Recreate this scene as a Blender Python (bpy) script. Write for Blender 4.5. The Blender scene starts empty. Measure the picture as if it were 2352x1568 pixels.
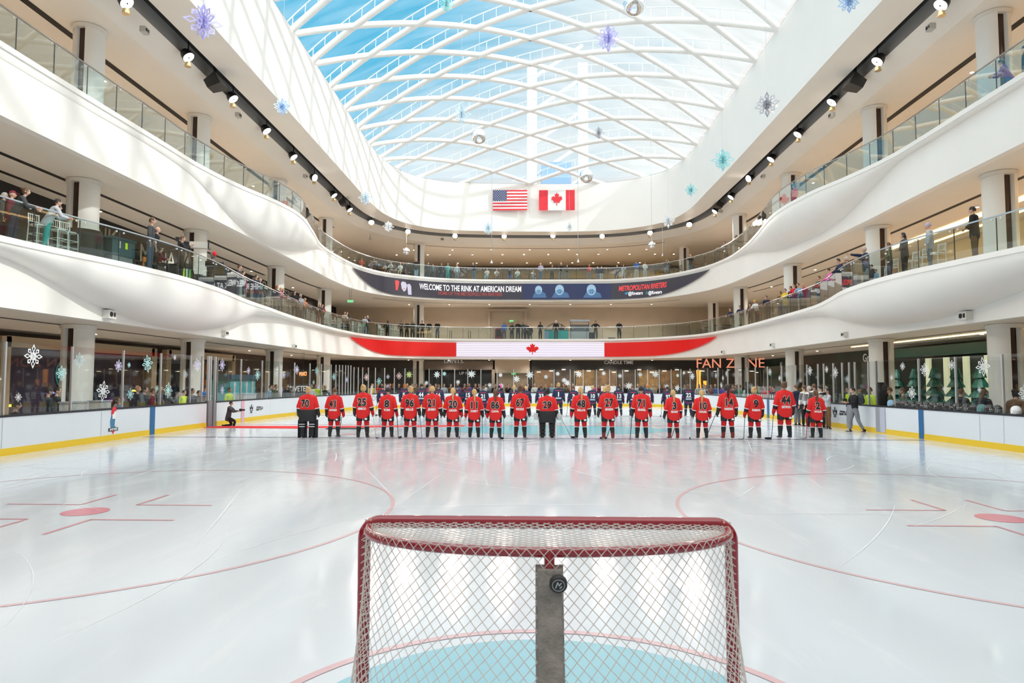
import bpy, bmesh, math, random
from mathutils import Vector, Matrix, Euler
R = random.Random(7)
PI = math.pi
SC = bpy.context.scene
COL = SC.collection

# ---------------------------------------------------------------- camera
FPX, TH, YA, RO = 1501.16, .0548, .0257, -.0018586
CAM = Vector((-.092, -3.424, 1.976))
cF = Vector((-math.sin(YA)*math.cos(TH), math.cos(YA)*math.cos(TH), math.sin(TH)))
cR = Vector((math.cos(YA), math.sin(YA), 0))
cU = cR.cross(cF)
cd = bpy.data.cameras.new('camera'); co = bpy.data.objects.new('camera', cd); COL.objects.link(co)
cd.sensor_width = 36; cd.lens = FPX*36/2352; cd.shift_y = (791.7-784)/2352
cd.clip_start = .05; cd.clip_end = 600
_c, _s = math.cos(RO), math.sin(RO)
xr = cR*_c - cU*_s; yu = cR*_s + cU*_c
mw = Matrix((xr, yu, -cF)).transposed().to_4x4(); mw.translation = CAM
co.matrix_world = mw
SC.camera = co
cd.dof.use_dof = True; cd.dof.focus_distance = 22.5; cd.dof.aperture_fstop = 5.6

# ---------------------------------------------------------------- view, sky, sun
vs = SC.view_settings
vs.view_transform = 'Standard'; vs.look = 'None'; vs.gamma = 1; vs.exposure = 0.76; vs.use_curve_mapping = False
SC.cycles.use_denoising = True
SC.cycles.max_bounces = 9; SC.cycles.diffuse_bounces = 6; SC.cycles.glossy_bounces = 3
SC.cycles.transmission_bounces = 4; SC.cycles.transparent_max_bounces = 16
SC.cycles.caustics_reflective = False; SC.cycles.caustics_refractive = False
SC.cycles.sample_clamp_indirect = 6
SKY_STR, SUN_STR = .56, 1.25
wd = bpy.data.worlds.new('sky'); SC.world = wd; wd.use_nodes = True
nt = wd.node_tree; nt.nodes.clear()
o_ = nt.nodes.new('ShaderNodeOutputWorld'); b_ = nt.nodes.new('ShaderNodeBackground')
tc = nt.nodes.new('ShaderNodeTexCoord'); mp = nt.nodes.new('ShaderNodeMapping'); nz = nt.nodes.new('ShaderNodeTexNoise')
mp.inputs['Scale'].default_value = (1.1, 1.1, 2.6); nz.inputs['Scale'].default_value = 1.6; nz.inputs['Detail'].default_value = 6
sx = nt.nodes.new('ShaderNodeSeparateXYZ'); ad = nt.nodes.new('ShaderNodeMath'); ad.operation = 'MULTIPLY_ADD'
cr = nt.nodes.new('ShaderNodeValToRGB')
cr.color_ramp.elements[0].position = .36; cr.color_ramp.elements[0].color = (.10, .55, .82, 1)
cr.color_ramp.elements[1].position = .66; cr.color_ramp.elements[1].color = (1, .97, .94, 1)
nt.links.new(tc.outputs['Generated'], mp.inputs[0]); nt.links.new(mp.outputs[0], nz.inputs['Vector'])
nt.links.new(tc.outputs['Generated'], sx.inputs[0])
nt.links.new(sx.outputs['X'], ad.inputs[0]); ad.inputs[1].default_value = .75; nt.links.new(nz.outputs['Fac'], ad.inputs[2])
nt.links.new(ad.outputs[0], cr.inputs[0])
mg = nt.nodes.new('ShaderNodeMix'); mg.data_type = 'RGBA'; mg.inputs['B'].default_value = (1, .97, .93, 1)
mf = nt.nodes.new('ShaderNodeMapRange'); mf.inputs['From Min'].default_value = -.12; mf.inputs['From Max'].default_value = .5; nt.links.new(mf.outputs[0], mg.inputs['Factor'])
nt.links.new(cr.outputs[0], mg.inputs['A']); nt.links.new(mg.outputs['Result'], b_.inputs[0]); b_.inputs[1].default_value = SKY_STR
dp = nt.nodes.new('ShaderNodeVectorMath'); dp.operation = 'DOT_PRODUCT'; dp.inputs[1].default_value = Vector((0, -.7, .62)).normalized()  # added fill glow: unseen sky behind and above the camera made whiter and brighter
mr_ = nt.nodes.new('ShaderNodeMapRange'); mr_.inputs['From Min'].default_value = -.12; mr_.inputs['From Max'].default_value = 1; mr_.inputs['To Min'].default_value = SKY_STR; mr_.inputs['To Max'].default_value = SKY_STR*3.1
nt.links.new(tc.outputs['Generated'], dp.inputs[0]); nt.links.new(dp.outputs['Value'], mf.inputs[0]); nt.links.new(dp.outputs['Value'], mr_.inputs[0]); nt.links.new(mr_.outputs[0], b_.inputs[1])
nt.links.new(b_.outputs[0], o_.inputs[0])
sl = bpy.data.lights.new('sun', 'SUN'); so = bpy.data.objects.new('sun', sl); COL.objects.link(so)
sl.energy = SUN_STR; sl.angle = .03; sl.color = (1, .95, .87)
so.rotation_euler = Vector((-1, .45, -.70)).to_track_quat('-Z', 'Y').to_euler()

# ---------------------------------------------------------------- helpers
def ray(px, py):
    x = (px-1176)/FPX; y = (791.7-py)/FPX
    x, y = _c*x+_s*y, -_s*x+_c*y
    return cR*x + cU*y + cF
def at(px, py, X=None, Y=None, z=None):
    r = ray(px, py)
    t = (z-CAM.z)/r.z if z is not None else (Y-CAM.y)/r.y if Y is not None else (X-CAM.x)/r.x
    return CAM + r*t

MATS = {}
def mat(name, col=(.8, .8, .8), rough=.5, metal=0, emit=None, es=1, spec=.5, coat=0, var=0, vscale=3, bump=0, bscale=20, alpha=None):
    if name in MATS: return MATS[name]
    m = bpy.data.materials.new(name); m.use_nodes = True; MATS[name] = m
    n = m.node_tree.nodes; L = m.node_tree.links; p = n['Principled BSDF']
    p.inputs['Base Color'].default_value = (*col, 1); p.inputs['Roughness'].default_value = rough
    p.inputs['Metallic'].default_value = metal; p.inputs['Specular IOR Level'].default_value = spec
    p.inputs['Coat Weight'].default_value = coat
    if emit: p.inputs['Emission Color'].default_value = (*emit, 1); p.inputs['Emission Strength'].default_value = es
    if var or bump:
        t = n.new('ShaderNodeTexCoord'); z = n.new('ShaderNodeTexNoise'); z.inputs['Scale'].default_value = vscale; z.inputs['Detail'].default_value = 5
        L.new(t.outputs['Object'], z.inputs['Vector'])
        if var:
            r = n.new('ShaderNodeValToRGB'); a, b = r.color_ramp.elements
            a.position = .3; b.position = .7
            a.color = (*[c*(1-var) for c in col], 1); b.color = (*[min(1, c*(1+var)) for c in col], 1)
            L.new(z.outputs['Fac'], r.inputs[0]); L.new(r.outputs[0], p.inputs['Base Color'])
        if bump:
            z2 = n.new('ShaderNodeTexNoise'); z2.inputs['Scale'].default_value = bscale; L.new(t.outputs['Object'], z2.inputs['Vector'])
            q = n.new('ShaderNodeBump'); q.inputs['Strength'].default_value = bump; q.inputs['Distance'].default_value = .02
            L.new(z2.outputs['Fac'], q.inputs['Height']); L.new(q.outputs[0], p.inputs['Normal'])
    return m
def glassmat(name, tint=(.9, .96, .95), refl=1.0, rough=.02, haze=0.0, hcol=(.9, .95, .97), streak=False):
    if name in MATS: return MATS[name]
    m = bpy.data.materials.new(name); m.use_nodes = True; MATS[name] = m
    n = m.node_tree.nodes; L = m.node_tree.links; n.clear()
    out = n.new('ShaderNodeOutputMaterial'); tr = n.new('ShaderNodeBsdfTransparent'); gl = n.new('ShaderNodeBsdfGlossy')
    tr.inputs[0].default_value = (*tint, 1); gl.inputs['Roughness'].default_value = rough
    fr = n.new('ShaderNodeLayerWeight'); pw = n.new('ShaderNodeMath'); pw.operation = 'POWER'; pw.inputs[1].default_value = 4.0; L.new(fr.outputs['Facing'], pw.inputs[0])
    mu = n.new('ShaderNodeMath'); mu.operation = 'MULTIPLY_ADD'; mu.inputs[1].default_value = .75*refl; mu.inputs[2].default_value = .03*refl; L.new(pw.outputs[0], mu.inputs[0])
    mx = n.new('ShaderNodeMixShader'); L.new(mu.outputs[0], mx.inputs[0]); L.new(tr.outputs[0], mx.inputs[1]); L.new(gl.outputs[0], mx.inputs[2])
    last = mx
    if haze:
        df = n.new('ShaderNodeBsdfTranslucent'); d2 = n.new('ShaderNodeBsdfDiffuse'); df.inputs[0].default_value = (*hcol, 1); d2.inputs[0].default_value = (*hcol, 1)
        ms = n.new('ShaderNodeMixShader'); ms.inputs[0].default_value = .35; L.new(df.outputs[0], ms.inputs[1]); L.new(d2.outputs[0], ms.inputs[2])
        m2 = n.new('ShaderNodeMixShader'); m2.inputs[0].default_value = haze
        if streak:
            t = n.new('ShaderNodeTexCoord'); mpp = n.new('ShaderNodeMapping'); z = n.new('ShaderNodeTexNoise')
            mpp.inputs['Rotation'].default_value = (0, 0, .5); mpp.inputs['Scale'].default_value = (.16, .9, .5)
            z.inputs['Scale'].default_value = 1.3; z.inputs['Detail'].default_value = 5; z.inputs['Distortion'].default_value = .5
            mr = n.new('ShaderNodeMapRange'); mr.inputs['From Min'].default_value = .35; mr.inputs['From Max'].default_value = .75
            mr.inputs['To Min'].default_value = haze*.25; mr.inputs['To Max'].default_value = haze*2
            L.new(t.outputs['Object'], mpp.inputs[0]); L.new(mpp.outputs[0], z.inputs['Vector']); L.new(z.outputs['Fac'], mr.inputs[0]); L.new(mr.outputs[0], m2.inputs[0])
        L.new(mx.outputs[0], m2.inputs[1]); L.new(ms.outputs[0], m2.inputs[2]); last = m2
    L.new(last.outputs[0], out.inputs[0])
    return m

def link(name, me, m=None, parent=None, loc=None):
    o = bpy.data.objects.new(name, me); COL.objects.link(o)
    if m is not None:
        ms = m if isinstance(m, (list, tuple)) else [m]
        me.materials.clear()
        for q in ms: me.materials.append(q)
    if parent is not None: o.parent = parent
    if loc is not None: o.location = loc
    return o
def tag(o, label=None, cat=None, group=None, kind=None):
    if label: o['label'] = label
    if cat: o['category'] = cat
    if group: o['group'] = group
    if kind: o['kind'] = kind
    return o
def empty(name, loc=(0, 0, 0), rz=0, scale=1):
    o = bpy.data.objects.new(name, None); COL.objects.link(o); o.location = loc; o.rotation_euler = (0, 0, rz)
    o.scale = (scale,)*3; o.empty_display_size = .1
    return o
class MB:
    def __init__(s): s.v = []; s.f = []; s.mi = []
    def add(s, V, F, mi=0):
        b = len(s.v); s.v += [tuple(x) for x in V]; s.f += [tuple(b+i for i in f) for f in F]; s.mi += [mi]*len(F); return s
    def box(s, c, d, rz=0, mi=0, M=None, bev=0):
        x, y, z = d[0]/2, d[1]/2, d[2]/2
        V = [Vector((a*x, b*y, e*z)) for a in (-1, 1) for b in (-1, 1) for e in (-1, 1)]
        if rz: V = [Matrix.Rotation(rz, 3, 'Z') @ v for v in V]
        if M: V = [M @ v for v in V]
        V = [v+Vector(c) for v in V]
        return s.add(V, [(0, 1, 3, 2), (4, 6, 7, 5), (0, 4, 5, 1), (2, 3, 7, 6), (0, 2, 6, 4), (1, 5, 7, 3)], mi)
    def tube(s, pts, r, n=8, mi=0, cap=True, closed=False):
        P = [Vector(p) for p in pts]; rs = r if isinstance(r, (list, tuple)) else [r]*len(P)
        V = []; F = []; up = None; m = len(P)
        for i, p in enumerate(P):
            if closed: t = P[(i+1) % m]-P[i-1]
            else: t = P[min(i+1, m-1)]-P[max(i-1, 0)]
            if t.length < 1e-9: t = Vector((0, 0, 1))
            t.normalize()
            if up is None: up = Vector((0, 0, 1)) if abs(t.z) < .9 else Vector((0, 1, 0))
            a = t.cross(up)
            if a.length < 1e-4: a = t.orthogonal()
            a.normalize(); b = a.cross(t).normalized(); up = b
            rr = rs[i]; rx, ry = rr if isinstance(rr, tuple) else (rr, rr)
            for k in range(n):
                an = 2*PI*k/n; V.append(p+a*(math.cos(an)*rx)+b*(math.sin(an)*ry))
        for i in range(m-1 if not closed else m):
            j = (i+1) % m
            for k in range(n): F.append((i*n+k, i*n+(k+1) % n, j*n+(k+1) % n, j*n+k))
        if cap and not closed: F.append(tuple(range(n))[::-1]); F.append(tuple((m-1)*n+k for k in range(n)))
        return s.add(V, F, mi)
    def lathe(s, prof, c=(0, 0, 0), n=20, mi=0, M=None, sx=1, sy=1):
        V = []; F = []
        for r, z in prof:
            for k in range(n):
                a = 2*PI*k/n; v = Vector((math.cos(a)*r*sx, math.sin(a)*r*sy, z))
                V.append((M @ v if M else v)+Vector(c))
        for i in range(len(prof)-1):
            for k in range(n): F.append((i*n+k, i*n+(k+1) % n, (i+1)*n+(k+1) % n, (i+1)*n+k))
        F.append(tuple(range(n))[::-1]); F.append(tuple((len(prof)-1)*n+k for k in range(n)))
        return s.add(V, F, mi)
    def ball(s, c, r, n=12, m=8, mi=0, M=None):
        rx, ry, rz = r if isinstance(r, (tuple, list)) else (r, r, r)
        prof = []
        V = []; F = []
        for i in range(m+1):
            th = PI*i/m
            for k in range(n):
                a = 2*PI*k/n; v = Vector((math.sin(th)*math.cos(a)*rx, math.sin(th)*math.sin(a)*ry, math.cos(th)*rz))
                V.append((M @ v if M else v)+Vector(c))
        for i in range(m):
            for k in range(n): F.append((i*n+k, (i+1)*n+k, (i+1)*n+(k+1) % n, i*n+(k+1) % n))
        return s.add(V, F, mi)
    def poly(s, pts, h, mi=0, axis='y'):
        # extruded outline in xz with thickness h in y (front at y=0, back at y=h)
        n = len(pts); V = [(x, 0, z) for x, z in pts]+[(x, h, z) for x, z in pts]
        F = [tuple(range(n)), tuple(range(n, 2*n))[::-1]]+[(i, i+n, (i+1) % n+n, (i+1) % n) for i in range(n)]
        return s.add(V, F, mi)
    def mesh(s, name, smooth=False, angle=None):
        me = bpy.data.meshes.new(name); me.from_pydata(s.v, [], s.f); me.update()
        bm = bmesh.new(); bm.from_mesh(me)
        if len(set(s.mi)) > 1:
            for f, mi in zip(bm.faces, s.mi): f.material_index = mi
        bmesh.ops.remove_doubles(bm, verts=bm.verts, dist=1e-5)
        bmesh.ops.recalc_face_normals(bm, faces=bm.faces); bm.to_mesh(me); bm.free()
        if smooth:
            me.polygons.foreach_set('use_smooth', [True]*len(me.polygons))
            try: me.set_sharp_from_angle(angle=angle or math.radians(40))
            except Exception: pass
        return me
    def build(s, name, m=None, parent=None, loc=None, smooth=False, angle=None):
        return link(name, s.mesh(name, smooth, angle), m, parent, loc)
def text_mesh(txt, size=1, off=0.0, shear=0, ext=0.0, space=1.0, res=4, sx=1.0):
    """text lying in local XZ, reading along +X, centred, facing -Y"""
    c = bpy.data.curves.new('t', 'FONT'); c.body = txt; c.size = size; c.offset = off; c.shear = shear
    c.align_x = 'CENTER'; c.align_y = 'CENTER'; c.extrude = ext; c.space_character = space; c.resolution_u = res
    o = bpy.data.objects.new('t', c); COL.objects.link(o)
    dg = bpy.context.evaluated_depsgraph_get(); dg.update()
    me = bpy.data.meshes.new_from_object(o.evaluated_get(dg))
    bpy.data.objects.remove(o); bpy.data.curves.remove(c)
    for v in me.vertices:
        x, y, z = v.co; v.co = (x*sx, -z, y)
    me.update()
    return me
def catmull(pts, n=6):
    P = [tuple(p) for p in pts]; out = []
    for i in range(len(P)-1):
        a = P[max(i-1, 0)]; b = P[i]; c = P[i+1]; d = P[min(i+2, len(P)-1)]
        for k in range(n):
            t = k/n
            out.append(tuple(.5*((2*q1)+(-q0+q2)*t+(2*q0-5*q1+4*q2-q3)*t*t+(-q0+3*q1-3*q2+q3)*t**3) for q0, q1, q2, q3 in zip(a, b, c, d)))
    out.append(P[-1]); return out
class Path:
    """plan polyline running left-near -> far -> right-near; inside lies to the right of travel"""
    def __init__(s, pts):
        s.p = [Vector((a[0], a[1])) for a in pts]; s.s = [0]
        for a, b in zip(s.p, s.p[1:]): s.s.append(s.s[-1]+(b-a).length)
        s.L = s.s[-1]
    def idx(s, q):
        q = max(0, min(s.L-1e-6, q)); lo, hi = 0, len(s.s)-1
        while hi-lo > 1:
            m = (lo+hi)//2
            if s.s[m] <= q: lo = m
            else: hi = m
        return lo, (q-s.s[lo])/max(1e-9, s.s[lo+1]-s.s[lo])
    def pos(s, q, off=0):
        i, t = s.idx(q); p = s.p[i].lerp(s.p[i+1], t); n = s.nrm(q); return p+n*off
    def tan(s, q):
        i, t = s.idx(q); a = s.p[max(i-1, 0)]; b = s.p[min(i+2, len(s.p)-1)]
        return (b-a).normalized()
    def nrm(s, q): t = s.tan(q); return Vector((t.y, -t.x))
    def hit(s, px, py):
        """real point where the sight line meets the vertical surface over this path -> (s, z)"""
        r = ray(px, py); o = Vector((CAM.x, CAM.y)); d = Vector((r.x, r.y)); best = None
        for i, (a, b) in enumerate(zip(s.p, s.p[1:])):
            e = b-a; den = d.x*e.y-d.y*e.x
            if abs(den) < 1e-9: continue
            w = a-o; t = (w.x*e.y-w.y*e.x)/den; u = (w.x*d.y-w.y*d.x)/den
            if t > .5 and -1e-6 <= u <= 1+1e-6 and (best is None or t < best[0]): best = (t, s.s[i]+u*e.length)
        if best is None: return None
        return best[1], CAM.z+r.z*best[0]
    def sy(s, y, right=False):
        """arc length where the path passes y on the left (or right) side"""
        rg = range(len(s.p)-1) if not right else range(len(s.p)-2, -1, -1)
        for i in rg:
            a, b = s.p[i], s.p[i+1]
            if min(a.y, b.y) <= y <= max(a.y, b.y) and a.y != b.y: return s.s[i]+(y-a.y)/(b.y-a.y)*(s.s[i+1]-s.s[i])
        return 0
def wrap(me, path, s0, z0, off):
    """bend a flat XZ mesh onto the vertical surface over a path"""
    for v in me.vertices:
        x, y, z = v.co; q = s0+x; p = path.pos(q, off-y); v.co = (p.x, p.y, z0+z)
    me.update(); return me
def grid_panel(path, s0, s1, z0, z1, off, n, m=1):
    mb = MB(); V = []; F = []
    for i in range(n+1):
        q = s0+(s1-s0)*i/n; p = path.pos(q, off)
        for j in range(m+1): V.append((p.x, p.y, (z0(q) if callable(z0) else z0)*(1-j/m)+(z1(q) if callable(z1) else z1)*j/m))
    for i in range(n):
        for j in range(m): a = i*(m+1)+j; F.append((a, a+m+1, a+m+2, a+1))
    mb.add(V, F); return mb
# ---------------------------------------------------------------- materials
WHITE = mat('white_plaster', (.88, .855, .82), .45, var=.02, vscale=.6)
DRUMW = mat('white_drum_plaster', (.90, .88, .85), .5, var=.015, vscale=.4)
CEILM = mat('cream_ceiling', (.82, .77, .70), .6, var=.02, vscale=.5)
BLACK = mat('black_slot', (.012, .011, .011), .6)
STEEL = mat('brushed_steel', (.55, .56, .57), .3, 1)
DSTEEL = mat('dark_steel', (.08, .085, .09), .35, .8)
ALU = mat('aluminium', (.72, .73, .74), .35, .8)
BRONZE = mat('bronze_panel', (.05, .028, .02), .3, .3, var=.2, vscale=2)
RAILG = glassmat('railing_glass', (.86, .93, .92), 2.0)
RINKG = glassmat('rink_glass', (.93, .96, .96), 1.0)
SKYG = glassmat('skylight_glass', (.88, .97, 1.0), .3, .05, haze=.09, hcol=(.93, .96, 1), streak=True)
STONE = mat('stone_floor', (.55, .48, .41), .35, var=.06, vscale=1.5)
BOARDW = mat('white_board', (.72, .77, .82), .35, var=.015, vscale=.7)
YELLOW = mat('yellow_kickplate', (.82, .55, .02), .4)
CAPB = mat('black_board_cap', (.015, .018, .028), .4)

# ---------------------------------------------------------------- plan of the building
L2S = [(-15.4, -14, .3, 5.6), (-15.3, -4, .3, 5.6), (-15.2, 8, .3, 5.6), (-15, 14, .55, 5.5), (-15, 18, 1.4, 4.65), (-15, 21, 1.8, 4.2), (-15, 24.5, 1.65, 4.12), (-15, 28, 1.15, 4.6), (-15, 31, .92, 5.45),
 (-15, 36, .5, 5.75), (-15.1, 42, .4, 5.75), (-15.1, 47, .5, 5.75), (-14.4, 51.3, .35, 5.75), (-12.6, 54.8, .25, 5.75), (-9.3, 57.2, .2, 5.75), (-5.4, 58.1, .15, 5.75), (0, 58.3, .12, 5.75), (5, 58.2, .12, 5.75),
 (8.4, 57.7, .15, 5.75), (11.9, 55.3, .2, 5.75), (14.4, 51.8, .3, 5.75), (15.3, 47, .4, 5.75), (15.6, 42, .45, 5.75), (15.6, 36, .6, 5.7), (15.55, 31, .8, 5.4), (15.5, 28, 1.3, 4.75), (15.4, 24.5, 2.0, 4.35),
 (15.4, 21, 2.15, 4.35), (15.4, 18, 1.7, 4.7), (15.4, 14, .9, 5.3), (15.5, 8, .3, 5.6), (15.6, -4, .3, 5.6), (15.6, -14, .3, 5.6)]
L3S = [(-15.2, -14, .1, 11.15), (-15.2, -4, .1, 11.15), (-15.2, 8, .1, 11.15), (-15.2, 14, .1, 11.15), (-15.1, 18, .1, 11.15), (-15, 22, .15, 11.15), (-14.95, 25, .2, 10.9), (-14.9, 28, .6, 10.1), (-14.9, 31, 1.35, 9.62),
 (-14.9, 34, 1.55, 9.66), (-14.9, 38, .9, 10.3), (-14.9, 42, .15, 11.2), (-14.9, 46, .1, 11.2), (-14.4, 50.5, .1, 11.3), (-12.8, 54.2, .1, 11.3), (-9.3, 57, .1, 11.3), (-5.4, 58.2, .1, 11.3), (0, 58.5, .1, 11.3),
 (5, 58.5, .1, 11.3), (8.5, 58.2, .1, 11.3), (12.1, 56, .1, 11.3), (14.6, 51.8, .1, 11.3), (15.5, 47.5, .15, 11.3), (15.7, 43, .5, 11.1), (15.9, 39, 1.2, 10.4), (15.9, 34, 1.95, 10.05), (15.85, 30, 1.7, 10.2),
 (15.8, 27, .95, 10.8), (15.7, 24, .4, 11.35), (15.6, 19, .3, 11.4), (15.5, 14, .2, 11.4), (15.5, 8, .2, 11.4), (15.5, -4, .2, 11.4), (15.5, -14, .2, 11.4)]
DRS = [(-12.9, -14), (-12.8, 8), (-12.8, 20), (-12.8, 38), (-12.75, 48), (-12.2, 52.4), (-10.6, 55.5), (-7.8, 57.4), (-3.5, 58.1), (0, 58.3), (5, 58.3), (8.9, 57.4), (12.0, 54.8), (13.15, 51), (13.3, 45), (13.3, 38), (13.1, 20), (13.1, 8), (13.1, -14)]
D2 = catmull(L2S, 7); D3 = catmull(L3S, 7); DD = catmull(DRS, 8)
W2, W3, DR = Path(D2), Path(D3), Path(DD)
ZT2, ZB2, ZT3, ZB3 = 5.91, 4.02, 11.60, 9.53
ZDB, ZDT, ZC3 = 16.19, 20.8, 15.5
def edge_path(D, W, extra=0):
    out = []
    for q, s in zip(D, W.s): v = W.pos(s, max(.02, q[2])+extra); out.append((v.x, v.y))
    return Path(out)
E2, E3 = edge_path(D2, W2), edge_path(D3, W3)
def outer(x, y, X=27., Y=82.):
    if y <= 40: return (math.copysign(X, x), y)
    dx, dy = x-.3, y-40+1e-6
    k = min(X/abs(dx) if abs(dx) > 1e-6 else 1e9, (Y-40)/dy)
    kk = max(k, 1)
    return (.3+dx*kk, 40+dy*kk)
def fascia(name, D, W, zt, zb):
    lip = .17
    mb = MB(); rows = []
    for q, s in zip(D, W.s):
        p = max(.02, q[2]); zc = min(zt-lip-.05, q[3]); row = []
        def P(off, z): v = W.pos(s, off); return (v.x, v.y, z)
        row += [P(p-.25, zt), P(p, zt), P(p, zt-lip), P(p-.05, zt-lip-.005)]
        a = p-.05; z0 = zt-lip-.03; row.append(P(a, z0))
        for k in range(1, 13):
            th = PI/2*k/12; row.append(P(a*math.cos(th), z0-(z0-zc)*math.sin(th)))
        row.append(P(0, zb)); row.append(P(-.3, zb)); rows.append(row)
    m = len(rows[0]); V = [v for r in rows for v in r]; F = []
    for i in range(len(rows)-1):
        for j in range(m-1): F.append((i*m+j, i*m+j+1, (i+1)*m+j+1, (i+1)*m+j))
    o = mb.add(V, F).build(name, WHITE, smooth=True, angle=math.radians(50)); tag(o, kind='structure'); return o
fascia('wall_balcony_middle', D2, W2, ZT2, ZB2)
fascia('wall_balcony_upper', D3, W3, ZT3, ZB3)
def strip(name, A, B, za, zb, m):
    mb = MB(); n = len(A); V = [(a[0], a[1], za) for a in A]+[(b[0], b[1], zb) for b in B]
    F = [(i, i+1, n+i+1, n+i) for i in range(n-1)]
    o = mb.add(V, F).build(name, m, smooth=True); tag(o, kind='structure'); return o
def offp(W, off): return [tuple(W.pos(s, off)) for s in W.s]
w2o = [outer(*a[:2]) for a in offp(W2, -.25)]; w3o = [outer(*a[:2]) for a in offp(W3, -.25)]
strip('floor_middle', offp(E2, -.2), w2o, ZT2-.04, ZT2-.04, STONE)
strip('floor_upper', offp(E3, -.2), w3o, ZT3-.04, ZT3-.04, STONE)
strip('ceiling_ground', offp(W2, -.25), w2o, ZB2+.02, ZB2+.02, CEILM)
strip('ceiling_middle', offp(W3, -.25), w3o, ZB3+.02, ZB3+.02, CEILM)
# ring wall round the skylight, its soffit, the lamp slot and the upper ceiling
def ringstrip(name, offa, za, offb, zb, m): return strip(name, offp(DR, offa), offp(DR, offb), za, zb, m)
ringstrip('wall_skylight_drum', 0, ZDT, 0, ZDB, DRUMW)
ringstrip('trim_1', 0, ZDB, -1.55, ZDB, CEILM)
ringstrip('trim_2', -1.55, ZDB, -1.55, ZDB+.5, BLACK)
ringstrip('trim_3', -1.55, ZDB+.5, -2.25, ZDB+.5, BLACK)
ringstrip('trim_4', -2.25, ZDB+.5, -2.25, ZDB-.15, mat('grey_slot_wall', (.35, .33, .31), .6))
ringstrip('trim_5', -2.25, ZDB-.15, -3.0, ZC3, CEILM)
g = offp(DR, -3.0)
strip('ceiling_upper', g, [outer(*a[:2]) for a in g], ZC3, ZC3, CEILM)
g = offp(DR, .0)
strip('ceiling_roof', g, [outer(a[0], a[1], 30, 86) for a in g], ZDT+.02, ZDT+.02, WHITE)
# ground floor and enclosing walls
def slab(name, c, d, m, kind='structure'):
    o = MB().box(c, d).build(name, m); tag(o, kind=kind); return o
slab('floor', (0, 34, -.30), (60, 100, .2), STONE)
DARKW = mat('dark_shopfront', (.010, .009, .011), .6)
BEIGE = mat('beige_wall', (.55, .46, .36), .7, var=.05, vscale=.7)
WARMW = mat('warm_wall', (.58, .50, .36), .6, var=.04, vscale=.8)
slab('wall_left_ground', (-22.5, 30, 2), (.3, 90, 4.3), mat('brown_shop_wall', (.10, .07, .055), .5, var=.3, vscale=.5))
slab('wall_left_middle', (-20.3, 30, 7.7), (.3, 90, 3.9), DARKW)
slab('wall_left_upper', (-23.5, 30, 13.5), (.3, 90, 4.2), BEIGE)
slab('wall_right_ground', (22.5, 30, 2), (.3, 90, 4.3), mat('dark_green_shop_wall', (.02, .05, .045), .3, var=.4, vscale=.5))
slab('wall_right_middle', (23, 30, 7.7), (.3, 90, 3.9), WARMW)
slab('wall_right_upper', (23.5, 30, 13.5), (.3, 90, 4.2), WARMW)
slab('wall_far_ground', (0, 63, 2), (54, .3, 4.3), mat('dark_brown_shop_wall', (.045, .035, .03), .4, var=.3, vscale=.4))
slab('wall_far_middle', (0, 64, 7.75), (54, .3, 3.9), BEIGE)
slab('wall_far_upper', (0, 80, 13.5), (54, .3, 4.2), mat('brown_wall', (.16, .11, .08), .6))
slab('wall_near', (0, -13.8, 10), (56, .3, 23), mat('near_wall', (.7, .68, .64), .6))
slab('wall_near_roof', (0, -14, 22), (40, .3, 6), WHITE)
for i, (X, z) in enumerate(((-27, 2), (-27, 7.7), (-27, 13.5), (27, 2), (27, 7.7), (27, 13.5))):
    slab('wall_outer', (X, 34, z), (.2, 98, 4.4), DARKW)
slab('trim_6', (0, 83, 9), (56, .3, 20), DARKW)

# black slots in the ceilings
def slot(name, W, off, s0, s1, z, w, m=BLACK):
    mb = MB(); V = []; F = []; n = max(2, int((s1-s0)/1.2))
    for i in range(n+1):
        q = s0+(s1-s0)*i/n
        for o_, zz in ((off-w/2, z), (off+w/2, z), (off+w/2, z-.02), (off-w/2, z-.02)):
            p = W.pos(q, o_); V.append((p.x, p.y, zz))
    for i in range(n):
        for j in range(4): F.append((i*4+j, i*4+(j+1) % 4, (i+1)*4+(j+1) % 4, (i+1)*4+j))
    F += [(0, 1, 2, 3), (n*4, n*4+1, n*4+2, n*4+3)]
    o = mb.add(V, F).build(name, m); tag(o, kind='structure'); return o
k = 7
for (W, off, z, a, b) in ((W2, -2.6, ZB2+.03, 8, 50), (W3, -2.65, ZB3+.03, 5, 50), (W3, -4.25, ZB3+.03, 5, 43)):
    slot('trim_%d' % k, W, off, W.sy(a), W.sy(b), z, .22); k += 1
slot('trim_%d' % k, W3, -2.5, W3.sy(54.5), W3.sy(56, True), ZB3+.03, .12); k += 1
slot('trim_%d' % k, DR, -5.3, DR.sy(8), DR.sy(52), ZC3+.01, .3); k += 1
slot('trim_%d' % k, DR, -4.6, DR.sy(56.5), DR.sy(56.5, True), ZC3+.01, .14); k += 1
slot('trim_%d' % k, DR, -5.3, DR.sy(52, True), DR.sy(10, True), ZC3+.01, .3); k += 1
slot('trim_%d' % k, W3, -2.6, W3.sy(51, True), W3.sy(10, True), ZB3+.03, .22); k += 1
slot('trim_%d' % k, W3, -4.2, W3.sy(51, True), W3.sy(33, True), ZB3+.03, .14); k += 1
slot('trim_%d' % k, W2, -2.6, W2.sy(51, True), W2.sy(12, True), ZB2+.03, .14); k += 1
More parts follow.
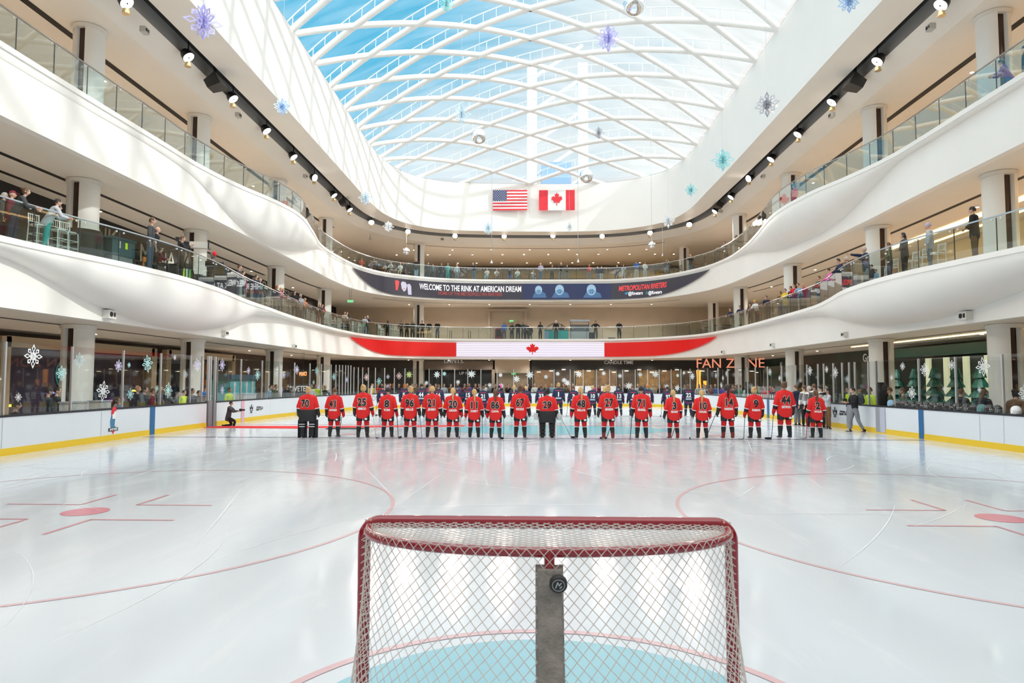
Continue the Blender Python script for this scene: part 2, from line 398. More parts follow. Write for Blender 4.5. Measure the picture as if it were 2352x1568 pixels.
# warm cove lights in the right hand ceilings and at the far upper level
COVE = mat('cove_light', (1, .7, .3), .5, emit=(1, .70, .32), es=2.3)
def cove(W, off, s0, s1, z, w, label):
    o = slot('cove_light', W, off, s0, s1, z, w, COVE); o['kind'] = 'thing'; tag(o, label, 'light', 'warm cove lights'); return o
cove(W3, -4.6, W3.sy(36, True), W3.sy(12, True), ZB3+.0, .45, 'wide warm cove light strip under the right upper balcony ceiling')
cove(W3, -6.0, W3.sy(33, True), W3.sy(12, True), ZB3+.0, .18, 'narrow warm cove light strip deeper under the right upper balcony')
cove(W2, -3.6, W2.sy(36, True), W2.sy(12, True), ZB2+.0, .22, 'warm cove light strip in the ground floor ceiling at right')
cove(DR, -8.6, DR.sy(44, True), DR.sy(12, True), ZC3-.02, .35, 'warm cove light strip in the top ceiling at right')
sag = empty('cove_light', (0, 0, 0)); tag(sag, 'long warm glowing cove under the far top ceiling', 'light', 'warm cove lights')
MB().tube([(-8, 79, 13.6), (3, 79, 13.5), (12, 78.6, 13.9), (18, 77, 14.3)], .16, 6).build('lamp_tube', mat('cove_light_far', (1, .7, .3), .5, emit=(1, .66, .2), es=5), sag)
o = MB().box((0, 76, 15.2), (44, 6, .5)).build('ceiling_far_recess', mat('brown_ceiling', (.20, .15, .11), .6)); tag(o, kind='structure')

# ---------------------------------------------------------------- columns
def column(x, y, zb, zt, label, r=.54, rot=0):
    root = empty('column', (x, y, zb), rot); tag(root, label, 'column', 'round white columns')
    h = zt-zb; mb = MB(); n = 36; a0, a1 = math.radians(-90-19), math.radians(-90+19)
    V = []; F = []
    angs = [a1+(2*PI-(a1-a0))*k/n for k in range(n+1)]
    for a in angs:
        V += [(r*math.cos(a), r*math.sin(a), 0), (r*math.cos(a), r*math.sin(a), h)]
    for i in range(n): F.append((2*i, 2*i+2, 2*i+3, 2*i+1))
    b = len(V); ri = r-.16
    for a in (angs[-1], angs[0]): V += [(ri*math.cos(a), ri*math.sin(a), 0), (ri*math.cos(a), ri*math.sin(a), h)]
    F += [(2*n, b, b+1, 2*n+1), (0, 1, b+3, b+2)]
    mb.add(V, F).build('shaft', mat('column_paint', (.80, .78, .74), .4), root, smooth=True)
    MB().lathe([(r-.15, 0), (r-.15, h)], n=28).build('bronze_insert', BRONZE, root, smooth=True)
    MB().lathe([(r+.05, h-.16), (r+.05, h-.02), (r+.02, h)], n=36).build('capital', mat('column_cap', (.76, .73, .68), .5), root, smooth=True)
    return root
LC = [(-17.05, 20.7), (-17.05, 29.1), (-17.05, 39.7), (-17.05, 50.2)]
RC = [(17.05, 20.5), (17.05, 28.8), (17.05, 39.2), (17.05, 49.7)]
lv = [(-.2, ZB2+.02, 'ground floor'), (ZT2-.04, ZB3+.02, 'middle level'), (ZT3-.04, ZC3, 'top level')]
ordn = ['nearest', 'second', 'third', 'fourth']
for side, C in (('left', LC), ('right', RC)):
    for i, (x, y) in enumerate(C):
        for zb, zt, nm in lv: column(x, y, zb, zt, '%s round white column on the %s %s side' % (ordn[i], side, nm))
for zb, zt, nm in lv:
    column(-10.95, 60.6, zb, zt, 'white column at the far end, %s, left of the flags' % nm, .5)
column(17.6, 59.5, lv[1][0], lv[1][1], 'bronze sided column at the far right corner, middle level', .5)
column(15.6, 62.5, lv[2][0], lv[2][1], 'bronze sided column at the far right corner, top level', .5)

# ---------------------------------------------------------------- balcony railings
def railing(E, s0, s1, zt, h, label, n):
    root = empty('glass_railing', (0, 0, 0)); tag(root, label, 'railing', 'glass balcony railings')
    ds = (s1-s0)/n; clips = MB(); top = []
    for i in range(n):
        a, b = E.pos(s0+ds*i+.012, -.14), E.pos(s0+ds*(i+1)-.012, -.14)
        t = (b-a).normalized(); w = Vector((t.y, -t.x))*.008
        mb = MB(); V = []
        for p in (a-w, a+w, b-w, b+w): V += [(p.x, p.y, zt-.05), (p.x, p.y, zt+h-.05)]
        mb.add(V, [(0, 1, 5, 4), (2, 6, 7, 3), (0, 2, 3, 1), (4, 5, 7, 6), (1, 3, 7, 5), (0, 4, 6, 2)]).build('glass_panel', RAILG, root)
        e = MB(); e.box((b.x, b.y, zt+h/2-.05), (.025, .02, h), rz=math.atan2(t.y, t.x)); e.build('joint', DSTEEL, root)
        for f in (.1, .9):
            p = E.pos(s0+ds*(i+f), -.13); clips.ball((p.x, p.y, zt+h-.10), .035, 6, 4)
    for i in range(n*3+1):
        p = E.pos(s0+(s1-s0)*i/(n*3), -.14); top.append((p.x, p.y, zt+h))
    MB().tube(top, .028, 8).build('handrail', STEEL, root, smooth=True)
    o = clips.build('clip_row', ALU, root); o['kind'] = 'stuff'
    return root
for E, zt, nm in ((E2, ZT2, 'middle'), (E3, ZT3, 'top')):
    a, b, c, d = E.sy(9), E.sy(50.5), E.sy(51.5, True), E.sy(9, True)
    railing(E, a, b, zt, 1.1, 'glass railing with steel handrail along the left %s balcony' % nm, 28)
    railing(E, b, c, zt, 1.1, 'glass railing with steel handrail along the far %s balcony' % nm, 24)
    railing(E, c, d, zt, 1.1, 'glass railing with steel handrail along the right %s balcony' % nm, 28)

# ---------------------------------------------------------------- skylight vault
DX, DY = 3.35, 3.4
def vz(x, y):
    fy = 1-(max(0, y-42)/16.4)**2-(max(0, -y)/13.)**2
    return ZDT+3.35*(1-(x/13.4)**2)*fy
def drum_in(x, y):
    # inside the drum outline in plan?
    if y < 46: return -13.0 < x < 13.4
    c = False; P = DD; j = len(P)-1
    for i in range(len(P)):
        if (P[i][1] > y) != (P[j][1] > y) and x < (P[j][0]-P[i][0])*(y-P[i][1])/(P[j][1]-P[i][1])+P[i][0]: c = not c
        j = i
    return c
vault = empty('skylight_vault', (0, 0, ZDT)); tag(vault, 'arched diagrid skylight of white steel tubes over the rink', 'skylight')
TUBE = mat('white_steel_tube', (.88, .87, .85), .35)
def vp(x, y): return Vector((x, y, vz(x, y)-ZDT))
def fam(sgn, y0):
    pts = []
    for i in range(-64, 65):
        x = i*DX/16; y = y0+sgn*DY/2*(i/16)
        if y > -12 and drum_in(x, y): pts.append((x, y))
    return pts
def extend(P):
    a, b = P[0], P[1]; c, d = P[-2], P[-1]
    return [(a[0]+(a[0]-b[0])*8, a[1]+(a[1]-b[1])*8)]+P+[(d[0]+(d[0]-c[0])*8, d[1]+(d[1]-c[1])*8)]
nrib = 0
for j in range(-6, 11):
    for sgn in (-1, 1):
        y0 = 34.45+DY*(j-3)
        P = fam(sgn, y0)
        if len(P) < 12: continue
        P = extend(P)
        MB().tube([vp(*p) for p in P[::2]+[P[-1]]], .18, 10).build('rib', TUBE, vault, smooth=True)
        if sgn < 0:
            up = MB(); up.tube([vp(*p)+Vector((0, .10, .85)) for p in P[::2]+[P[-1]]], .036, 6)
            for x, y in P[1:-1:4]:
                if True:
                    up.tube([vp(x, y), vp(x, y)+Vector((0, .10, .85))], .022, 5)
            up.build('glazing_beam', mat('glazing_white', (.70, .76, .80), .4), vault)
# glazing: one pane per bay line, lying on the glazing beams
for j in range(-6, 12):
    y0 = 34.45+DY*(j-3); mb = MB(); V = []; F = []
    for i in range(-18, 19):
        x = max(-13.6, min(13.6, i*DX/4)); ya, yb = y0-DY/2*(x/DX), y0+DY-DY/2*(x/DX)
        ya = max(-12, min(58.9, ya)); yb = max(-12, min(58.9, yb))
        for y in (ya, (ya+yb)/2, yb): q = vp(x, y); V.append((q.x, q.y+.1, max(q.z, -.05)+.88))
    for i in range(36):
        for m in range(2):
            a = i*3+m
            if (Vector(V[a])-Vector(V[a+1])).length > .01 or (Vector(V[a+3])-Vector(V[a+4])).length > .01: F.append((a, a+3, a+4, a+1))
    if F: mb.add(V, F).build('glass_pane', SKYG, vault, smooth=True)
# ---------------------------------------------------------------- rink
BP = Path(catmull([(-13.8, -8), (-13.75, -3), (-13.75, 5), (-13.72, 14), (-13.7, 24), (-13.45, 31), (-12.7, 37), (-11.3, 41.3), (-9, 44.6), (-5.5, 46.9), (-1, 47.9), (4, 48), (8, 47.9), (10.5, 46.6), (12, 44), (12.55, 39), (12.75, 33), (13.1, 26), (13.45, 19), (13.7, 13), (13.8, 5), (13.85, -3), (13.9, -8)], 10))
BH = 1.05
ice_mat = bpy.data.materials.new('ice'); ice_mat.use_nodes = True
n = ice_mat.node_tree.nodes; L = ice_mat.node_tree.links; p = n['Principled BSDF']
t = n.new('ShaderNodeTexCoord'); z = n.new('ShaderNodeTexNoise'); z.inputs['Scale'].default_value = .12; z.inputs['Detail'].default_value = 4
r = n.new('ShaderNodeValToRGB'); r.color_ramp.elements[0].position = .35; r.color_ramp.elements[1].position = .65
r.color_ramp.elements[0].color = (.60, .67, .74, 1); r.color_ramp.elements[1].color = (.69, .74, .80, 1)
L.new(t.outputs['Object'], z.inputs['Vector']); L.new(z.outputs['Fac'], r.inputs[0])
m1 = n.new('ShaderNodeMapping'); m1.inputs['Scale'].default_value = (1, .22, 1); m1.inputs['Rotation'].default_value = (0, 0, .4)
z2 = n.new('ShaderNodeTexNoise'); z2.inputs['Scale'].default_value = 2.2; z2.inputs['Detail'].default_value = 9; z2.inputs['Roughness'].default_value = .68; z2.inputs['Distortion'].default_value = .6
L.new(t.outputs['Object'], m1.inputs[0]); L.new(m1.outputs[0], z2.inputs['Vector'])
mr = n.new('ShaderNodeMapRange'); mr.inputs['From Min'].default_value = .35; mr.inputs['From Max'].default_value = .75; mr.inputs['To Min'].default_value = .07; mr.inputs['To Max'].default_value = .22
L.new(z2.outputs['Fac'], mr.inputs[0]); L.new(mr.outputs[0], p.inputs['Roughness'])
r2 = n.new('ShaderNodeMapRange'); r2.inputs['From Min'].default_value = .56; r2.inputs['From Max'].default_value = .74; r2.inputs['To Min'].default_value = 0; r2.inputs['To Max'].default_value = .5
mxc = n.new('ShaderNodeMix'); mxc.data_type = 'RGBA'; mxc.inputs['B'].default_value = (.76, .78, .80, 1)
L.new(z2.outputs['Fac'], r2.inputs[0]); L.new(r2.outputs[0], mxc.inputs['Factor']); L.new(r.outputs[0], mxc.inputs['A']); L.new(mxc.outputs['Result'], p.inputs['Base Color'])
bmp = n.new('ShaderNodeBump'); bmp.inputs['Strength'].default_value = .05; bmp.inputs['Distance'].default_value = .02; L.new(z2.outputs['Fac'], bmp.inputs['Height']); L.new(bmp.outputs[0], p.inputs['Normal'])
p.inputs['IOR'].default_value = 1.5; p.inputs['Specular IOR Level'].default_value = .5
MATS['ice'] = ice_mat
mb = MB(); ring = [tuple(BP.pos(s)) for s in BP.s]; N = len(ring)
mb.add([(a[0], a[1], 0) for a in ring]+[(a[0], a[1], -.19) for a in ring], [tuple(range(N))[::-1], tuple(range(N, 2*N))]+[(i, (i+1) % N, (i+1) % N+N, i+N) for i in range(N)])
ice = mb.build('floor_ice', ice_mat); tag(ice, kind='structure')
def paint(name, c, rough=.16): return mat(name, c, rough, spec=.5)
PRED = paint('paint_red_faint', (.66, .46, .50)); PRED2 = paint('paint_red', (.66, .32, .37))
def flat(name, rings, m, z=.003):
    mb = MB()
    for pts in rings:
        k = len(pts); mb.add([(x, y, z) for x, y in pts], [tuple(range(k))])
    o = mb.build(name, m, ice); return o
def ringband(name, c, r, w, m, a0=0, a1=2*PI, z=.003, n=96):
    mb = MB(); V = []; F = []
    for i in range(n+1):
        a = a0+(a1-a0)*i/n
        for q in (r-w/2, r+w/2): V.append((c[0]+q*math.cos(a), c[1]+q*math.sin(a), z))
    for i in range(n): F.append((2*i, 2*i+1, 2*i+3, 2*i+2))
    return mb.add(V, F).build(name, m, ice)
def rect(x0, y0, x1, y1): return [(x0, y0), (x1, y0), (x1, y1), (x0, y1)]
for sx in (-1, 1):
    c = (6.75*sx, 6.35)
    ringband('faceoff_circle', c, 4.55, .06, PRED)
    flat('faceoff_spot', [[(c[0]+.32*math.cos(a*PI/16), c[1]+.32*math.sin(a*PI/16)) for a in range(32)]], paint('paint_spot', (.70, .26, .33)))
    for s2 in (-1, 1):
        for s3 in (-1, 1):
            a, b = c[0]+s2*.45, c[1]+s3*.55
            flat('hash_mark', [rect(min(a, a+s2*1.2), b-.03, max(a, a+s2*1.2), b+.03), rect(a-.03, min(b, b+s3*.9), a+.03, max(b, b+s3*.9))], PRED2)
cre = [(1.62*math.cos(a), 1.69*math.sin(a)) for a in [PI*i/40 for i in range(41)]]
flat('goal_crease', [cre], paint('paint_crease', (.28, .54, .64)), .003)
ringband('crease_line', (0, 0), 1.86, .07, PRED, 0, PI, .004, 40)
flat('goal_line', [rect(-13.6, -.03, 13.6, .03)], PRED2, .004)
flat('blue_line', [rect(-13.5, 19.0, 13.3, 19.3)], paint('paint_blue_line', (.20, .22, .34)), .003)
flat('blue_line', [rect(-13.3, 33.3, 12.6, 33.6)], paint('paint_blue_line', (.2, .22, .34)), .003)
flat('centre_line', [rect(-13.4, 25.55, 13.0, 25.85)], PRED2, .003)
flat('centre_logo', [[(.9+4.6*math.cos(a), 23.2+2.5*math.sin(a)) for a in [2*PI*i/64 for i in range(64)]]], paint('paint_teal', (.22, .60, .70)), .0025)
flat('centre_logo', [[(.9+3.2*math.cos(a), 29.6+2.2*math.sin(a)) for a in [2*PI*i/64 for i in range(64)]]], paint('paint_pale_teal', (.55, .75, .80)), .0022)
ringband('centre_circle', (0, 25.7), 4.55, .07, PRED, z=.0035)
for (x, y) in ((6.7, 20.6), (-6.7, 20.6)): flat('neutral_spot', [[(x+.3*math.cos(a*PI/16), y+.3*math.sin(a*PI/16)) for a in range(32)]], PRED2)
# skate scratches: nobody could count them
mb = MB()
for i in range(150):
    x, y = R.uniform(-12, 12), R.choice([R.uniform(3, 20), R.uniform(9, 19)])
    if abs(x) < 1.5 and y < 3: continue
    a = R.uniform(0, 2*PI); k = R.uniform(-.35, .35)*R.random(); ln = R.uniform(.5, 4.5); w = R.uniform(.003, .012); pts = []
    for j in range(13):
        pts.append((x, y, a)); x += math.cos(a)*ln/12; y += math.sin(a)*ln/12; a += k*ln/12
    V = []; F = []
    for j, (x, y, a) in enumerate(pts):
        ww = w*math.sin(PI*(j+.3)/13); V += [(x-math.sin(a)*ww, y+math.cos(a)*ww, .005), (x+math.sin(a)*ww, y-math.cos(a)*ww, .005)]
    for j in range(12): F.append((2*j, 2*j+1, 2*j+3, 2*j+2))
    if all(abs(v[0]) < 13.2 for v in V): mb.add(V, F)
for i in range(18):   # snow scraped up in front of the line of players
    x = R.uniform(-8, 9.5); y = R.uniform(16.6, 18.6); a = R.uniform(-.6, .6); l = R.uniform(.3, 1.5); w = R.uniform(.03, .12)
    V = []; 
    for j in range(14):
        th = 2*PI*j/14; rr = R.uniform(.6, 1); X, Y = l/2*math.cos(th)*rr, w*math.sin(th)*rr
        V.append((x+X*math.cos(a)-Y*math.sin(a), y+X*math.sin(a)+Y*math.cos(a), .006))
    mb.add(V, [tuple(range(14))])
o = mb.build('skate_marks', mat('ice_snow', (.80, .82, .84), .45)); tag(o, 'white skate scratches scored across the ice', 'scratches', kind='stuff')
# red carpet and black mat
rc = MB().add([(-13.6, 23.5, .012), (-9.6, 23.3, .012), (-8.1, 23.9, .012), (-2.9, 24.9, .012), (-2.9, 25.5, .012), (-8.3, 24.75, .012), (-12.4, 24.6, .012), (-13.6, 24.4, .012)], [tuple(range(8))])
rc.add([(v[0], v[1], 0.002) for v in rc.v], [tuple(range(8))[::-1]]+[])
rc.f += [(i, (i+1) % 8, (i+1) % 8+8, i+8) for i in range(8)]; rc.mi += [0]*8
o = rc.build('red_carpet', mat('carpet_red', (.72, .02, .03), .9, bump=.3, bscale=200)); tag(o, 'long red carpet laid on the ice from the left gate behind the red team', 'carpet')
o = MB().box((-7.6, 23.35, .012), (1.5, .55, .02), rz=.05).build('black_mat', mat('rubber', (.02, .02, .02), .8)); tag(o, 'short black rubber mat at the edge of the red carpet', 'mat')

# ---------------------------------------------------------------- boards (gates left open where the photo shows posts)
def board_run(name, s0, s1, label, parts=True):
    n = max(2, int((s1-s0)/1.0)); root = empty(name, (0, 0, 0)); tag(root, label, 'boards', 'rink boards')
    def seg(z0, z1, off, th, nm, m):
        mb = MB(); V = []; F = []
        for i in range(n+1):
            q = s0+(s1-s0)*i/n
            for o_, zz in ((off, z0), (off, z1), (off-th, z1), (off-th, z0)):
                p = BP.pos(q, o_); V.append((p.x, p.y, zz))
        for i in range(n):
            for j in range(4): F.append((i*4+j, i*4+(j+1) % 4, (i+1)*4+(j+1) % 4, (i+1)*4+j))
        F += [(0, 1, 2, 3), (n*4, n*4+3, n*4+2, n*4+1)]
        return mb.add(V, F).build(nm, m, root)
    seg(.0, .19, .012, .1, 'kickplate', YELLOW); seg(.19, 1.0, 0, .1, 'board_panel', BOARDW); seg(1.0, 1.05, .015, .28, 'cap_rail', CAPB)
    return root
def S(px, py=960): return BP.hit(px, py)[0]
gL0, gL1 = S(474), S(497)
gR0, gR1 = S(1945, 940), S(2027, 960)
BL = board_run('rink_boards', BP.sy(-3), gL0, 'white rink boards with yellow kickplate along the near left side')
BF = board_run('rink_boards', gL1, BP.sy(30, True), 'white rink boards with yellow kickplate curving round the far end')
BR = board_run('rink_boards', BP.sy(30, True), BP.sy(-3, True), 'white rink boards with yellow kickplate along the right side')
def board_mark(px0, px1, py, m, name, parent, z0=0.01, z1=1.0, off=.018):
    s0, s1 = S(px0, py), S(px1, py); o = grid_panel(BP, s0, s1, z0, z1, off, 3).build(name, m, parent); return o
BLUE = mat('board_blue', (.01, .13, .33), .4)
board_mark(344, 355, 960, BLUE, 'blue_line_mark', BL); board_mark(2111, 2122, 970, BLUE, 'blue_line_mark', BR)
board_mark(1762, 1767, 930, BLUE, 'blue_line_mark', BF); board_mark(554, 561, 930, mat('board_pink', (.75, .42, .50), .5), 'centre_line_mark', BF)
for a, b in ((2012, 2030), (1945, 1958)): board_mark(a, b, 950, mat('gate_grey', (.32, .34, .38), .5), 'gate_panel', BR, .05, .98)
board_mark(2022, 2034, 955, mat('gate_lilac', (.50, .52, .62), .5), 'gate_panel', BR, .05, .98, .02)
SEAM = mat('seam', (.30, .33, .38), .6)
for px, par in ((232, BL), (0+5, BL), (2305, BR), (2250, BR), (1890, BF), (620, BF)): 
    s = S(px, 970); grid_panel(BP, s, s+.012, .2, 1.0, .004, 1).build('panel_seam', SEAM, par)
# left gate: two grey posts
g1 = empty('rink_gate', (0, 0, 0)); tag(g1, 'open rink gate with grey posts in the left boards beside the red carpet', 'gate')
for px, w in ((481, .34), (491, .22)):
    s = S(px); p = BP.pos(s, -.05); t = BP.tan(s); MB().box((p.x, p.y, .55), (w, .16, 1.1), rz=math.atan2(t.y, t.x)).build('gate_post', mat('gate_metal', (.30, .30, .32), .4, .5), g1)
for px in (478, 483, 493.5):
    s = S(px); p = BP.pos(s, -.05); MB().box((p.x, p.y, 2.0), (.09, .09, 2.0)).build('gate_stanchion', ALU, g1)
# glass above the boards
def gh(s):
    p = BP.pos(s)
    if p.y > 40: return 2.87
    return 2.98 if p.x < 0 else 2.77
posts_px = [20, 173, 290, 376, 444, 470, 505, 559, 607, 646, 681, 716, 742, 764, 775, 783, 790, 797, 803, 809, 816, 826, 836, 849, 865, 886, 908, 932, 987, 1016, 1045, 1075, 1105, 1142, 1180, 1212, 1273, 1310, 1340, 1371, 1401, 1431, 1459, 1487, 1513, 1540, 1562, 1582, 1600, 1622, 1645, 1667, 1692, 1712, 1730, 1758, 1790, 1822, 1848, 1873, 1886, 1908, 1928, 1944, 1957, 1988, 2006, 2103, 2187, 2294]
def glass_run(a, b, label):
    root = empty('rink_glass', (0, 0, 0)); tag(root, label, 'glass', 'rink glass with steel stanchions')
    px = posts_px[a:b]; ss = [S(p, 900) for p in px]
    if a == 0: ss = [BP.sy(7.0), BP.sy(10.0)]+ss
    if b >= len(posts_px): ss = ss+[BP.sy(10.5, True), BP.sy(7.5, True)]
    for s in ss:
        p = BP.pos(s, -.14); t = BP.tan(s); h = gh(s)
        MB().box((p.x, p.y, (BH+h)/2), (.05, .06, h-BH), rz=math.atan2(t.y, t.x)).build('stanchion', ALU, root)
    for s0, s1 in zip(ss, ss[1:]):
        if a <= 5 < b and s0 >= gL0-.3 and s1 <= gL1+.6: continue
        h = gh((s0+s1)/2); A, B = BP.pos(s0+.03, -.14), BP.pos(s1-.03, -.14)
        t = (B-A).normalized(); w = Vector((t.y, -t.x))*.006; V = []
        for p in (A-w, A+w, B-w, B+w): V += [(p.x, p.y, BH), (p.x, p.y, h)]
        MB().add(V, [(0, 1, 5, 4), (2, 6, 7, 3), (0, 2, 3, 1), (4, 5, 7, 6), (1, 3, 7, 5), (0, 4, 6, 2)]).build('glass_sheet', RINKG, root)
    return root
GL = glass_run(0, 7, 'tall clear glass on the near left boards with snowflake stickers')
GF1 = glass_run(6, 29, 'tall clear glass round the far left corner of the boards')
GF = glass_run(28, 50, 'tall clear glass along the far end boards with white snowflake stickers')
GR1 = glass_run(49, 67, 'tall clear glass round the far right corner and player gates')
GR = glass_run(66, 70, 'tall clear glass on the near right boards behind the row of helmets')

# ---------------------------------------------------------------- writing and emblems on the boards
def on_wall(me, path, px, py, off, m, name, parent=None, flip=1):
    s, z = path.hit(px, py); return link(name, wrap(me, path, s, z, off), m, parent)
INK = mat('black_print', (.01, .01, .012), .5); NAVY = mat('navy_cloth', (.012, .018, .06), .7); REDP = mat('red_print', (.75, .02, .04), .5); WHP = mat('white_print', (.85, .85, .85), .5)
def espn(px, py, par, sc=1):
    on_wall(text_mesh('ESPN+', .30*sc, .012, .2), BP, px, py, .01, INK, 'board_lettering', par)
    s, z = BP.hit(px, py)
    grid_panel(BP, s-.40*sc, s+.34*sc, z+.02*sc, z+.04*sc, .014, 2).build('letter_stripe', WHP, par)
    # crown emblem beside it
def crown(px, py, par, sc=1):
    s, z = BP.hit(px, py)
    def ln(pts): 
        mb = MB()
        for a, b in zip(pts, pts[1:]): mb.tube([(a[0]*sc, 0, a[1]*sc), (b[0]*sc, 0, b[1]*sc)], .016*sc, 5)
        return mb
    mb = ln([(-.16, .12), (-.12, -.08), (.12, -.08), (.16, .12), (.07, .0), (0, .17), (-.07, 0), (-.16, .12)]); mb.ball((0, 0, .2*sc), .03*sc, 6, 4)
    link('crown_emblem', wrap(mb.mesh('crown_emblem'), BP, s, z+.02, .01), INK, par)
    link('board_lettering', wrap(text_mesh('PHF', .13*sc, .004), BP, s, z-.15*sc, .01), INK, par)
crown(577, 940, BF, .95); espn(596, 938, BF, .85); crown(1918, 948, BF if S(1918) < BP.sy(30, True) else BR, 1); espn(1938, 949, BR, .8)
link('board_lettering', wrap(text_mesh('DREAM', .5, .004), BP, S(873, 912), .72, .01), mat('grey_print', (.35, .37, .4), .5), BF)
# team emblem on the near left boards: red kerchiefed figure over a ribbon (a plain stand-in)
s, z = BP.hit(260, 970)
em = empty('board_emblem', (0, 0, 0)); em.parent = BL
def embl(pts, m, off, nm): link(nm, wrap(MB().poly(pts, .004).mesh(nm), BP, s, z, off), m, em)
embl([(-.13, -.17), (.12, -.17), (.17, .12), (.10, .30), (-.10, .27), (-.17, .05)], mat('emblem_blue', (.05, .20, .36), .5), .008, 'emblem_body')
embl([(.06, -.12), (.17, -.15), (.20, .25), (.10, .28)], mat('emblem_grey', (.75, .78, .8), .5), .012, 'emblem_arm')
embl([(-.06, .12), (.09, .12), (.12, .32), (.02, .40), (-.08, .34)], WHP, .014, 'emblem_face')
embl([(-.13, .26), (-.02, .28), (.05, .40), (.13, .36), (.10, .50), (.0, .53), (-.10, .46)], REDP, .018, 'emblem_scarf')
embl([(-.25, -.28), (.25, -.28), (.24, -.17), (-.24, -.17)], INK, .012, 'emblem_ribbon'); embl([(-.07, -.28), (.07, -.28), (0, -.38)], REDP, .012, 'emblem_shield')
link('emblem_lettering', wrap(text_mesh('RIVETERS', .095, .004), BP, s, z-.225, .018), WHP, em)

# ---------------------------------------------------------------- snowflake stickers on the glass
def flake_mesh(kind=0):
    mb = MB(); nn = 8
    for k in range(nn):
        a = 2*PI*k/nn+PI/2; l = 1.0 if (kind or k % 2 == 0) else .82; c, s_ = math.cos(a), math.sin(a)
        def T(x, y): return (x*c-y*s_, 0, x*s_+y*c)
        if kind == 0:   # open petal: outline diamond with a hole
            o_ = [(.30, 0), (.62, .20), (l, 0), (.62, -.20)]; i_ = [(.42, 0), (.62, .11), (l-.16, 0), (.62, -.11)]
            V = [T(*q) for q in o_]+[T(*q) for q in i_]; mb.add(V, [(0, 1, 5, 4), (1, 2, 6, 5), (2, 3, 7, 6), (3, 0, 4, 7)])
            mb.add([T(.0, .045), T(.34, .045), T(.34, -.045), T(0, -.045)], [(0, 1, 2, 3)])
            o2 = [(.16, .11), (.30, .18), (.34, .08), (.24, .03)]; mb.add([T(*q) for q in o2], [(0, 1, 2, 3)]); mb.add([T(x, -y) for x, y in o2], [(3, 2, 1, 0)])
        else:
            mb.add([T(.1, 0), T(.45, .17), T(l, 0), T(.45, -.17)], [(0, 1, 2, 3)])
    pts = [(.22*math.cos(2*PI*k/16), 0, .22*math.sin(2*PI*k/16)) for k in range(16)]
    mb.add(pts, [tuple(range(16))]); return mb
FM = [flake_mesh(0), flake_mesh(1)]
SCOL = {'white': (.82, .84, .86), 'teal': (.42, .72, .72), 'violet': (.62, .58, .82), 'faint': (.45, .55, .58), 'pink': (.85, .62, .62), 'lime': (.72, .82, .30)}
for k, c in SCOL.items(): mat('sticker_'+k, c, .5)
stk = {'left': [(87,818,23,'white'),(192,827,16,'faint'),(151,857,15,'teal'),(281,840,13,'violet'),(305,838,6,'teal'),(347,835,19,'teal'),(409,821,6,'white'),(246,898,21,'white'),(53,912,9,'white'),(308,905,13,'teal'),(394,896,17,'teal'),(368,892,7,'teal'),(433,860,9,'faint'),(460,838,15,'violet'),(2,870,13,'white')],
 'far_left': [(517,838,14,'violet'),(577,851,9,'violet'),(597,861,13,'teal'),(517,896,10,'violet'),(657,861,10,'violet'),(687,849,11,'violet'),(652,896,8,'violet'),(732,851,10,'teal'),(725,878,6,'teal'),(735,889,7,'violet'),(771,865,9,'teal'),(800,872,7,'violet'),(845,866,9,'pink'),(874,875,9,'teal'),(894,865,6,'violet'),(893,888,6,'violet'),(919,863,9,'pink')],
 'far': [(942,860,9,'lime'),(981,879,6,'white'),(1005,860,9,'white'),(1022,858,6,'teal'),(1053,877,6,'white'),(1084,859,10,'white'),(1125,884,6,'white'),(1150,861,6,'white'),(1152,886,7,'white'),(1187,870,9,'white'),(1217,861,10,'white'),(1254,865,6,'white'),(1281,858,6,'white'),(1296,873,7,'white'),(1303,879,8,'white'),(1330,859,9,'white'),(1387,857,6,'white'),(1424,863,6,'white'),(1444,886,9,'white'),(1470,860,6,'white'),(1504,859,9,'white'),(1529,887,6,'white'),(1553,891,8,'white'),(1554,862,5,'white'),(1568,856,5,'white'),(1587,864,9,'white')],
 'far_right': [(1640,862,8,'white'),(1656,868,7,'white'),(1664,858,7,'white'),(1652,884,8,'white'),(1763,854,9,'white'),(1785,868,7,'white'),(1854,851,11,'white'),(1892,848,8,'white'),(1912,855,12,'white'),(1940,870,9,'faint')],
 'right': [(2065,841,9,'white'),(2115,849,14,'white'),(2177,838,10,'white'),(2248,842,19,'white'),(2086,902,14,'white'),(2040,867,6,'white'),(2160,893,6,'white'),(2240,895,6,'white'),(2345,902,18,'white')]}
nmz = {'left': ('the near left rink glass', GL), 'far_left': ('the far left curved rink glass', GF1), 'far': ('the far end rink glass', GF), 'far_right': ('the far right curved rink glass', GR1), 'right': ('the near right rink glass', GR)}
ORD = ['first', 'second', 'third', 'fourth', 'fifth', 'sixth', 'seventh', 'eighth', 'ninth', 'tenth', 'eleventh', 'twelfth', '13th', '14th', '15th', '16th', '17th', '18th', '19th', '20th', '21st', '22nd', '23rd', '24th', '25th', '26th', '27th', '28th', '29th', '30th']+['%d%s' % (i, {1: 'st', 2: 'nd', 3: 'rd'}.get(i % 10, 'th')) for i in range(31, 120)]
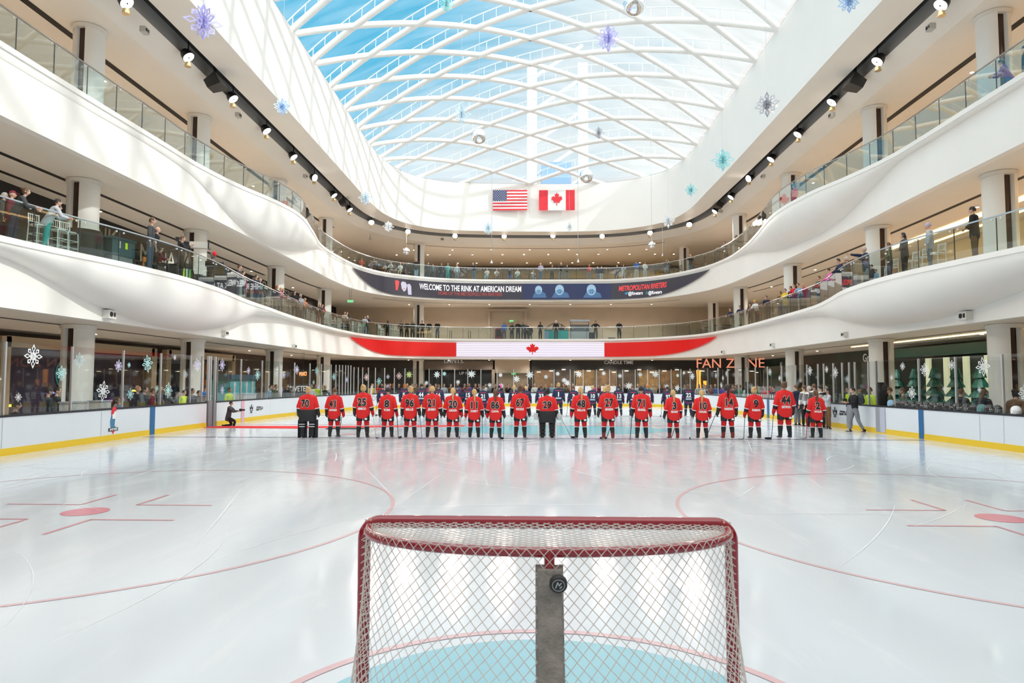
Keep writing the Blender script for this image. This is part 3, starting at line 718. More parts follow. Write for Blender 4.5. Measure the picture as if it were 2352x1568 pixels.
for key, lst in stk.items():
    for i, (px, py, r, c) in enumerate(sorted(lst)):
        s, z = BP.hit(px, py); d = (BP.pos(s)-Vector((CAM.x, CAM.y))).length; rad = r*d/FPX
        mb = MB(); M = Matrix.Rotation(R.uniform(-.2, .2), 3, 'Y')
        src = FM[1 if key == 'far' else 0]; mb.add([M @ Vector(v)*rad for v in src.v], src.f)
        o = link('snowflake_sticker', wrap(mb.mesh('snowflake_sticker'), BP, s, z, -.128), MATS['sticker_'+c])
        tag(o, '%s snowflake sticker, %s from the left on %s' % ('pale' if c == 'faint' else c, ORD[i], nmz[key][0]), 'sticker', 'snowflake stickers')

# ---------------------------------------------------------------- goal net in the foreground
net = empty('hockey_goal', (0.0, 0, 0)); tag(net, 'red framed hockey goal with white netting seen from behind in the foreground', 'goal')
GRED = mat('goal_red_paint', (.27, .004, .018), .2, coat=.6)
hw = .945; zt = 1.245; rr = .033
front = [(-hw, 0, 0), (-hw, 0, .6)]+[(-hw+.085-.085*math.cos(a*PI/16), 0, zt-.085+.085*math.sin(a*PI/16)) for a in range(9)]+[(0, 0, zt)]+[(hw-.085+.085*math.sin(a*PI/16), 0, zt-.085+.085*math.cos(a*PI/16)) for a in range(9)]+[(hw, 0, .6), (hw, 0, 0)]
MB().tube(front, rr, 20).build('goal_frame', GRED, net, smooth=True)
def dshape(w, d, z, n=40, e=2.6):
    out = []
    for i in range(n+1):
        a = PI*i/n; c, s_ = math.cos(a), math.sin(a)
        out.append((-w*math.copysign(abs(c)**(2/e), c), -d*(abs(s_)**(2/e)), z))
    return out
TOPZ = 1.215
MB().tube(dshape(hw-.03, .47, TOPZ, 48, 2.2), .023, 12).build('top_rear_bar', GRED, net, smooth=True)
MB().tube(dshape(hw+.03, 1.08, .03, 60, 2.8), .028, 12).build('base_frame', GRED, net, smooth=True)
MB().tube([(0.0, -.47, TOPZ), (0.0, -.50, 1.12), (0, -.53, 1.0), (0, -.60, .80), (0, -.75, .5), (0, -.93, .2), (0, -1.05, .05)], .024, 12).build('centre_support', GRED, net, smooth=True)
# grey pad strapped round the centre support
pad = MB(); V = []; F = []
PT = [(-.49, 1.155), (-.53, 1.0), (-.60, .80), (-.75, .5), (-.93, .2), (-1.03, .06)]
for y, z_ in PT:
    for x, dy in ((-.062, .045), (-.05, -.05), (.05, -.05), (.062, .045)): V.append((x, y+dy, z_))
for i in range(len(PT)-1):
    for j in range(4): F.append((i*4+j, i*4+(j+1) % 4, (i+1)*4+(j+1) % 4, (i+1)*4+j))
F += [(0, 1, 2, 3), (len(PT)*4-4, len(PT)*4-1, len(PT)*4-2, len(PT)*4-3)]
pad.add(V, F).build('grey_pad', mat('pad_felt', (.22, .205, .19), .95, var=.25, vscale=14, bump=.5, bscale=60), net)
# netting
def net_point(u, v):
    """u 0..1 round the goal, v 0 top .. 1 ice"""
    n = 60; A = NT[min(n-1, int(u*n))]; A2 = NT[min(n, int(u*n)+1)]; B = NB[min(n-1, int(u*n))]; B2 = NB[min(n, int(u*n)+1)]; t = u*n-int(u*n) if u < 1 else 1
    a = Vector(A).lerp(Vector(A2), t); b = Vector(B).lerp(Vector(B2), t)
    p = a.lerp(b, v); sag = math.sin(PI*v)*.07
    # hangs in a slack curve: steep first, then sweeping out to the base bar
    w = v**1.7; p.x = a.x+(b.x-a.x)*w; p.y = a.y+(b.y-a.y)*w
    return p
NT = dshape(hw-.02, .505, TOPZ+.022, 60, 2.2); NB = dshape(hw+.10, 1.12, .03, 60, 2.6)
# re-space u by arc length
def arc(P, n=60):
    d = [0]
    for a, b in zip(P, P[1:]): d.append(d[-1]+(Vector(b)-Vector(a)).length)
    out = []; j = 0
    for i in range(n+1):
        q = d[-1]*i/n
        while j < len(P)-2 and d[j+1] < q: j += 1
        t = (q-d[j])/max(1e-9, d[j+1]-d[j]); out.append(tuple(Vector(P[j]).lerp(Vector(P[j+1]), min(1, t))))
    return out
NT, NB = arc(NT), arc(NB)
nm = MB(); NU, NV = 46, 22
TW = mat('net_twine', (.60, .55, .52), .8)
for k in range(-NV, NU+1):
    for sg in (1, -1):
        pts = []
        for j in range(0, NV*2+1):
            v = j/(NV*2); u = (k+v*NV)/NU if sg > 0 else (k+NV-v*NV)/NU
            if 0 <= u <= 1: pts.append(net_point(u, v))
        if len(pts) > 1: nm.tube(pts, .0019, 5, cap=False)
nm.build('netting', TW, net, smooth=True)
tn = MB(); TU, TV = 40, 12
def top_point(u, v):
    n = 60; i = min(n-1, int(u*n)); t = u*n-i; b = Vector(NT[i]).lerp(Vector(NT[i+1]), t); a = Vector((max(-hw, min(hw, b.x*1.02)), 0.0, zt+.01)) ; p = a.lerp(b, v); p.z -= .02*math.sin(PI*v); return p
for k in range(-TV, TU+1):
    for sg in (1, -1):
        pts = []
        for j in range(TV*2+1):
            v = j/(TV*2); u = (k+v*TV)/TU if sg > 0 else (k+TV-v*TV)/TU
            if 0 <= u <= 1: pts.append(top_point(u, v))
        if len(pts) > 1: tn.tube(pts, .0019, 5, cap=False)
tn.build('top_netting', TW, net, smooth=True)
lc = MB()   # lacing round the posts and bars
for sx_ in (-1, 1):
    for i in range(34):
        z_ = .06+i*.034; lc.tube([(sx_*(hw-.002), -.036, z_+.004), (sx_*(hw-.02), -.032, z_+.01), (sx_*(hw-.036), -.008, z_+.016)], .0025, 5, cap=False)
    for i in range(30):
        z_ = .08+i*.038; lc.tube([(sx_*(hw-.03), -.02, z_), (sx_*(hw+.0), -.06-.2*(1-z_/1.25)**2, z_-.02)], .002, 5, cap=False)
for i in range(52):
    x = -hw+.06+i*(2*hw-.12)/51; lc.tube([(x, -.034, zt-.002), (x+.01, -.032, zt-.018), (x+.02, -.0, zt-.036)], .0022, 5, cap=False)
lc.build('lacing', mat('lace', (.75, .72, .68), .8), net)
pk = empty('hockey_puck', (.035, -.575, 1.11)); pk.rotation_euler = (0.25, 0, 0); tag(pk, 'black puck with white emblem wedged between the netting and the grey pad', 'puck')
MB().lathe([(.036, -.0127), (.038, -.010), (.038, .010), (.036, .0127)], n=32, M=Matrix.Rotation(PI/2, 3, 'X')).build('puck_disc', mat('puck_rubber', (.012, .013, .014), .5), pk, smooth=True)
ring_ = MB(); ring_.tube([(.026*math.cos(2*PI*i/24), -.0135, .026*math.sin(2*PI*i/24)) for i in range(24)], .0012, 5, closed=True)
for a_, b_2 in (((-.012, -.012), (-.004, .014)), ((-.004, .014), (.003, -.002)), ((.003, -.002), (.012, .012)), ((.006, -.014), (.014, -.004))): ring_.tube([(a_[0], -.0135, a_[1]), (b_2[0], -.0135, b_2[1])], .0022, 5)
ring_.build('puck_emblem', mat('puck_print', (.5, .55, .56), .5), pk)
# ---------------------------------------------------------------- lamps of the hall
LAMPB = mat('lamp_black', (.015, .015, .016), .4); LENS = mat('lamp_lens', (1, 1, 1), .3, emit=(1, .97, .92), es=6)
GOLD = mat('lamp_brass', (.65, .5, .28), .3, .7)
def spot_head(loc, aim, label, power=900):
    root = empty('stage_light', loc); tag(root, label, 'light', 'stage lights round the skylight')
    q = (Vector(aim)-Vector(loc)).to_track_quat('-Z', 'Y').to_matrix()
    MB().lathe([(.10, .34), (.17, .30), (.235, .16), (.26, .0), (.255, -.04), (.21, -.04)], n=24, M=q).build('housing', LAMPB, root, smooth=True)
    MB().lathe([(.235, -.045), (.235, -.055)], n=24, M=q).build('lens', LENS, root)
    mb = MB()
    for k in range(5): a = 2*PI*k/5+.3; mb.tube([q @ Vector((.03*math.cos(a), .03*math.sin(a), -.07)), q @ Vector((.235*math.cos(a), .235*math.sin(a), -.065))], .010, 5)
    mb.ball(q @ Vector((0, 0, -.07)), .035, 8, 5); mb.build('lens_guard', LAMPB, root)
    MB().tube([(0, 0, max(.5, ZDB+.52-loc[2])), (0, 0, .28)], .03, 6).build('stem', LAMPB, root)
    MB().tube([(0, 0, -.26), (0, 0, -.44)], [.11, .14], 14).build('brass_cup', GOLD, root, smooth=True)
    ld = bpy.data.lights.new('stage_lamp', 'SPOT'); ld.energy = power*1.15; ld.spot_size = math.radians(110); ld.spot_blend = .8; ld.shadow_soft_size = .3; ld.color = (1, .92, .82)
    lo = bpy.data.objects.new('stage_lamp', ld); COL.objects.link(lo); lo.location = Vector(loc)+q @ Vector((0, 0, -.12)); lo.rotation_euler = q.to_euler()
LP = Path(offp(DR, -1.9))
heads = [(290, 5), (432, 130), (535, 226), (612, 300), (674, 360), (722, 408), (767, 448), (803, 481), (853, 510), (937, 531), (1045, 541), (1158, 542), (1270, 541), (1383, 542), (1493, 534), (1583, 515),
 (1642, 485), (1679, 452), (1720, 410), (1771, 365), (1833, 308), (1911, 234), (2016, 140), (2162, 10)]
for i, (px, py) in enumerate(heads):
    s, z = LP.hit(px, py); p = LP.pos(s); nr = LP.nrm(s)
    far = p.y > 52; aim = (p.x+nr.x*12, p.y+nr.y*12, 0) if not far else (p.x*.7, p.y-16, 0)
    if px == 1720 or px == 722: aim = (p.x+nr.x*8, p.y-3, 12)
    spot_head((p.x, p.y, z), aim, 'round white faced stage light on black mount, %s from the left round the skylight ring' % ORD[i], 850 if px not in (1720, 722) else 60)
# more of the same lamps behind the camera's view line, nearer than the frame shows
for y in (10, 1, -8):
    for x in (-14.7, 15.0): 
        s = LP.sy(y, x > 0); p = LP.pos(s); nr = LP.nrm(s)
        spot_head((p.x, p.y, 15.7), (p.x+nr.x*12, p.y, 0), 'stage light on the near %s side ring above the rink end%s' % ('right' if x > 0 else 'left', {10: '', 1: ', second', -8: ', third'}[y]), 420)
def speaker(px, py, sz, label):
    s, z = LP.hit(px, py); p = LP.pos(s, .1); root = empty('loudspeaker', (p.x, p.y, z), math.atan2(LP.tan(s).y, LP.tan(s).x)); tag(root, label, 'speaker', 'black loudspeakers by the skylight ring')
    M = Matrix.Rotation(-.5, 3, 'X'); mb = MB(); w, d, h = sz, sz*.8, sz*.9
    V = [M @ Vector(v) for v in ((-w, -d, -h), (w, -d, -h), (w*.7, d, -h*.6), (-w*.7, d, -h*.6), (-w, -d, h*.6), (w, -d, h*.6), (w*.7, d, h*.5), (-w*.7, d, h*.5))]
    mb.add(V, [(0, 3, 2, 1), (4, 5, 6, 7), (0, 1, 5, 4), (1, 2, 6, 5), (2, 3, 7, 6), (3, 0, 4, 7)]).build('cabinet', LAMPB, root)
    MB().box((0, 0, (ZDB+.5-z)/2), (.1, .1, ZDB+.5-z)).build('bracket', LAMPB, root)
speaker(488, 190, .42, 'black loudspeaker between the stage lights at upper left')
speaker(1970, 190, .42, 'black loudspeaker between the stage lights at upper right')
speaker(785, 464, .35, 'small black loudspeaker on the far left ring'); speaker(1655, 470, .35, 'small black loudspeaker on the far right ring')
# small wall speakers / cameras on the fascias and slot wall
def wall_box(path, px, py, off, label, sz=.15, m=None):
    h = path.hit(px, py)
    if not h: return
    s, z = h; p = path.pos(s, off); t = path.tan(s)
    root = empty('wall_speaker', (p.x, p.y, z), math.atan2(t.y, t.x)); tag(root, label, 'speaker', 'small wall speakers')
    MB().box((0, 0, 0), (sz*1.4, sz, sz)).build('casing', m or mat('grey_casing', (.50, .48, .45), .5), root)
    MB().lathe([(sz*.3, 0), (sz*.3, .012)], n=12, c=(-sz*.25, -sz*.5, 0), M=Matrix.Rotation(PI/2, 3, 'X')).build('speaker_cone', BLACK, root)
    MB().box((sz*.35, -sz*.5, 0), (sz*.3, .02, sz*.5)).build('vent', BLACK, root)
SW = Path(offp(DR, -2.25))
for i, (px, py) in enumerate([(325, 70), (542, 265), (697, 405), (2145, 63), (1916, 265), (1757, 405), (1660, 485), (1015, 550)]):
    wall_box(SW, px, py, .12, 'small grey speaker box beside the lamp slot, %s' % ('%s on the left' % ORD[i] if i < 3 else '%s on the right' % ORD[i-3] if i < 7 else 'at the far end'), .22)
for i, (px, py) in enumerate([(243, 722), (512, 765), (672, 795), (2226, 725), (1945, 768), (1778, 792), (1664, 808)]):
    wall_box(W2, px, py, .10, 'small white box on the lower white fascia, %s on the %s side' % (ORD[i if i < 3 else i-3], 'left' if i < 3 else 'right'), .30 if i in (0, 3) else .24, mat('white_casing', (.72, .70, .66), .5))
# recessed ceiling downlights (middle and upper balconies)
DLM = mat('downlight', (1, 1, 1), .3, emit=(1, .86, .62), es=9)
def downlight(x, y, z, label, group, power=70, r=.07):
    root = empty('downlight', (x, y, z)); tag(root, label, 'light', group)
    MB().lathe([(r, 0), (r, -.02)], n=10).build('lamp_face', DLM, root)
    MB().lathe([(r+.03, .01), (r+.03, -.012), (r, -.012)], n=12).build('trim_ring', WHITE, root)
    if power:
        ld = bpy.data.lights.new('downlight_lamp', 'SPOT'); ld.energy = power*2.3; ld.spot_size = math.radians(150); ld.spot_blend = 1; ld.shadow_soft_size = .2; ld.color = (1, .91, .80)
        lo = bpy.data.objects.new('downlight_lamp', ld); COL.objects.link(lo); lo.location = (x, y, z-.1)
GZ = [(ZB2, 'ground floor', 1.0), (ZB3, 'middle balcony', 1.0), (ZC3, 'top balcony', 1.5)]
for z, nm, k in GZ:
    for sx_ in (-1, 1):
        for i, y in enumerate((9, 17, 25, 33, 41, 49, 56)):
            if nm == 'ground floor' and i in (1, 3, 5): pw = 60
            else: pw = 150*k
            downlight(sx_*19.3, y, z-.01, 'round downlight in the %s %s ceiling' % ('left' if sx_ < 0 else 'right', nm), 'downlights %s %s' % ('left' if sx_ < 0 else 'right', nm), pw)
    for i in range(7):
        x = -12+i*4; downlight(x, 61.0 if nm != 'top balcony' else 63.5, z-.01, 'round downlight in the far %s ceiling' % nm, 'downlights far %s' % nm, 110*k if nm != 'ground floor' else 60)
for i in range(24):
    x = -14+(i % 12)*2.7+R.uniform(-.4, .4); y = 66+(i//12)*5
    downlight(x, y, ZC3-.02 if y < 72 else ZC3-.56, 'tiny downlight in the brown ceiling behind the far top balcony', 'tiny far top downlights', 0, .09)
# ---------------------------------------------------------------- mirror balls and hanging snowflakes
def above(P, r, fallback):
    """height of whatever the cable is fixed to, straight above P"""
    dg = bpy.context.evaluated_depsgraph_get()
    ok, hit, *_ = SC.ray_cast(dg, Vector((P.x, P.y, P.z+r+.15)), Vector((0, 0, 1)))
    return hit.z if ok and hit.z < 27 else fallback
CHROME = mat('mirror', (.85, .87, .9), .06, 1)
def mirror_ball(px, py, Y, rpx, label):
    c = at(px, py, Y=Y); r = rpx*(Y-CAM.y)/FPX; root = empty('mirror_ball', c); tag(root, label, 'mirror ball', 'hanging mirror balls')
    MB().ball((0, 0, 0), r, 28, 18).build('ball', CHROME, root, smooth=True)
    MB().lathe([(.05, r-.01), (.05, r+.05)], n=8).build('cap', STEEL, root)
    top = above(c, r, vz(c.x, c.y))
    MB().tube([(0, 0, r), (0, 0, max(.4, top-c.z))], .012, 5).build('cable', STEEL, root)
for (px, py, Y, r, lb) in ((1458, 8, 30, 28, 'large mirror ball at the top of the skylight, right of centre'), (1100, 313, 38, 18, 'mirror ball before the skylight above the two flags'), (1347, 404, 48, 16.5, 'mirror ball at the foot of the skylight, above the maple leaf flag'),
                           (933, 577, 50, 8.5, 'small mirror ball hanging over the far left top balcony'), (1497, 563, 50, 8.5, 'small mirror ball hanging over the far right top balcony')):
    mirror_ball(px, py, Y, r, lb)
FC = {'violet': (.62, .60, .95), 'blue': (.50, .70, .95), 'teal': (.40, .78, .82), 'icy': (.72, .86, .95), 'white': (.88, .9, .93), 'grey': (.55, .56, .62)}
def hanging_flake(px, py, Y, rpx, yaw, c, label):
    P = at(px, py, Y=Y)
    if P.y > 49: Y = 49; P = at(px, py, Y=Y)
    r = rpx*(Y-CAM.y)/FPX; root = empty('hanging_snowflake', P, yaw); tag(root, label, 'snowflake', 'hanging snowflakes')
    m = mat('flake_'+c, FC[c], .35, spec=.6)
    for k in range(3):
        src = FM[0]; mb = MB(); M = Matrix.Rotation(k*PI/3, 3, 'Z')
        V = [M @ Vector((v[0]*r, -.006, v[2]*r)) for v in src.v]; W_ = [M @ Vector((v[0]*r, .006, v[2]*r)) for v in src.v]
        mb.add(V, src.f); mb.add(W_, [f[::-1] for f in src.f]); mb.build('flake_leaf', m, root)
    top = above(P, r, vz(P.x, P.y))
    MB().tube([(0, 0, r), (0, 0, max(r+.3, top-P.z))], .006, 4).build('thread', mat('thread', (.7, .7, .72), .5), root)
for a in ((467, 50, 15, 45, .5, 'violet', 'large violet blue snowflake hanging at upper left'), (648, 245, 24, 22, .8, 'blue', 'small blue snowflake hanging on the left below the skylight edge'),
          (839, 455, 40, 17, .4, 'icy', 'icy white snowflake hanging at the far left ring'), (1025, 8, 28, 22, .2, 'teal', 'teal snowflake hanging at the top of the skylight'),
          (1060, 262, 36, 24, 1.1, 'icy', 'icy snowflake hanging above the left mirror ball'), (1397, 88, 30, 34, .15, 'violet', 'large violet snowflake hanging in the middle of the skylight'),
          (1375, 305, 42, 15, 1.0, 'grey', 'small greyish snowflake hanging above the right mirror ball'), (1660, 367, 26, 27, .9, 'teal', 'teal and violet snowflake hanging against the right drum wall'),
          (1762, 240, 23, 31, 1.35, 'grey', 'narrow grey snowflake hanging edge on at right'), (1950, 4, 15, 28, .2, 'blue', 'blue snowflake hanging at the upper right edge of the picture'),
          (1587, 436, 38, 16, .1, 'teal', 'small teal snowflake hanging at the far right drum wall'), (1535, 507, 44, 18, .3, 'white', 'white snowflake hanging right of the flags'),
          (1121, 524, 50, 16, .4, 'icy', 'white snowflake hanging below the striped flag'), (1308, 520, 52, 14, 1.2, 'white', 'faint white snowflake hanging below the maple leaf flag'), (892, 520, 50, 14, 1.4, 'white', 'thin white snowflake seen edge on at the far left')):
    hanging_flake(*a)
for i, (px, py0, py1) in enumerate(((1129, 545, 600), (1328, 545, 598), (1522, 560, 584), (850, 480, 545))):
    P = at(px, py1, Y=56); root = empty('ceiling_hook', P); tag(root, 'thin hanging wire with a small hook at the far end, %s from the left' % ORD[(1, 2, 3, 0)[i]], 'hook', 'hanging wires')
    MB().tube([(0, 0, 0), (0, 0, above(P, 0, ZDB)-P.z)], .02, 4).build('wire', STEEL, root); MB().lathe([(.13, -.18), (.02, .12)], n=8).build('weight', STEEL, root)

# ---------------------------------------------------------------- flags
def cloth(w, h, nx=24, nz=12, amp=.03):
    mb = MB(); V = [((i/nx-.5)*w, amp*math.sin(i*.7)*(.4+.6*(1-j/nz)), (j/nz-.5)*h) for i in range(nx+1) for j in range(nz+1)]
    return mb.add(V, [(i*(nz+1)+j, (i+1)*(nz+1)+j, (i+1)*(nz+1)+j+1, i*(nz+1)+j+1) for i in range(nx) for j in range(nz)])
LEAF = [(0, 1), (.13, .76), (.30, .84), (.22, .36), (.44, .58), (.50, .46), (.72, .50), (.65, .28), (.76, .20), (.36, -.12), (.42, -.28), (.04, -.22), (.05, -.62), (-.05, -.62), (-.04, -.22), (-.42, -.28), (-.36, -.12), (-.76, .20), (-.65, .28), (-.72, .50), (-.50, .46), (-.44, .58), (-.22, .36), (-.30, .84), (-.13, .76)]
FR = mat('flag_red', (.78, .03, .05), .6, var=.08, vscale=2); FW = mat('flag_white', (.85, .84, .84), .6); FB = mat('flag_navy', (.06, .08, .20), .6)
def flag(px0, px1, py0, py1, nm, label):
    Y = 57.85; A, B = at(px0, py1, Y=Y), at(px1, py0, Y=Y); root = empty('flag', ((A.x+B.x)/2, Y, (A.z+B.z)/2)); tag(root, label, 'flag'); return root, B.x-A.x, B.z-A.z
def part_cloth(x0, x1, z0, z1, m, root, nm, dy=0):
    c = cloth(x1-x0, z1-z0, max(2, int((x1-x0)*8)), 4, .015); c.v = [(v[0]+(x0+x1)/2, v[1]+dy, v[2]+(z0+z1)/2) for v in c.v]; return c.build(nm, m, root, smooth=True)
f, w, h = flag(1132, 1211, 436, 483, '', 'striped flag with blue starred corner on the white wall beside the maple leaf flag')
for k in range(13): part_cloth(-w/2, w/2, -h/2+k*h/13, -h/2+(k+1)*h/13, FR if k % 2 == 0 else FW, f, 'stripe')
part_cloth(-w/2, -w/2+w*.40, h/2-h*7/13, h/2, FB, f, 'canton', -.03)
mb = MB()
for r_ in range(9):
    for c_ in range(6 if r_ % 2 == 0 else 5):
        x = -w/2+w*.40*((c_+(.5 if r_ % 2 == 0 else 1))/6); z_ = h/2-h*7/13*((r_+.5)/9); pts = []
        for q in range(10): a = PI/2+q*PI/5; rr_ = .055 if q % 2 == 0 else .022; pts.append((x+rr_*math.cos(a), -.075, z_+rr_*math.sin(a)))
        mb.add(pts, [tuple(range(10))])
o = mb.build('stars', FW, f); o['kind'] = 'stuff'
f, w, h = flag(1238, 1320, 436, 483, '', 'red and white maple leaf flag hung on the white wall below the skylight')
part_cloth(-w/2, -w/4, -h/2, h/2, FR, f, 'red_band'); part_cloth(-w/4, w/4, -h/2, h/2, FW, f, 'white_field'); part_cloth(w/4, w/2, -h/2, h/2, FR, f, 'red_band')
mb = MB(); mb.poly([(x*h*.36, z_*h*.40-.05) for x, z_ in LEAF], .01); mb.v = [(v[0], v[1]-.05, v[2]) for v in mb.v]; mb.build('maple_leaf', FR, f)

# ---------------------------------------------------------------- LED banners on the far fascias
def screen(name, c, es=.55): return mat(name, tuple(q*.6 for q in c), .35, emit=c, es=es)
def lens_panel(W, sa, sb, top, bot, m, name, parent, off=.03, s_lo=None, s_hi=None, n=60):
    s_lo = sa if s_lo is None else s_lo; s_hi = sb if s_hi is None else s_hi; mb = MB(); V = []; F = []
    for i in range(n+1):
        q = s_lo+(s_hi-s_lo)*i/n; p = W.pos(q, off); V += [(p.x, p.y, bot(q)), (p.x, p.y, top(q))]
    for i in range(n): F.append((2*i, 2*i+2, 2*i+3, 2*i+1))
    return mb.add(V, F).build(name, m, parent)
def lens(W, x0, x1, zt_, zb_, right_slim=0):
    sa = min(range(len(W.s)), key=lambda i: abs(W.p[i].y-x0)+(1e3 if W.p[i].x > 0 else 0)); sb = min(range(len(W.s)), key=lambda i: abs(W.p[i].y-x1)+(1e3 if W.p[i].x < 0 else 0))
    sa, sb = W.s[sa], W.s[sb]
    def bot(q):
        a = (q-sa)/6.5; b = (sb-q)/(8.5 if right_slim else 6.5); f = 1
        if a < 1: f = min(f, math.sin(PI/2*max(0, a)))
        if b < 1: f = min(f, math.sin(PI/2*max(0, b)))
        return zt_-(zt_-zb_)*f
    return sa, sb, bot
sa, sb, bot = lens(W2, 49.5, 49.3, 5.52, 4.24, 1)
b2 = empty('led_banner', (0, 0, 0)); tag(b2, 'red and white curved LED banner with red maple leaf on the lower far fascia', 'banner')
SR = screen('led_red', (.55, .006, .005), .42); SRW = bpy.data.materials['led_red']
tf = lambda q: 5.54
qa, qb = W2.hit(1048, 800)[0], W2.hit(1388, 800)[0]
LOFF = .13
lens_panel(W2, sa, sb, tf, bot, SR, 'red_screen', b2, LOFF, sa, qa, 60); lens_panel(W2, sa, sb, tf, bot, SR, 'red_screen', b2, LOFF, qb, sb, 60)
lv_m = bpy.data.materials.new('led_lavender'); lv_m.use_nodes = True; n_ = lv_m.node_tree.nodes; l_ = lv_m.node_tree.links; pp = n_['Principled BSDF']
t_ = n_.new('ShaderNodeTexCoord'); w_ = n_.new('ShaderNodeTexWave'); w_.bands_direction = 'Z'; w_.inputs['Scale'].default_value = 1.9; w_.inputs['Distortion'].default_value = .6
r_ = n_.new('ShaderNodeValToRGB'); r_.color_ramp.elements[0].color = (.36, .31, .42, 1); r_.color_ramp.elements[1].color = (.62, .58, .68, 1)
l_.new(t_.outputs['Object'], w_.inputs[0]); l_.new(w_.outputs['Fac'], r_.inputs[0]); l_.new(r_.outputs[0], pp.inputs['Emission Color']); l_.new(r_.outputs[0], pp.inputs['Base Color']); pp.inputs['Emission Strength'].default_value = .6
lens_panel(W2, sa, sb, tf, bot, lv_m, 'white_screen', b2, LOFF, qa, qb, 40)
s_, z_ = W2.hit(1223, 803)
link('maple_leaf', wrap(MB().poly([(x*.82, zz*.66-.05) for x, zz in LEAF], .01).mesh('maple_leaf'), W2, s_, z_, LOFF+.03), SR, b2)
sa, sb, bot = lens(W3, 49.5, 50.5, 11.18, 9.68, 1)
b3 = empty('led_banner', (0, 0, 0)); tag(b3, 'dark curved LED banner with welcome lettering on the upper far fascia', 'banner')
tf = lambda q: 11.2
lens_panel(W3, sa, sb, tf, bot, screen('led_dark', (.035, .033, .045), .5), 'dark_screen', b3, LOFF, n=110)
def on3(me, px, py, m, nm, off=.035):
    s, z = W3.hit(px, py); return link(nm, wrap(me, W3, s, z, LOFF+off), m, b3)
LT = screen('led_text', (.80, .78, .80), .8); RT = screen('led_red_text', (.75, .05, .05), .7); DRT = screen('led_dim_red', (.30, .05, .04), .6)
on3(text_mesh('WELCOME TO THE RINK AT AMERICAN DREAM', .76, .008, sx=.60), 1079, 664, LT, 'lettering')
on3(text_mesh('HOME OF THE METROPOLITAN RIVETERS', .46, .006, sx=.72), 1079, 676, DRT, 'lettering', .03)
on3(text_mesh('METROPOLITAN RIVETERS', .66, .010, .3, sx=.62), 1479, 660, RT, 'lettering')
on3(text_mesh('@Riveters', .44, .004, sx=.75), 1461, 674, LT, 'lettering'); on3(text_mesh('@Riveters', .44, .004, sx=.75), 1507, 672, LT, 'lettering')
bl = screen('led_blue', (.03, .22, .38), .6); on3(MB().poly([(-.15, -.05), (-.02, -.14), (.14, .0), (.16, .13), (.02, .12), (-.04, .02), (-.15, .1)], .01).mesh('bird'), 1440, 674, bl, 'bird_icon'); on3(MB().poly([(-.12, -.12), (.12, -.12), (.12, .12), (-.12, .12)], .01).mesh('sq'), 1488, 673, screen('led_teal_dark', (.03, .12, .16), .6), 'camera_icon')
# coloured patches and plain figures on the screen
SKN = screen('led_skin', (.42, .40, .50), .6); on3(MB().poly([(-.28, .28), (-.12, .45), (.22, .40), (.36, .1), (.26, -.30), (.05, -.48), (-.2, -.2)], .01).mesh('f'), 925, 658, SKN, 'figure_face', .03)
on3(MB().poly([(-.1, -.42), (.06, -.48), (.18, -.1), (.26, .38), (.05, .45), (-.18, .4)], .01).mesh('f'), 909, 655, RT, 'figure_scarf', .034); on3(MB().poly([(-.22, .35), (.05, .4), (.2, .2), (.26, -.6), (-.1, -.6), (-.16, -.1)], .01).mesh('f'), 938, 662, SKN, 'figure_hand', .032)
on3(MB().poly([(-.1, 0), (0, .05), (.1, 0), (0, -.06)], .01).mesh('f'), 926, 663, RT, 'figure_mouth', .05)
H1 = screen('led_helmet', (.24, .36, .48), .6); H2 = screen('led_player', (.05, .11, .22), .6); H3 = screen('led_visor', (.04, .14, .24), .6)
qs = W3.hit(1302, 668)[0]; grid_panel(W3, qs-4.2, qs+4.2, 9.72, 11.18, LOFF+.012, 16).build('blue_patch', screen('led_navy', (.018, .025, .07), .6), b3)
for px, sc in ((1237, .8), (1285, 1), (1358, 1.05)):
    on3(MB().poly([(-.75*sc, -.62), (.95*sc, -.62), (.8*sc, -.2), (.3*sc, .02), (-.4*sc, -.02)], .01).mesh('f'), px, 669, H2, 'figure_shoulders', .02)
    on3(MB().poly([(.42*math.cos(a*PI/10)*sc, .5*math.sin(a*PI/10)*sc) for a in range(20)], .01).mesh('f'), px, 666, H1, 'figure_helmet', .03)
    on3(MB().poly([(.28*math.cos(a*PI/8)*sc, .22*math.sin(a*PI/8)*sc-.14) for a in range(16)], .01).mesh('f'), px, 666.5, H3, 'figure_visor', .05)
    g_ = MB()
    for k in (-.16, 0, .16): g_.tube([(k*sc, 0, -.36*sc), (k*sc, 0, .06*sc)], .012, 4)
    g_.tube([(-.26*sc, 0, -.14*sc), (.26*sc, 0, -.14*sc)], .012, 4); on3(g_.mesh('f'), px, 666.5, H1, 'figure_cage', .06)

# ---------------------------------------------------------------- signs and shopfronts
def sign(txt, loc, size, m, label, rz=0, board=None, off=.004, cat='sign', par=None, space=1.0, hang=0):
    root = empty('sign', loc, rz); tag(root, label, cat)
    link('lettering', text_mesh(txt, size, off, ext=.01, space=space), m, root)
    if hang:
        for x_ in (-.3*size, .3*size): MB().tube([(x_, .03, 0), (x_, .03, hang)], .012, 5).build('hanger', DSTEEL, root)
    if board: MB().box((0, .06, 0), (board[0], .08, board[1])).build('sign_board', board[2], root)
    return root
SILV = mat('sign_silver', (.50, .50, .50), .4, emit=(.6, .58, .55), es=.12); ORNG = mat('sign_orange', (.7, .28, .16), .5, emit=(.8, .3, .18), es=.45)
DK = mat('sign_black', (.02, .02, .022), .5)
def gp(px, py, Y): return at(px, py, Y=Y)
sign('LMNTS.', gp(1043, 829, 62.0), .62, SILV, 'silver LMNTS shop lettering under the far fascia at left')
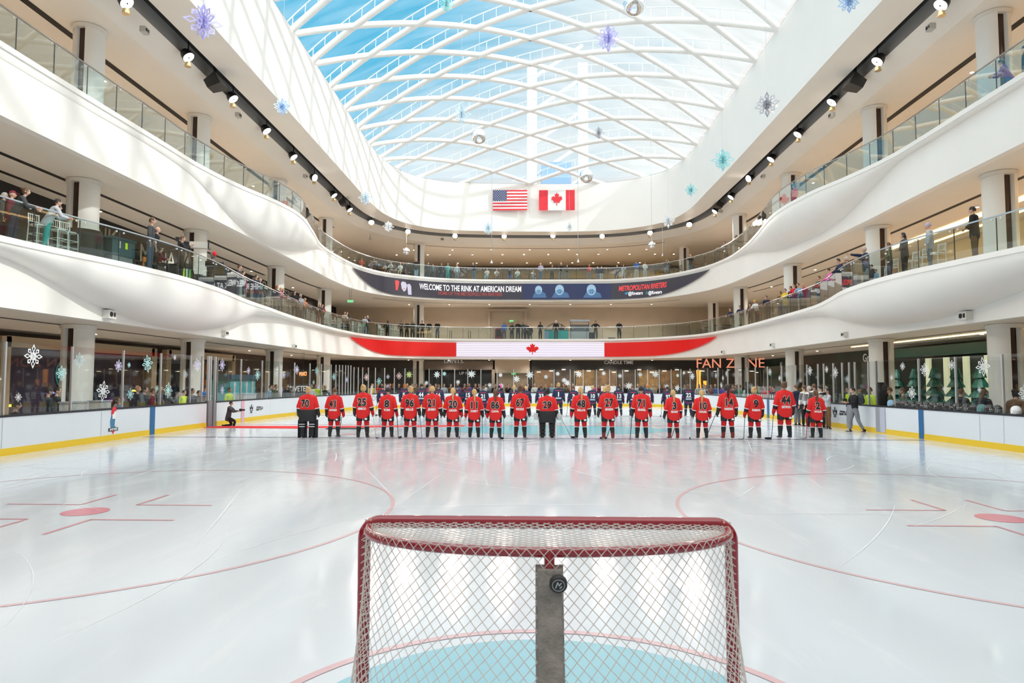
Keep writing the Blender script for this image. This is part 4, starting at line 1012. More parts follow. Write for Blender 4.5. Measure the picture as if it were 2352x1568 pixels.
sign('CANDLE TIME', gp(1421, 832.5, 62.0), .46, SILV, 'CANDLE TIME lettering over the dark shopfront at the far end')
r_s = at(1676, 835, Y=56); q_ = sign('FAN ZONE', r_s, 1.2, ORNG, 'orange FAN ZONE lettering on a black board at the far right', -.35, None); [MB().tube([(x_, .06, .5), (x_, .06, ZB2-r_s.z)], .02, 5).build('hanger', DSTEEL, q_) for x_ in (-2, 1.5)]; q_.children[0].scale = (.62, 1, 1); MB().box((-.3, .06, 0), (4.2, .08, 1.25)).build('sign_board', DK, q_)
sign('UP NEXT', gp(1074, 857, 62.4), .42, SILV, 'small UP NEXT lettering behind the far glass')
sign('EXIT', gp(1180, 858, 62.66), .22, mat('exit_green', (.05, .5, .15), .5, emit=(.1, .8, .25), es=1.2), 'green EXIT sign over the ground floor doorway at the far end')
sign('EXIT', gp(1175, 737, 63.62), .2, MATS['exit_green'], 'green EXIT sign over the doorway behind the far middle balcony')
sign('EXIT', at(805, 692, Y=50), .25, MATS['exit_green'], 'green EXIT sign under the far left middle balcony ceiling', .6, hang=ZB3-at(805, 692, Y=50).z)
sign('PERU', at(696, 859, X=-16.2), .34, mat('lit_orange', (.9, .2, .05), .5, emit=(1, .25, .06), es=1.2), 'small glowing orange sign behind the left glass', 1.2, hang=ZB2-at(696, 859, X=-16.2).z)
sign('RIVETERS', at(690, 893, X=-15.6), .52, WHP, 'white RIVETERS lettering on a dark board behind the left glass', 1.2, (2.3, .7, DK), hang=-1.7)
sign('GHOST', at(1794, 855, X=22.28), .56, SILV, 'pale GHOST lettering turned on its side behind the right glass', -PI/2).rotation_euler = (0, PI/2, -PI/2)
sign('Gris', at(1993, 822, X=22.28), .74, SILV, 'white cursive shop lettering behind the right gate glass', -PI/2)
# big pale letters on the dark wall of the left middle balcony
LTM = mat('wall_letters', (.45, .44, .42), .5)
for i, (t_x, px, py, sz) in enumerate((('NK', 244, 545, 1.3), ('A', 281, 560, .8), ('M', 333, 585, 1.5), ('E', 352, 588, 1.0), ('N', 372, 598, 1.4), ('A', 393, 600, 1.5), ('POOL', 600, 658, 1.4), ('TERS', 660, 678, 1.2))):
    P = at(px, py, X=-20.12); sign(t_x, P, sz*.88, LTM, 'pale letters %s on the dark left middle balcony wall, %s group from the left' % (t_x, ORD[i]), PI/2-0.0)
# shopfront surrounds along the left ground floor
for i, (y0, y1) in enumerate(((13.5, 21.5), (22.5, 33), (34.5, 43))):
    root = empty('shopfront', (-21.4, (y0+y1)/2, 0), 0); tag(root, 'dark shopfront with cream surround behind the left boards, %s from the camera' % ORD[i], 'shopfront', 'left shopfronts')
    w = (y1-y0)/2; CR = mat('cream_surround', (.48, .38, .26), .5)
    MB().box((0, 0, 3.55), (.3, 2*w, .45)).build('lintel', CR, root)
    for sg in (-1, 1): MB().box((0, sg*w, 1.8), (.3, .5, 3.9)).build('jamb', CR, root)
    MB().box((-.4, 0, 1.7), (.1, 2*w-.5, 3.3)).build('window_pane', mat('dark_window_%d' % i, ((.05, .03, .03), (.04, .03, .05), (.02, .04, .06))[i], .1, var=.5, vscale=.8), root)
    cols = ((.42, .04, .05), (.05, .30, .32), (.40, .16, .04)); mb = MB(); cx = (.3, -.6, .5)[i]
    for k in range(7):
        rr_ = .25+k*.16; mb.tube([(-.30, cx+rr_*math.cos(a*PI/14), 2.25+rr_*.8*math.sin(a*PI/14)) for a in range(29)][:29], .035, 5)
    mb.build('window_swirl', mat('swirl_%d' % i, cols[i], .5), root)
    for k in range(5):
        MB().box((-.30, -w+1.0+k*(2*w-2)/4, .9+.5*(k % 3)), (.03, .5, .10)).build('window_light', mat('neon_%d' % (k % 4), ((.9, .8, .1), (.1, .2, .9), (.8, .05, .1), (.7, .1, .8))[k % 4], .5, emit=((.9, .8, .1), (.1, .2, .9), (.8, .05, .1), (.7, .1, .8))[k % 4], es=1.0), root)
# far shopfronts
fs = empty('shopfront', (8.9, 62.2, 0)); tag(fs, 'wide dark candle shop front with lit shelves at the far end', 'shopfront')
MB().box((0, 0, 3.55), (17.4, .3, 1.0)).build('fascia_board', DK, fs)
for k in range(8):
    MB().box((-7.5+k*2.1, .35, 1.55), (1.9, .1, 3.0)).build('lit_window', mat('lit_window_%d' % (k % 3), ((.20, .12, .07), (.10, .07, .05), (.28, .17, .08))[k % 3], .3, emit=((.30, .16, .07), (.10, .06, .04), (.38, .22, .09))[k % 3], es=.22, var=.5, vscale=2), fs)
    MB().box((-8.6+k*2.1, .2, 1.55), (.12, .2, 3.1)).build('mullion', mat('shop_steel', (.25, .24, .22), .4), fs)
for k in range(14): MB().box((-8+k*1.25, -.2, 2.85+.12*(k % 3)), (.35, .1, .04)).build('shop_lamp', DLM, fs)
fs = empty('shopfront', (-7.2, 62.2, 0)); tag(fs, 'dark shopfront with silver lettering and pale frame at far left', 'shopfront')
MB().box((0, 0, 3.5), (7.0, .3, .9)).build('fascia_board', mat('taupe', (.20, .16, .13), .5), fs); MB().box((0, .3, 1.5), (6.8, .1, 3.1)).build('window_pane', DARKW, fs)
for sg in (-1, 1): MB().box((sg*3.55, 0, 1.55), (.3, .3, 3.1)).build('jamb', mat('taupe_frame', (.35, .29, .23), .5), fs)
fs = empty('door_surround', (-1.75, 62.3, 0)); tag(fs, 'beige recessed doorway at the far end between the two shops', 'doorway')
MB().box((0, 0, 3.4), (3.5, .3, 1.3)).build('header', BEIGE, fs); MB().box((0, .45, 1.4), (3.2, .1, 2.8)).build('door_panel', mat('door_beige', (.36, .28, .20), .5), fs)
fs = empty('door_surround', (-2.3, 63.6, ZT2)); tag(fs, 'wide beige doorway in the wall behind the far middle balcony', 'doorway')
for x in (-1.9, 1.9): MB().box((x, 0, 1.6), (.25, .25, 3.2)).build('jamb', mat('door_frame', (.46, .38, .29), .5), fs)
MB().box((0, 0, 3.3), (4.05, .25, .25)).build('lintel', MATS['door_frame'], fs); MB().box((0, .1, 1.0), (3.0, .1, 2.0)).build('door_panel', mat('door_taupe', (.38, .31, .24), .5), fs)
# christmas grotto window behind the right boards
fs = empty('shopfront', (20.8, 30.3, 0)); tag(fs, 'dark green shop window with teal trees and pale columns behind the right boards', 'shopfront')
GRN = mat('window_teal', (.012, .13, .11), .5, var=.5, vscale=6); PALE = mat('window_pale', (.60, .62, .45), .5, emit=(.55, .55, .35), es=.55)  # pale columns glow of themselves, standing in for the window's lighting
for k in range(5): MB().box((.3, -4.5+k*1.5, 1.9), (.12, .35, 2.6)).build('pale_column', PALE, fs)
for k in range(6):
    mb = MB(); 
    for q in range(5): mb.lathe([(.75-.12*q, .25+.45*q), (.12, .75+.45*q)], c=(-.15, -4.8+k*1.7, .1), n=10)
    mb.build('teal_tree', GRN, fs)
MB().box((0, -.4, 3.55), (.3, 11, .5)).build('lintel', mat('green_lintel', (.02, .10, .085), .4), fs); MB().box((.6, -.4, 1.6), (.1, 11, 3.3)).build('back_panel', mat('green_black', (.012, .03, .028), .4), fs)

# outside tower beyond the skylight
tw = empty('glass_tower', (0, 130, 0)); tag(tw, 'pale glass tower standing outside beyond the skylight', 'tower')
a_, b_3 = at(1222, 150, Y=130), at(1338, 150, Y=130)
TWM = mat('tower_white', (.9, .93, .97), .4)
for X in (a_.x, b_3.x): MB().box((X, 0, a_.z/2), (2.0, 2, a_.z)).build('pylon', TWM, tw)
for k in range(6): MB().tube([(a_.x, 0, 30+k*7), (b_3.x, 0, 37+k*7)], .35, 6).build('brace', TWM, tw)
p0, p1 = at(1244, 372, Y=128), at(1312, 420, Y=128); MB().box(((p0.x+p1.x)/2, 2, p0.z/2), (p1.x-p0.x, 8, p0.z)).build('glass_block', mat('tower_blue', (.16, .30, .50), .2), tw)
# ---------------------------------------------------------------- people: pose -> body, clothes, hair
def skin(pts, edges, rad, root=0, sub=1, name='m'):
    me = bpy.data.meshes.new(name); me.from_pydata([tuple(p) for p in pts], edges, []); me.update()
    o = bpy.data.objects.new('tmp', me); COL.objects.link(o)
    md = o.modifiers.new('s', 'SKIN'); md.use_smooth_shade = True; md.branch_smoothing = .6
    for i, v in enumerate(me.skin_vertices[0].data):
        r = rad[i]; v.radius = r if isinstance(r, tuple) else (r, r); v.use_root = (i == root)
    if sub: sb = o.modifiers.new('u', 'SUBSURF'); sb.levels = sub; sb.render_levels = sub
    dg = bpy.context.evaluated_depsgraph_get(); dg.update()
    m2 = bpy.data.meshes.new_from_object(o.evaluated_get(dg)); bpy.data.objects.remove(o); bpy.data.meshes.remove(me)
    m2.name = name; m2.polygons.foreach_set('use_smooth', [True]*len(m2.polygons)); return m2
def add_mesh(mb, me, mi=0, M=None):
    V = [(M @ v.co) if M else v.co.copy() for v in me.vertices]; mb.add(V, [tuple(p.vertices) for p in me.polygons], mi)
def V3(*a): return Vector(a).normalized()
class Pose: pass
def make_pose(lean=2, nod=0, turn=0, ph=.93, legs=((.10, (0.02, .02, -1), (.0, -.02, -1)), (-.10, (-.02, .02, -1), (0, -.02, -1))), arms=(((.22, .0, -1), (.05, .15, -1)), ((-.22, .0, -1), (-.05, .15, -1))), sh=.185, twist=0):
    P = Pose(); a = math.radians(lean); up = Vector((0, math.sin(a), math.cos(a)))
    P.up = up; P.pel = Vector((0, 0, ph)); P.waist = P.pel+up*.14; P.chest = P.pel+up*.36; P.neck0 = P.pel+up*.50; P.neck = P.pel+up*.57
    n_ = math.radians(lean*.35+nod); hu = Vector((0, math.sin(n_), math.cos(n_))); P.hu = hu
    P.head = P.neck+hu*.115+Vector((0, .02, 0)); P.turn = turn; P.nod = n_
    P.arm = []
    for k, (u, f) in enumerate(arms):
        s = 1 if k == 0 else -1; S_ = P.pel+up*.475+Vector((s*sh, 0, 0)); E_ = S_+V3(*u)*.285; W_ = E_+V3(*f)*.25
        P.arm.append((S_, E_, W_, V3(*f)))
    P.leg = []
    for (x, t, s_) in legs:
        H_ = P.pel+Vector((x, 0, -.06)); K_ = H_+V3(*t)*.42; A_ = K_+V3(*s_)*.41; P.leg.append((H_, K_, A_))
    return P
def head_mesh(P):
    mb = MB(); M = Matrix.Rotation(P.turn, 3, 'Z') @ Matrix.Rotation(-P.nod, 3, 'X')
    P.hM = M; c = P.head
    def h(v): return (M @ Vector(v))+c
    n, m = 14, 10; V = []; F = []
    for i in range(m+1):
        th = PI*i/m
        for k in range(n):
            a = 2*PI*k/n; x = math.sin(th)*math.cos(a)*.077; y = math.sin(th)*math.sin(a)*.094; z = math.cos(th)*.115
            if z < -.02: x *= 1-.35*(-z-.02)/.1; y = y*(1-.25*(-z-.02)/.1)+.008
            V.append(h((x, y, z)))
    for i in range(m):
        for k in range(n): F.append((i*n+k, (i+1)*n+k, (i+1)*n+(k+1) % n, i*n+(k+1) % n))
    mb.add(V, F)
    mb.add([h(v) for v in ((-.014, .088, -.022), (.014, .088, -.022), (0, .115, -.018), (0, .092, .025))], [(0, 1, 2), (1, 3, 2), (3, 0, 2)])
    for s in (-1, 1):
        mb.ball(h((s*.078, -.005, -.005)), (.010, .020, .030), 6, 5)
        mb.ball(h((s*.030, .084, .012)), (.012, .007, .006), 6, 4, mi=1)
        mb.ball(h((s*.030, .090, .030)), (.016, .004, .003), 5, 3, mi=1)
    mb.ball(h((0, .088, -.050)), (.024, .007, .006), 8, 4, mi=2)
    return mb
def hand(mb, W_, d, side, curl=.5):
    """palm, four fingers of unequal length and a thumb on the side"""
    d = d.normalized(); s = Vector((0, 1, 0)) if abs(d.y) < .8 else Vector((0, 0, -1)); a = (s-d*s.dot(d)).normalized(); b = d.cross(a)*side
    mb.tube([W_, W_+d*.03, W_+d*.085], [(.024, .020), (.034, .018), (.036, .014)], 6)
    for i, l in enumerate((.068, .078, .072, .056)):
        r0 = W_+d*.08+a*(.027-.018*i); r1 = r0+d*l*.5-b*.008; r2 = r1+(d*(1-curl)-b*curl).normalized()*l*.55
        mb.tube([r0, r1, r2], [.009, .0085, .007], 5)
    t0 = W_+d*.03+a*.030; t1 = t0+(d*.6+a*.8).normalized()*.035; mb.tube([t0, t1, t1+(d+a*.1-b*.5).normalized()*.028], [.011, .010, .008], 5)
def body_mesh(P, name, hands=True):
    pts = [P.pel, P.waist, P.chest, P.pel+P.up*.45, P.neck, P.head-P.hu*.04]; ed = [(0, 1), (1, 2), (2, 3), (3, 4), (4, 5)]; rad = [(.12, .09), (.105, .08), (.12, .085), (.07, .06), .048, .052]
    for (S_, E_, W_, d) in P.arm:
        b = len(pts); pts += [S_, S_.lerp(E_, .5), E_, E_.lerp(W_, .45), W_]; rad += [.036, .038, .034, .034, .026]; ed += [(3, b), (b, b+1), (b+1, b+2), (b+2, b+3), (b+3, b+4)]
    for (H_, K_, A_) in P.leg:
        b = len(pts); pts += [H_, H_.lerp(K_, .5), K_, K_.lerp(A_, .35), A_, A_+Vector((0, .08, -.05))]; rad += [.085, .075, .055, .055, .035, .034]; ed += [(0, b), (b, b+1), (b+1, b+2), (b+2, b+3), (b+3, b+4), (b+4, b+5)]
    me = skin(pts, ed, rad, 0, 1, name); mb = MB(); add_mesh(mb, me); bpy.data.meshes.remove(me)
    h = head_mesh(P); mb.add(h.v, h.f); mb.mi[-len(h.f):] = h.mi
    if hands:
        for k, (S_, E_, W_, d) in enumerate(P.arm): hand(mb, W_, d, 1 if k else -1)
    return mb.mesh(name, True, math.radians(60))
def top_mesh(P, name, fat=1.0, hem=.02, sleeve=1.0, hood=False):
    dn = -P.up
    pts = [P.pel+P.up*(hem-.12), P.waist-P.up*.06, P.chest, P.pel+P.up*.445, P.neck-P.up*.005]; ed = [(0, 1), (1, 2), (2, 3), (3, 4)]
    rad = [(.175*fat, .135*fat), (.165*fat, .125*fat), (.178*fat, .13*fat), (.13, .105), (.066, .062)]
    for (S_, E_, W_, d) in P.arm:
        b = len(pts); e = E_.lerp(W_, .93) if sleeve >= 1 else E_.lerp(W_, max(0, sleeve*2-1)); 
        if sleeve >= 1: pts += [S_-P.up*.012, S_.lerp(E_, .5), E_, E_.lerp(W_, .5), e]; rad += [.070*fat**.5, .068*fat**.5, .062*fat**.5, .052, .042]; ed += [(3, b), (b, b+1), (b+1, b+2), (b+2, b+3), (b+3, b+4)]
        else: pts += [S_-P.up*.012, S_.lerp(E_, .5), S_.lerp(E_, .95)]; rad += [.070, .070, .068]; ed += [(3, b), (b, b+1), (b+1, b+2)]
    if hood: b = len(pts); pts += [P.neck-P.up*.02+Vector((0, -.10, 0))]; rad += [(.10, .07)]; ed += [(3, b)]
    return skin(pts, ed, rad, 0, 1, name)
def trouser_mesh(P, name, fat=1.0, short=0):
    pts = [P.pel+P.up*.12, P.pel-Vector((0, 0, .03))]; ed = [(0, 1)]; rad = [(.155*fat, .115*fat), (.165*fat, .13*fat)]
    for (H_, K_, A_) in P.leg:
        b = len(pts); pts += [H_-Vector((0, 0, .04)), H_.lerp(K_, .5), K_]; rad += [.105*fat, .095*fat, .078]; ed += [(1, b), (b, b+1), (b+1, b+2)]
        if not short: pts += [K_.lerp(A_, .45), A_+Vector((0, 0, .02))]; rad += [.068, .062]; ed += [(b+2, b+3), (b+3, b+4)]
    return skin(pts, ed, rad, 0, 1, name)
def shoe_mesh(P, name):
    mb = MB()
    for (H_, K_, A_) in P.leg:
        d = (A_-K_); f = Vector((0, 1, 0)); f = (f-d.normalized()*f.dot(d.normalized()))
        f = f.normalized() if f.length > .2 else Vector((0, 0, -1)); u = -(d.normalized()); b = A_-u*.055
        mb.tube([b-f*.07+u*.02, b-f*.02+u*.01, b+f*.07, b+f*.15, b+f*.19-u*.01], [(.036, .040), (.042, .052), (.045, .040), (.042, .028), (.02, .014)], 8)
        mb.tube([A_+u*.04, b], [.045, .045], 8)
    return mb.mesh(name, True)
def hair_mesh(kind, name):
    """built round a head centred on the origin facing +Y"""
    mb = MB(); n, m = 16, 10; V = []; F = []
    sx_, sy_, sz_ = (.086, .103, .124) if kind not in ('cap', 'beanie') else (.090, .106, .126)
    def keep(i, k):
        th = PI*(i+.5)/m; a = 2*PI*(k+.5)/n; y = math.sin(th)*math.sin(a); z = math.cos(th)
        if kind == 'cap': return z > .25
        if kind == 'beanie': return z > .05
        if y > .55: return z > .50
        if kind == 'short': return z > -.25 if y < .1 else z > .1
        return z > -.7 if y < .2 else z > .0
    for i in range(m+1):
        th = PI*i/m
        for k in range(n): a = 2*PI*k/n; V.append((math.sin(th)*math.cos(a)*sx_, math.sin(th)*math.sin(a)*sy_-.006, math.cos(th)*sz_+.004))
    F = [(i*n+k, (i+1)*n+k, (i+1)*n+(k+1) % n, i*n+(k+1) % n) for i in range(m) for k in range(n) if keep(i, k)]
    mb.add(V, F)
    if kind == 'long': mb.tube([(0, -.05, .05), (0, -.085, -.06), (0, -.085, -.17), (0, -.08, -.24)], [(.06, .04), (.085, .04), (.08, .035), (.05, .02)], 10)
    if kind == 'pony': mb.tube([(0, -.10, .06), (0, -.135, .02), (0, -.14, -.10), (0, -.13, -.22), (0, -.125, -.34)], [.022, .030, .034, .030, .008], 8)
    if kind == 'bun': mb.ball((0, -.10, .08), .048, 8, 6)
    if kind == 'cap': mb.add([(-.07, .06, .045), (.07, .06, .045), (.06, .17, .03), (-.06, .17, .03), (-.07, .06, .055), (.07, .06, .055), (.06, .17, .038), (-.06, .17, .038)], [(0, 3, 2, 1), (4, 5, 6, 7), (0, 1, 5, 4), (1, 2, 6, 5), (2, 3, 7, 6), (3, 0, 4, 7)])
    if kind == 'beanie': mb.ball((0, -.01, .125), .022, 6, 4)
    me = mb.mesh(name, True); return me
STR = (((.10, (.03, .02, -1), (.01, -.02, -1)), (-.10, (-.03, .02, -1), (-.01, -.02, -1))))
SIT = (((.10, (.05, 1, -.08), (0, .05, -1)), (-.10, (-.05, 1, -.08), (0, .05, -1))))
POSES = {
 'stand': make_pose(),
 'clasp': make_pose(arms=(((.22, .12, -1), (-.75, .75, -.30)), ((-.22, .12, -1), (.75, .75, -.30)))),
 'lean': make_pose(lean=24, nod=-6, ph=.92, legs=((.10, (.03, -.12, -1), (.01, -.10, -1)), (-.10, (-.03, .05, -1), (-.01, -.1, -1))), arms=(((.10, .45, -1), (-.4, 1, -.05)), ((-.10, .45, -1), (.4, 1, -.05)))),
 'cross': make_pose(arms=(((.18, .25, -1), (-.95, .35, .10)), ((-.18, .25, -1), (.95, .35, .20)))),
 'phone': make_pose(lean=0, arms=(((.15, .55, -.8), (-.35, .75, .9)), ((-.15, .55, -.8), (.35, .75, .9)))),
 'hips': make_pose(arms=(((.75, -.15, -.8), (-.85, .25, -.4)), ((-.75, -.15, -.8), (.85, .25, -.4)))),
 'sit': make_pose(lean=6, ph=.62, legs=SIT, arms=(((.15, .35, -1), (-.2, 1, .0)), ((-.15, .35, -1), (.2, 1, .0)))),
 'walk': make_pose(lean=5, ph=.91, legs=((.10, (0, .35, -1), (0, .05, -1)), (-.10, (0, -.15, -1), (0, -.55, -1))), arms=(((.15, .25, -1), (-.15, 1, .1)), ((-.15, .25, -1), (.2, 1, .1)))),
 'kneel': make_pose(lean=10, ph=.50, legs=((.12, (.1, .85, -.42), (0, -.25, -1)), (-.12, (-.05, .35, -.95), (0, -1, -.12))), arms=(((.15, .6, -.7), (-.2, 1, .1)), ((-.15, .6, -.7), (.25, 1, .1)))),
 'reach': make_pose(lean=4, arms=(((.15, .95, .1), (-.1, 1, .12)), ((-.2, .5, -.9), (.3, 1, .2)))),
}
TPL = {}
for k, P in POSES.items():
    TPL[k] = dict(body=body_mesh(P, 'body'), top=top_mesh(P, 'jacket'), fat=top_mesh(P, 'coat', 1.18, -.16, hood=True), tee=top_mesh(P, 'shirt', sleeve=.5), legs=trouser_mesh(P, 'trousers'), shoes=shoe_mesh(P, 'shoes'))
HAIR = {k: hair_mesh(k, 'hair' if k not in ('cap', 'beanie') else k) for k in ('short', 'long', 'pony', 'bun', 'cap', 'beanie')}
EYE = mat('eye_dark', (.03, .02, .02), .4); LIP = mat('lips', (.45, .16, .14), .5)
SKIN = {'l': mat('skin_light', (.62, .38, .28), .55), 'm': mat('skin_medium', (.42, .24, .16), .55), 'd': mat('skin_dark', (.12, .06, .04), .55)}
CLO = {'black': (.012, .012, .014), 'navy': (.015, .022, .06), 'grey': (.20, .21, .23), 'darkgrey': (.055, .06, .065), 'lightgrey': (.48, .50, .54), 'white': (.78, .77, .76), 'red': (.62, .02, .03), 'blue': (.04, .15, .42),
       'lightblue': (.25, .42, .58), 'jeans': (.07, .14, .24), 'teal': (.02, .35, .34), 'yellow': (.82, .60, .04), 'neon': (.70, .90, .02), 'brown': (.16, .08, .035), 'khaki': (.28, .25, .18), 'orange': (.75, .20, .03), 'pink': (.75, .12, .42),
       'maroon': (.20, .02, .04), 'purple': (.14, .05, .40), 'lavender': (.42, .38, .55), 'green': (.04, .22, .10), 'beige': (.50, .42, .32), 'olive': (.10, .11, .05)}
HC = {'dark': (.02, .013, .01), 'brown': (.11, .055, .025), 'blond': (.55, .36, .15), 'ginger': (.42, .13, .03), 'grey': (.42, .40, .38), 'white': (.75, .73, .70)}
def cm(c): return mat('cloth_'+c, CLO[c], .85, var=.12, vscale=9)
def hm(c): return mat('hair_'+c, HC[c], .6, var=.2, vscale=30) if c in HC else cm(c)
def oset(o, ms):
    for i, m in enumerate(ms): o.material_slots[i].link = 'OBJECT'; o.material_slots[i].material = m
def share(name, me, ms, parent, loc=None, rot=None):
    while len(me.materials) < len(ms): me.materials.append(None)
    o = bpy.data.objects.new(name, me); COL.objects.link(o); o.parent = parent
    if loc is not None: o.location = loc
    if rot is not None: o.rotation_euler = rot
    oset(o, ms); return o
CNT = {}
def person(loc, face, pose='stand', top='black', bottom='black', hair=('short', 'dark'), label='', h=1.74, skin_='l', cut='top', group=None, shoes='black', small=False, name='person', extra=None):
    """face: world angle (radians) that the person looks along"""
    P = POSES[pose]; T = TPL[pose]; root = empty(name, loc, face-PI/2, h/1.74); tag(root, label, 'person', group)
    sk = SKIN[skin_]; share('body', T['body'], [sk, EYE, LIP], root)
    share({'top': 'jacket', 'fat': 'coat', 'tee': 'shirt'}[cut], T[cut], [cm(top)], root)
    share('trousers', T['legs'], [cm(bottom)], root)
    if not small: share('shoes', T['shoes'], [cm(shoes)], root)
    if hair[0]: share('hair' if hair[0] not in ('cap', 'beanie') else hair[0], HAIR[hair[0]], [hm(hair[1])], root, P.head, (-P.nod*0+(-P.nod), 0, P.turn) if False else (-P.nod, 0, P.turn))
    return root
# ---------------------------------------------------------------- hockey players
JRED = mat('jersey_red', (.68, .012, .012), .75, var=.06, vscale=6); PBLK = mat('player_black', (.014, .014, .017), .7); PWH = mat('player_white', (.80, .80, .80), .7)
JNAVY = mat('jersey_navy', (.012, .022, .065), .75); SOCKR = mat('sock_red', (.62, .01, .015), .8); SKB = mat('skate_black', (.02, .02, .022), .45); BLADE = mat('blade_steel', (.75, .77, .8), .2, 1)
TRIM = mat('navy_trim_red', (.45, .03, .08), .7); GLV = mat('glove', (.03, .028, .03), .6); GREY = mat('pad_grey', (.55, .56, .58), .6); OUTL = mat('number_outline', (.82, .80, .72), .6)
def jersey_mesh(w=1.0, hem=.76, drape=.09):
    """back-longer hockey jersey torso, origin on the ice between the skates, wearer faces +Y; half widths a,b per height"""
    prof = [(hem, .205*w, .165), (hem+.08, .225*w, .172), (max(.94, hem+.14), .226*w, .165), (1.08, .222*w, .158), (1.22, .232*w, .155), (1.34, .228*w, .145), (1.42, .200*w, .125), (1.475, .14*w, .098), (1.525, .078, .078)]
    n = 32; V = []; F = []
    for i, (z, a, b) in enumerate(prof):
        for k in range(n):
            t = 2*PI*k/n; c, s = math.cos(t), math.sin(t); x = a*math.copysign(abs(c)**.75, c); y = b*math.copysign(abs(s)**.8, s)
            zz = z-(drape*(1-(x/a)**2)*(1 if s < 0 else .4) if i == 0 else (drape*.5*(1-(x/a)**2)*(1 if s < 0 else .4) if i == 1 else 0))
            if i in (0, 1, 2): y += .008*math.sin(k*2.2+i); 
            V.append((x, y, zz))
    for i in range(len(prof)-1):
        for k in range(n): F.append((i*n+k, i*n+(k+1) % n, (i+1)*n+(k+1) % n, (i+1)*n+k))
    return MB().add(V, F), prof
def back_y(prof, x, z):
    for (z0, a0, b0), (z1, a1, b1) in zip(prof, prof[1:]):
        if z0 <= z <= z1 or z < z0:
            t = max(0, (z-z0)/(z1-z0)); a = a0+(a1-a0)*t; b = b0+(b1-b0)*t; break
    c = min(.999, abs(x)/a); cc = c**(1/.75); return -b*(1-min(1, cc*cc))**.4
def on_back(me, prof, x0, z0, off):
    for v in me.vertices:
        x, y, z = v.co; X, Z = x+x0, z+z0; v.co = (X, back_y(prof, X, Z)-off+y, Z)
    me.update(); return me
SHX, SHZ = .188, 1.405
def arm_pts(sd, hand_out=.10, hand_y=.06):
    S_ = Vector((sd*SHX, 0, SHZ)); E_ = Vector((sd*(SHX+.070), -.03, 1.13)); W_ = Vector((sd*(SHX+.070+hand_out*.35), hand_y, .90)); return S_, E_, W_
JT, JPROF = jersey_mesh(); JM = JT.mesh('jersey', True, math.radians(80))
GT, GPROF = jersey_mesh(1.22, .80, .02); GM = GT.mesh('jersey', True, math.radians(80))
def tub(pts, rad, n=12): return MB().tube(pts, rad, n)
def sided(fn): return {s: fn(s) for s in (-1, 1)}
def mk_sleeve(s): S_, E_, W_ = arm_pts(s); return tub([S_+Vector((-s*.07, 0, .035)), S_, S_.lerp(E_, .5), E_, E_.lerp(W_, .25)], [.070, .080, .080, .080, .086]).mesh('sleeve', True)
def mk_band(s): S_, E_, W_ = arm_pts(s); return tub([E_.lerp(W_, .22), E_.lerp(W_, .34)], [.089, .088]).mesh('sleeve_band', True)
def mk_cuff(s): S_, E_, W_ = arm_pts(s); return tub([E_.lerp(W_, .30), E_.lerp(W_, .65), E_.lerp(W_, 1.0)], [.074, .064, .056]).mesh('lower_sleeve', True)
def mk_glove(s):
    S_, E_, W_ = arm_pts(s); d = (W_-E_).normalized(); mb = tub([W_-d*.05, W_+d*.02, W_+d*.07, W_+d*.12], [(.062, .070), (.060, .066), (.054, .062), (.046, .056)], 10)
    for i in range(4): r0 = W_+d*.115+Vector((0, .038-.026*i, 0)); mb.tube([r0, r0+d*(.05-.004*abs(i-1))+Vector((-s*.01, 0, 0)), r0+d*.07+Vector((-s*.04, 0, 0))], [.018, .017, .014], 6)
    t = W_+d*.04+Vector((0, .06, 0)); mb.tube([t, t+Vector((-s*.01, .03, -.03)), t+Vector((-s*.03, .035, -.07))], [.021, .019, .015], 6); return mb.mesh('glove', True)
SLV, BND, CUF, GLO = sided(mk_sleeve), sided(mk_band), sided(mk_cuff), sided(mk_glove)
def mk_shorts(s): return tub([(s*.095, 0, .95), (s*.108, 0, .80), (s*.115, 0, .68), (s*.118, 0, .60)], [(.105, .135), (.108, .138), (.106, .135), (.102, .128)], 16).mesh('shorts', True)
def mk_sock(s): return tub([(s*.118, .01, .64), (s*.122, .01, .53), (s*.130, .015, .435)], [.078, .088, .074], 14).mesh('sock', True)
def mk_stripe(s): return tub([(s*.130, .015, .443), (s*.131, .015, .418)], [.0755, .075], 14).mesh('sock_stripe', True)
def mk_low(s): return tub([(s*.131, .015, .425), (s*.136, 0, .34), (s*.147, -.005, .20)], [.073, .077, .060], 14).mesh('lower_sock', True)
def mk_skate(s):
    mb = tub([(s*.147, -.01, .24), (s*.149, -.015, .15), (s*.150, -.01, .085)], [.066, .060, .055], 12)
    mb.tube([(s*.150, -.09, .075), (s*.152, .0, .085), (s*.158, .10, .075), (s*.165, .19, .065)], [(.034, .030), (.045, .040), (.046, .034), (.028, .022)], 10); return mb.mesh('skate_boot', True)
def mk_blade(s): return MB().box((s*.155, .04, .026), (.006, .27, .05), rz=-.05*s).box((s*.152, -.06, .05), (.022, .06, .03)).box((s*.158, .12, .045), (.022, .06, .03)).mesh('skate_blade')
SHT, SCK, STP, LOW, SKT, BLD = map(sided, (mk_shorts, mk_sock, mk_stripe, mk_low, mk_skate, mk_blade))
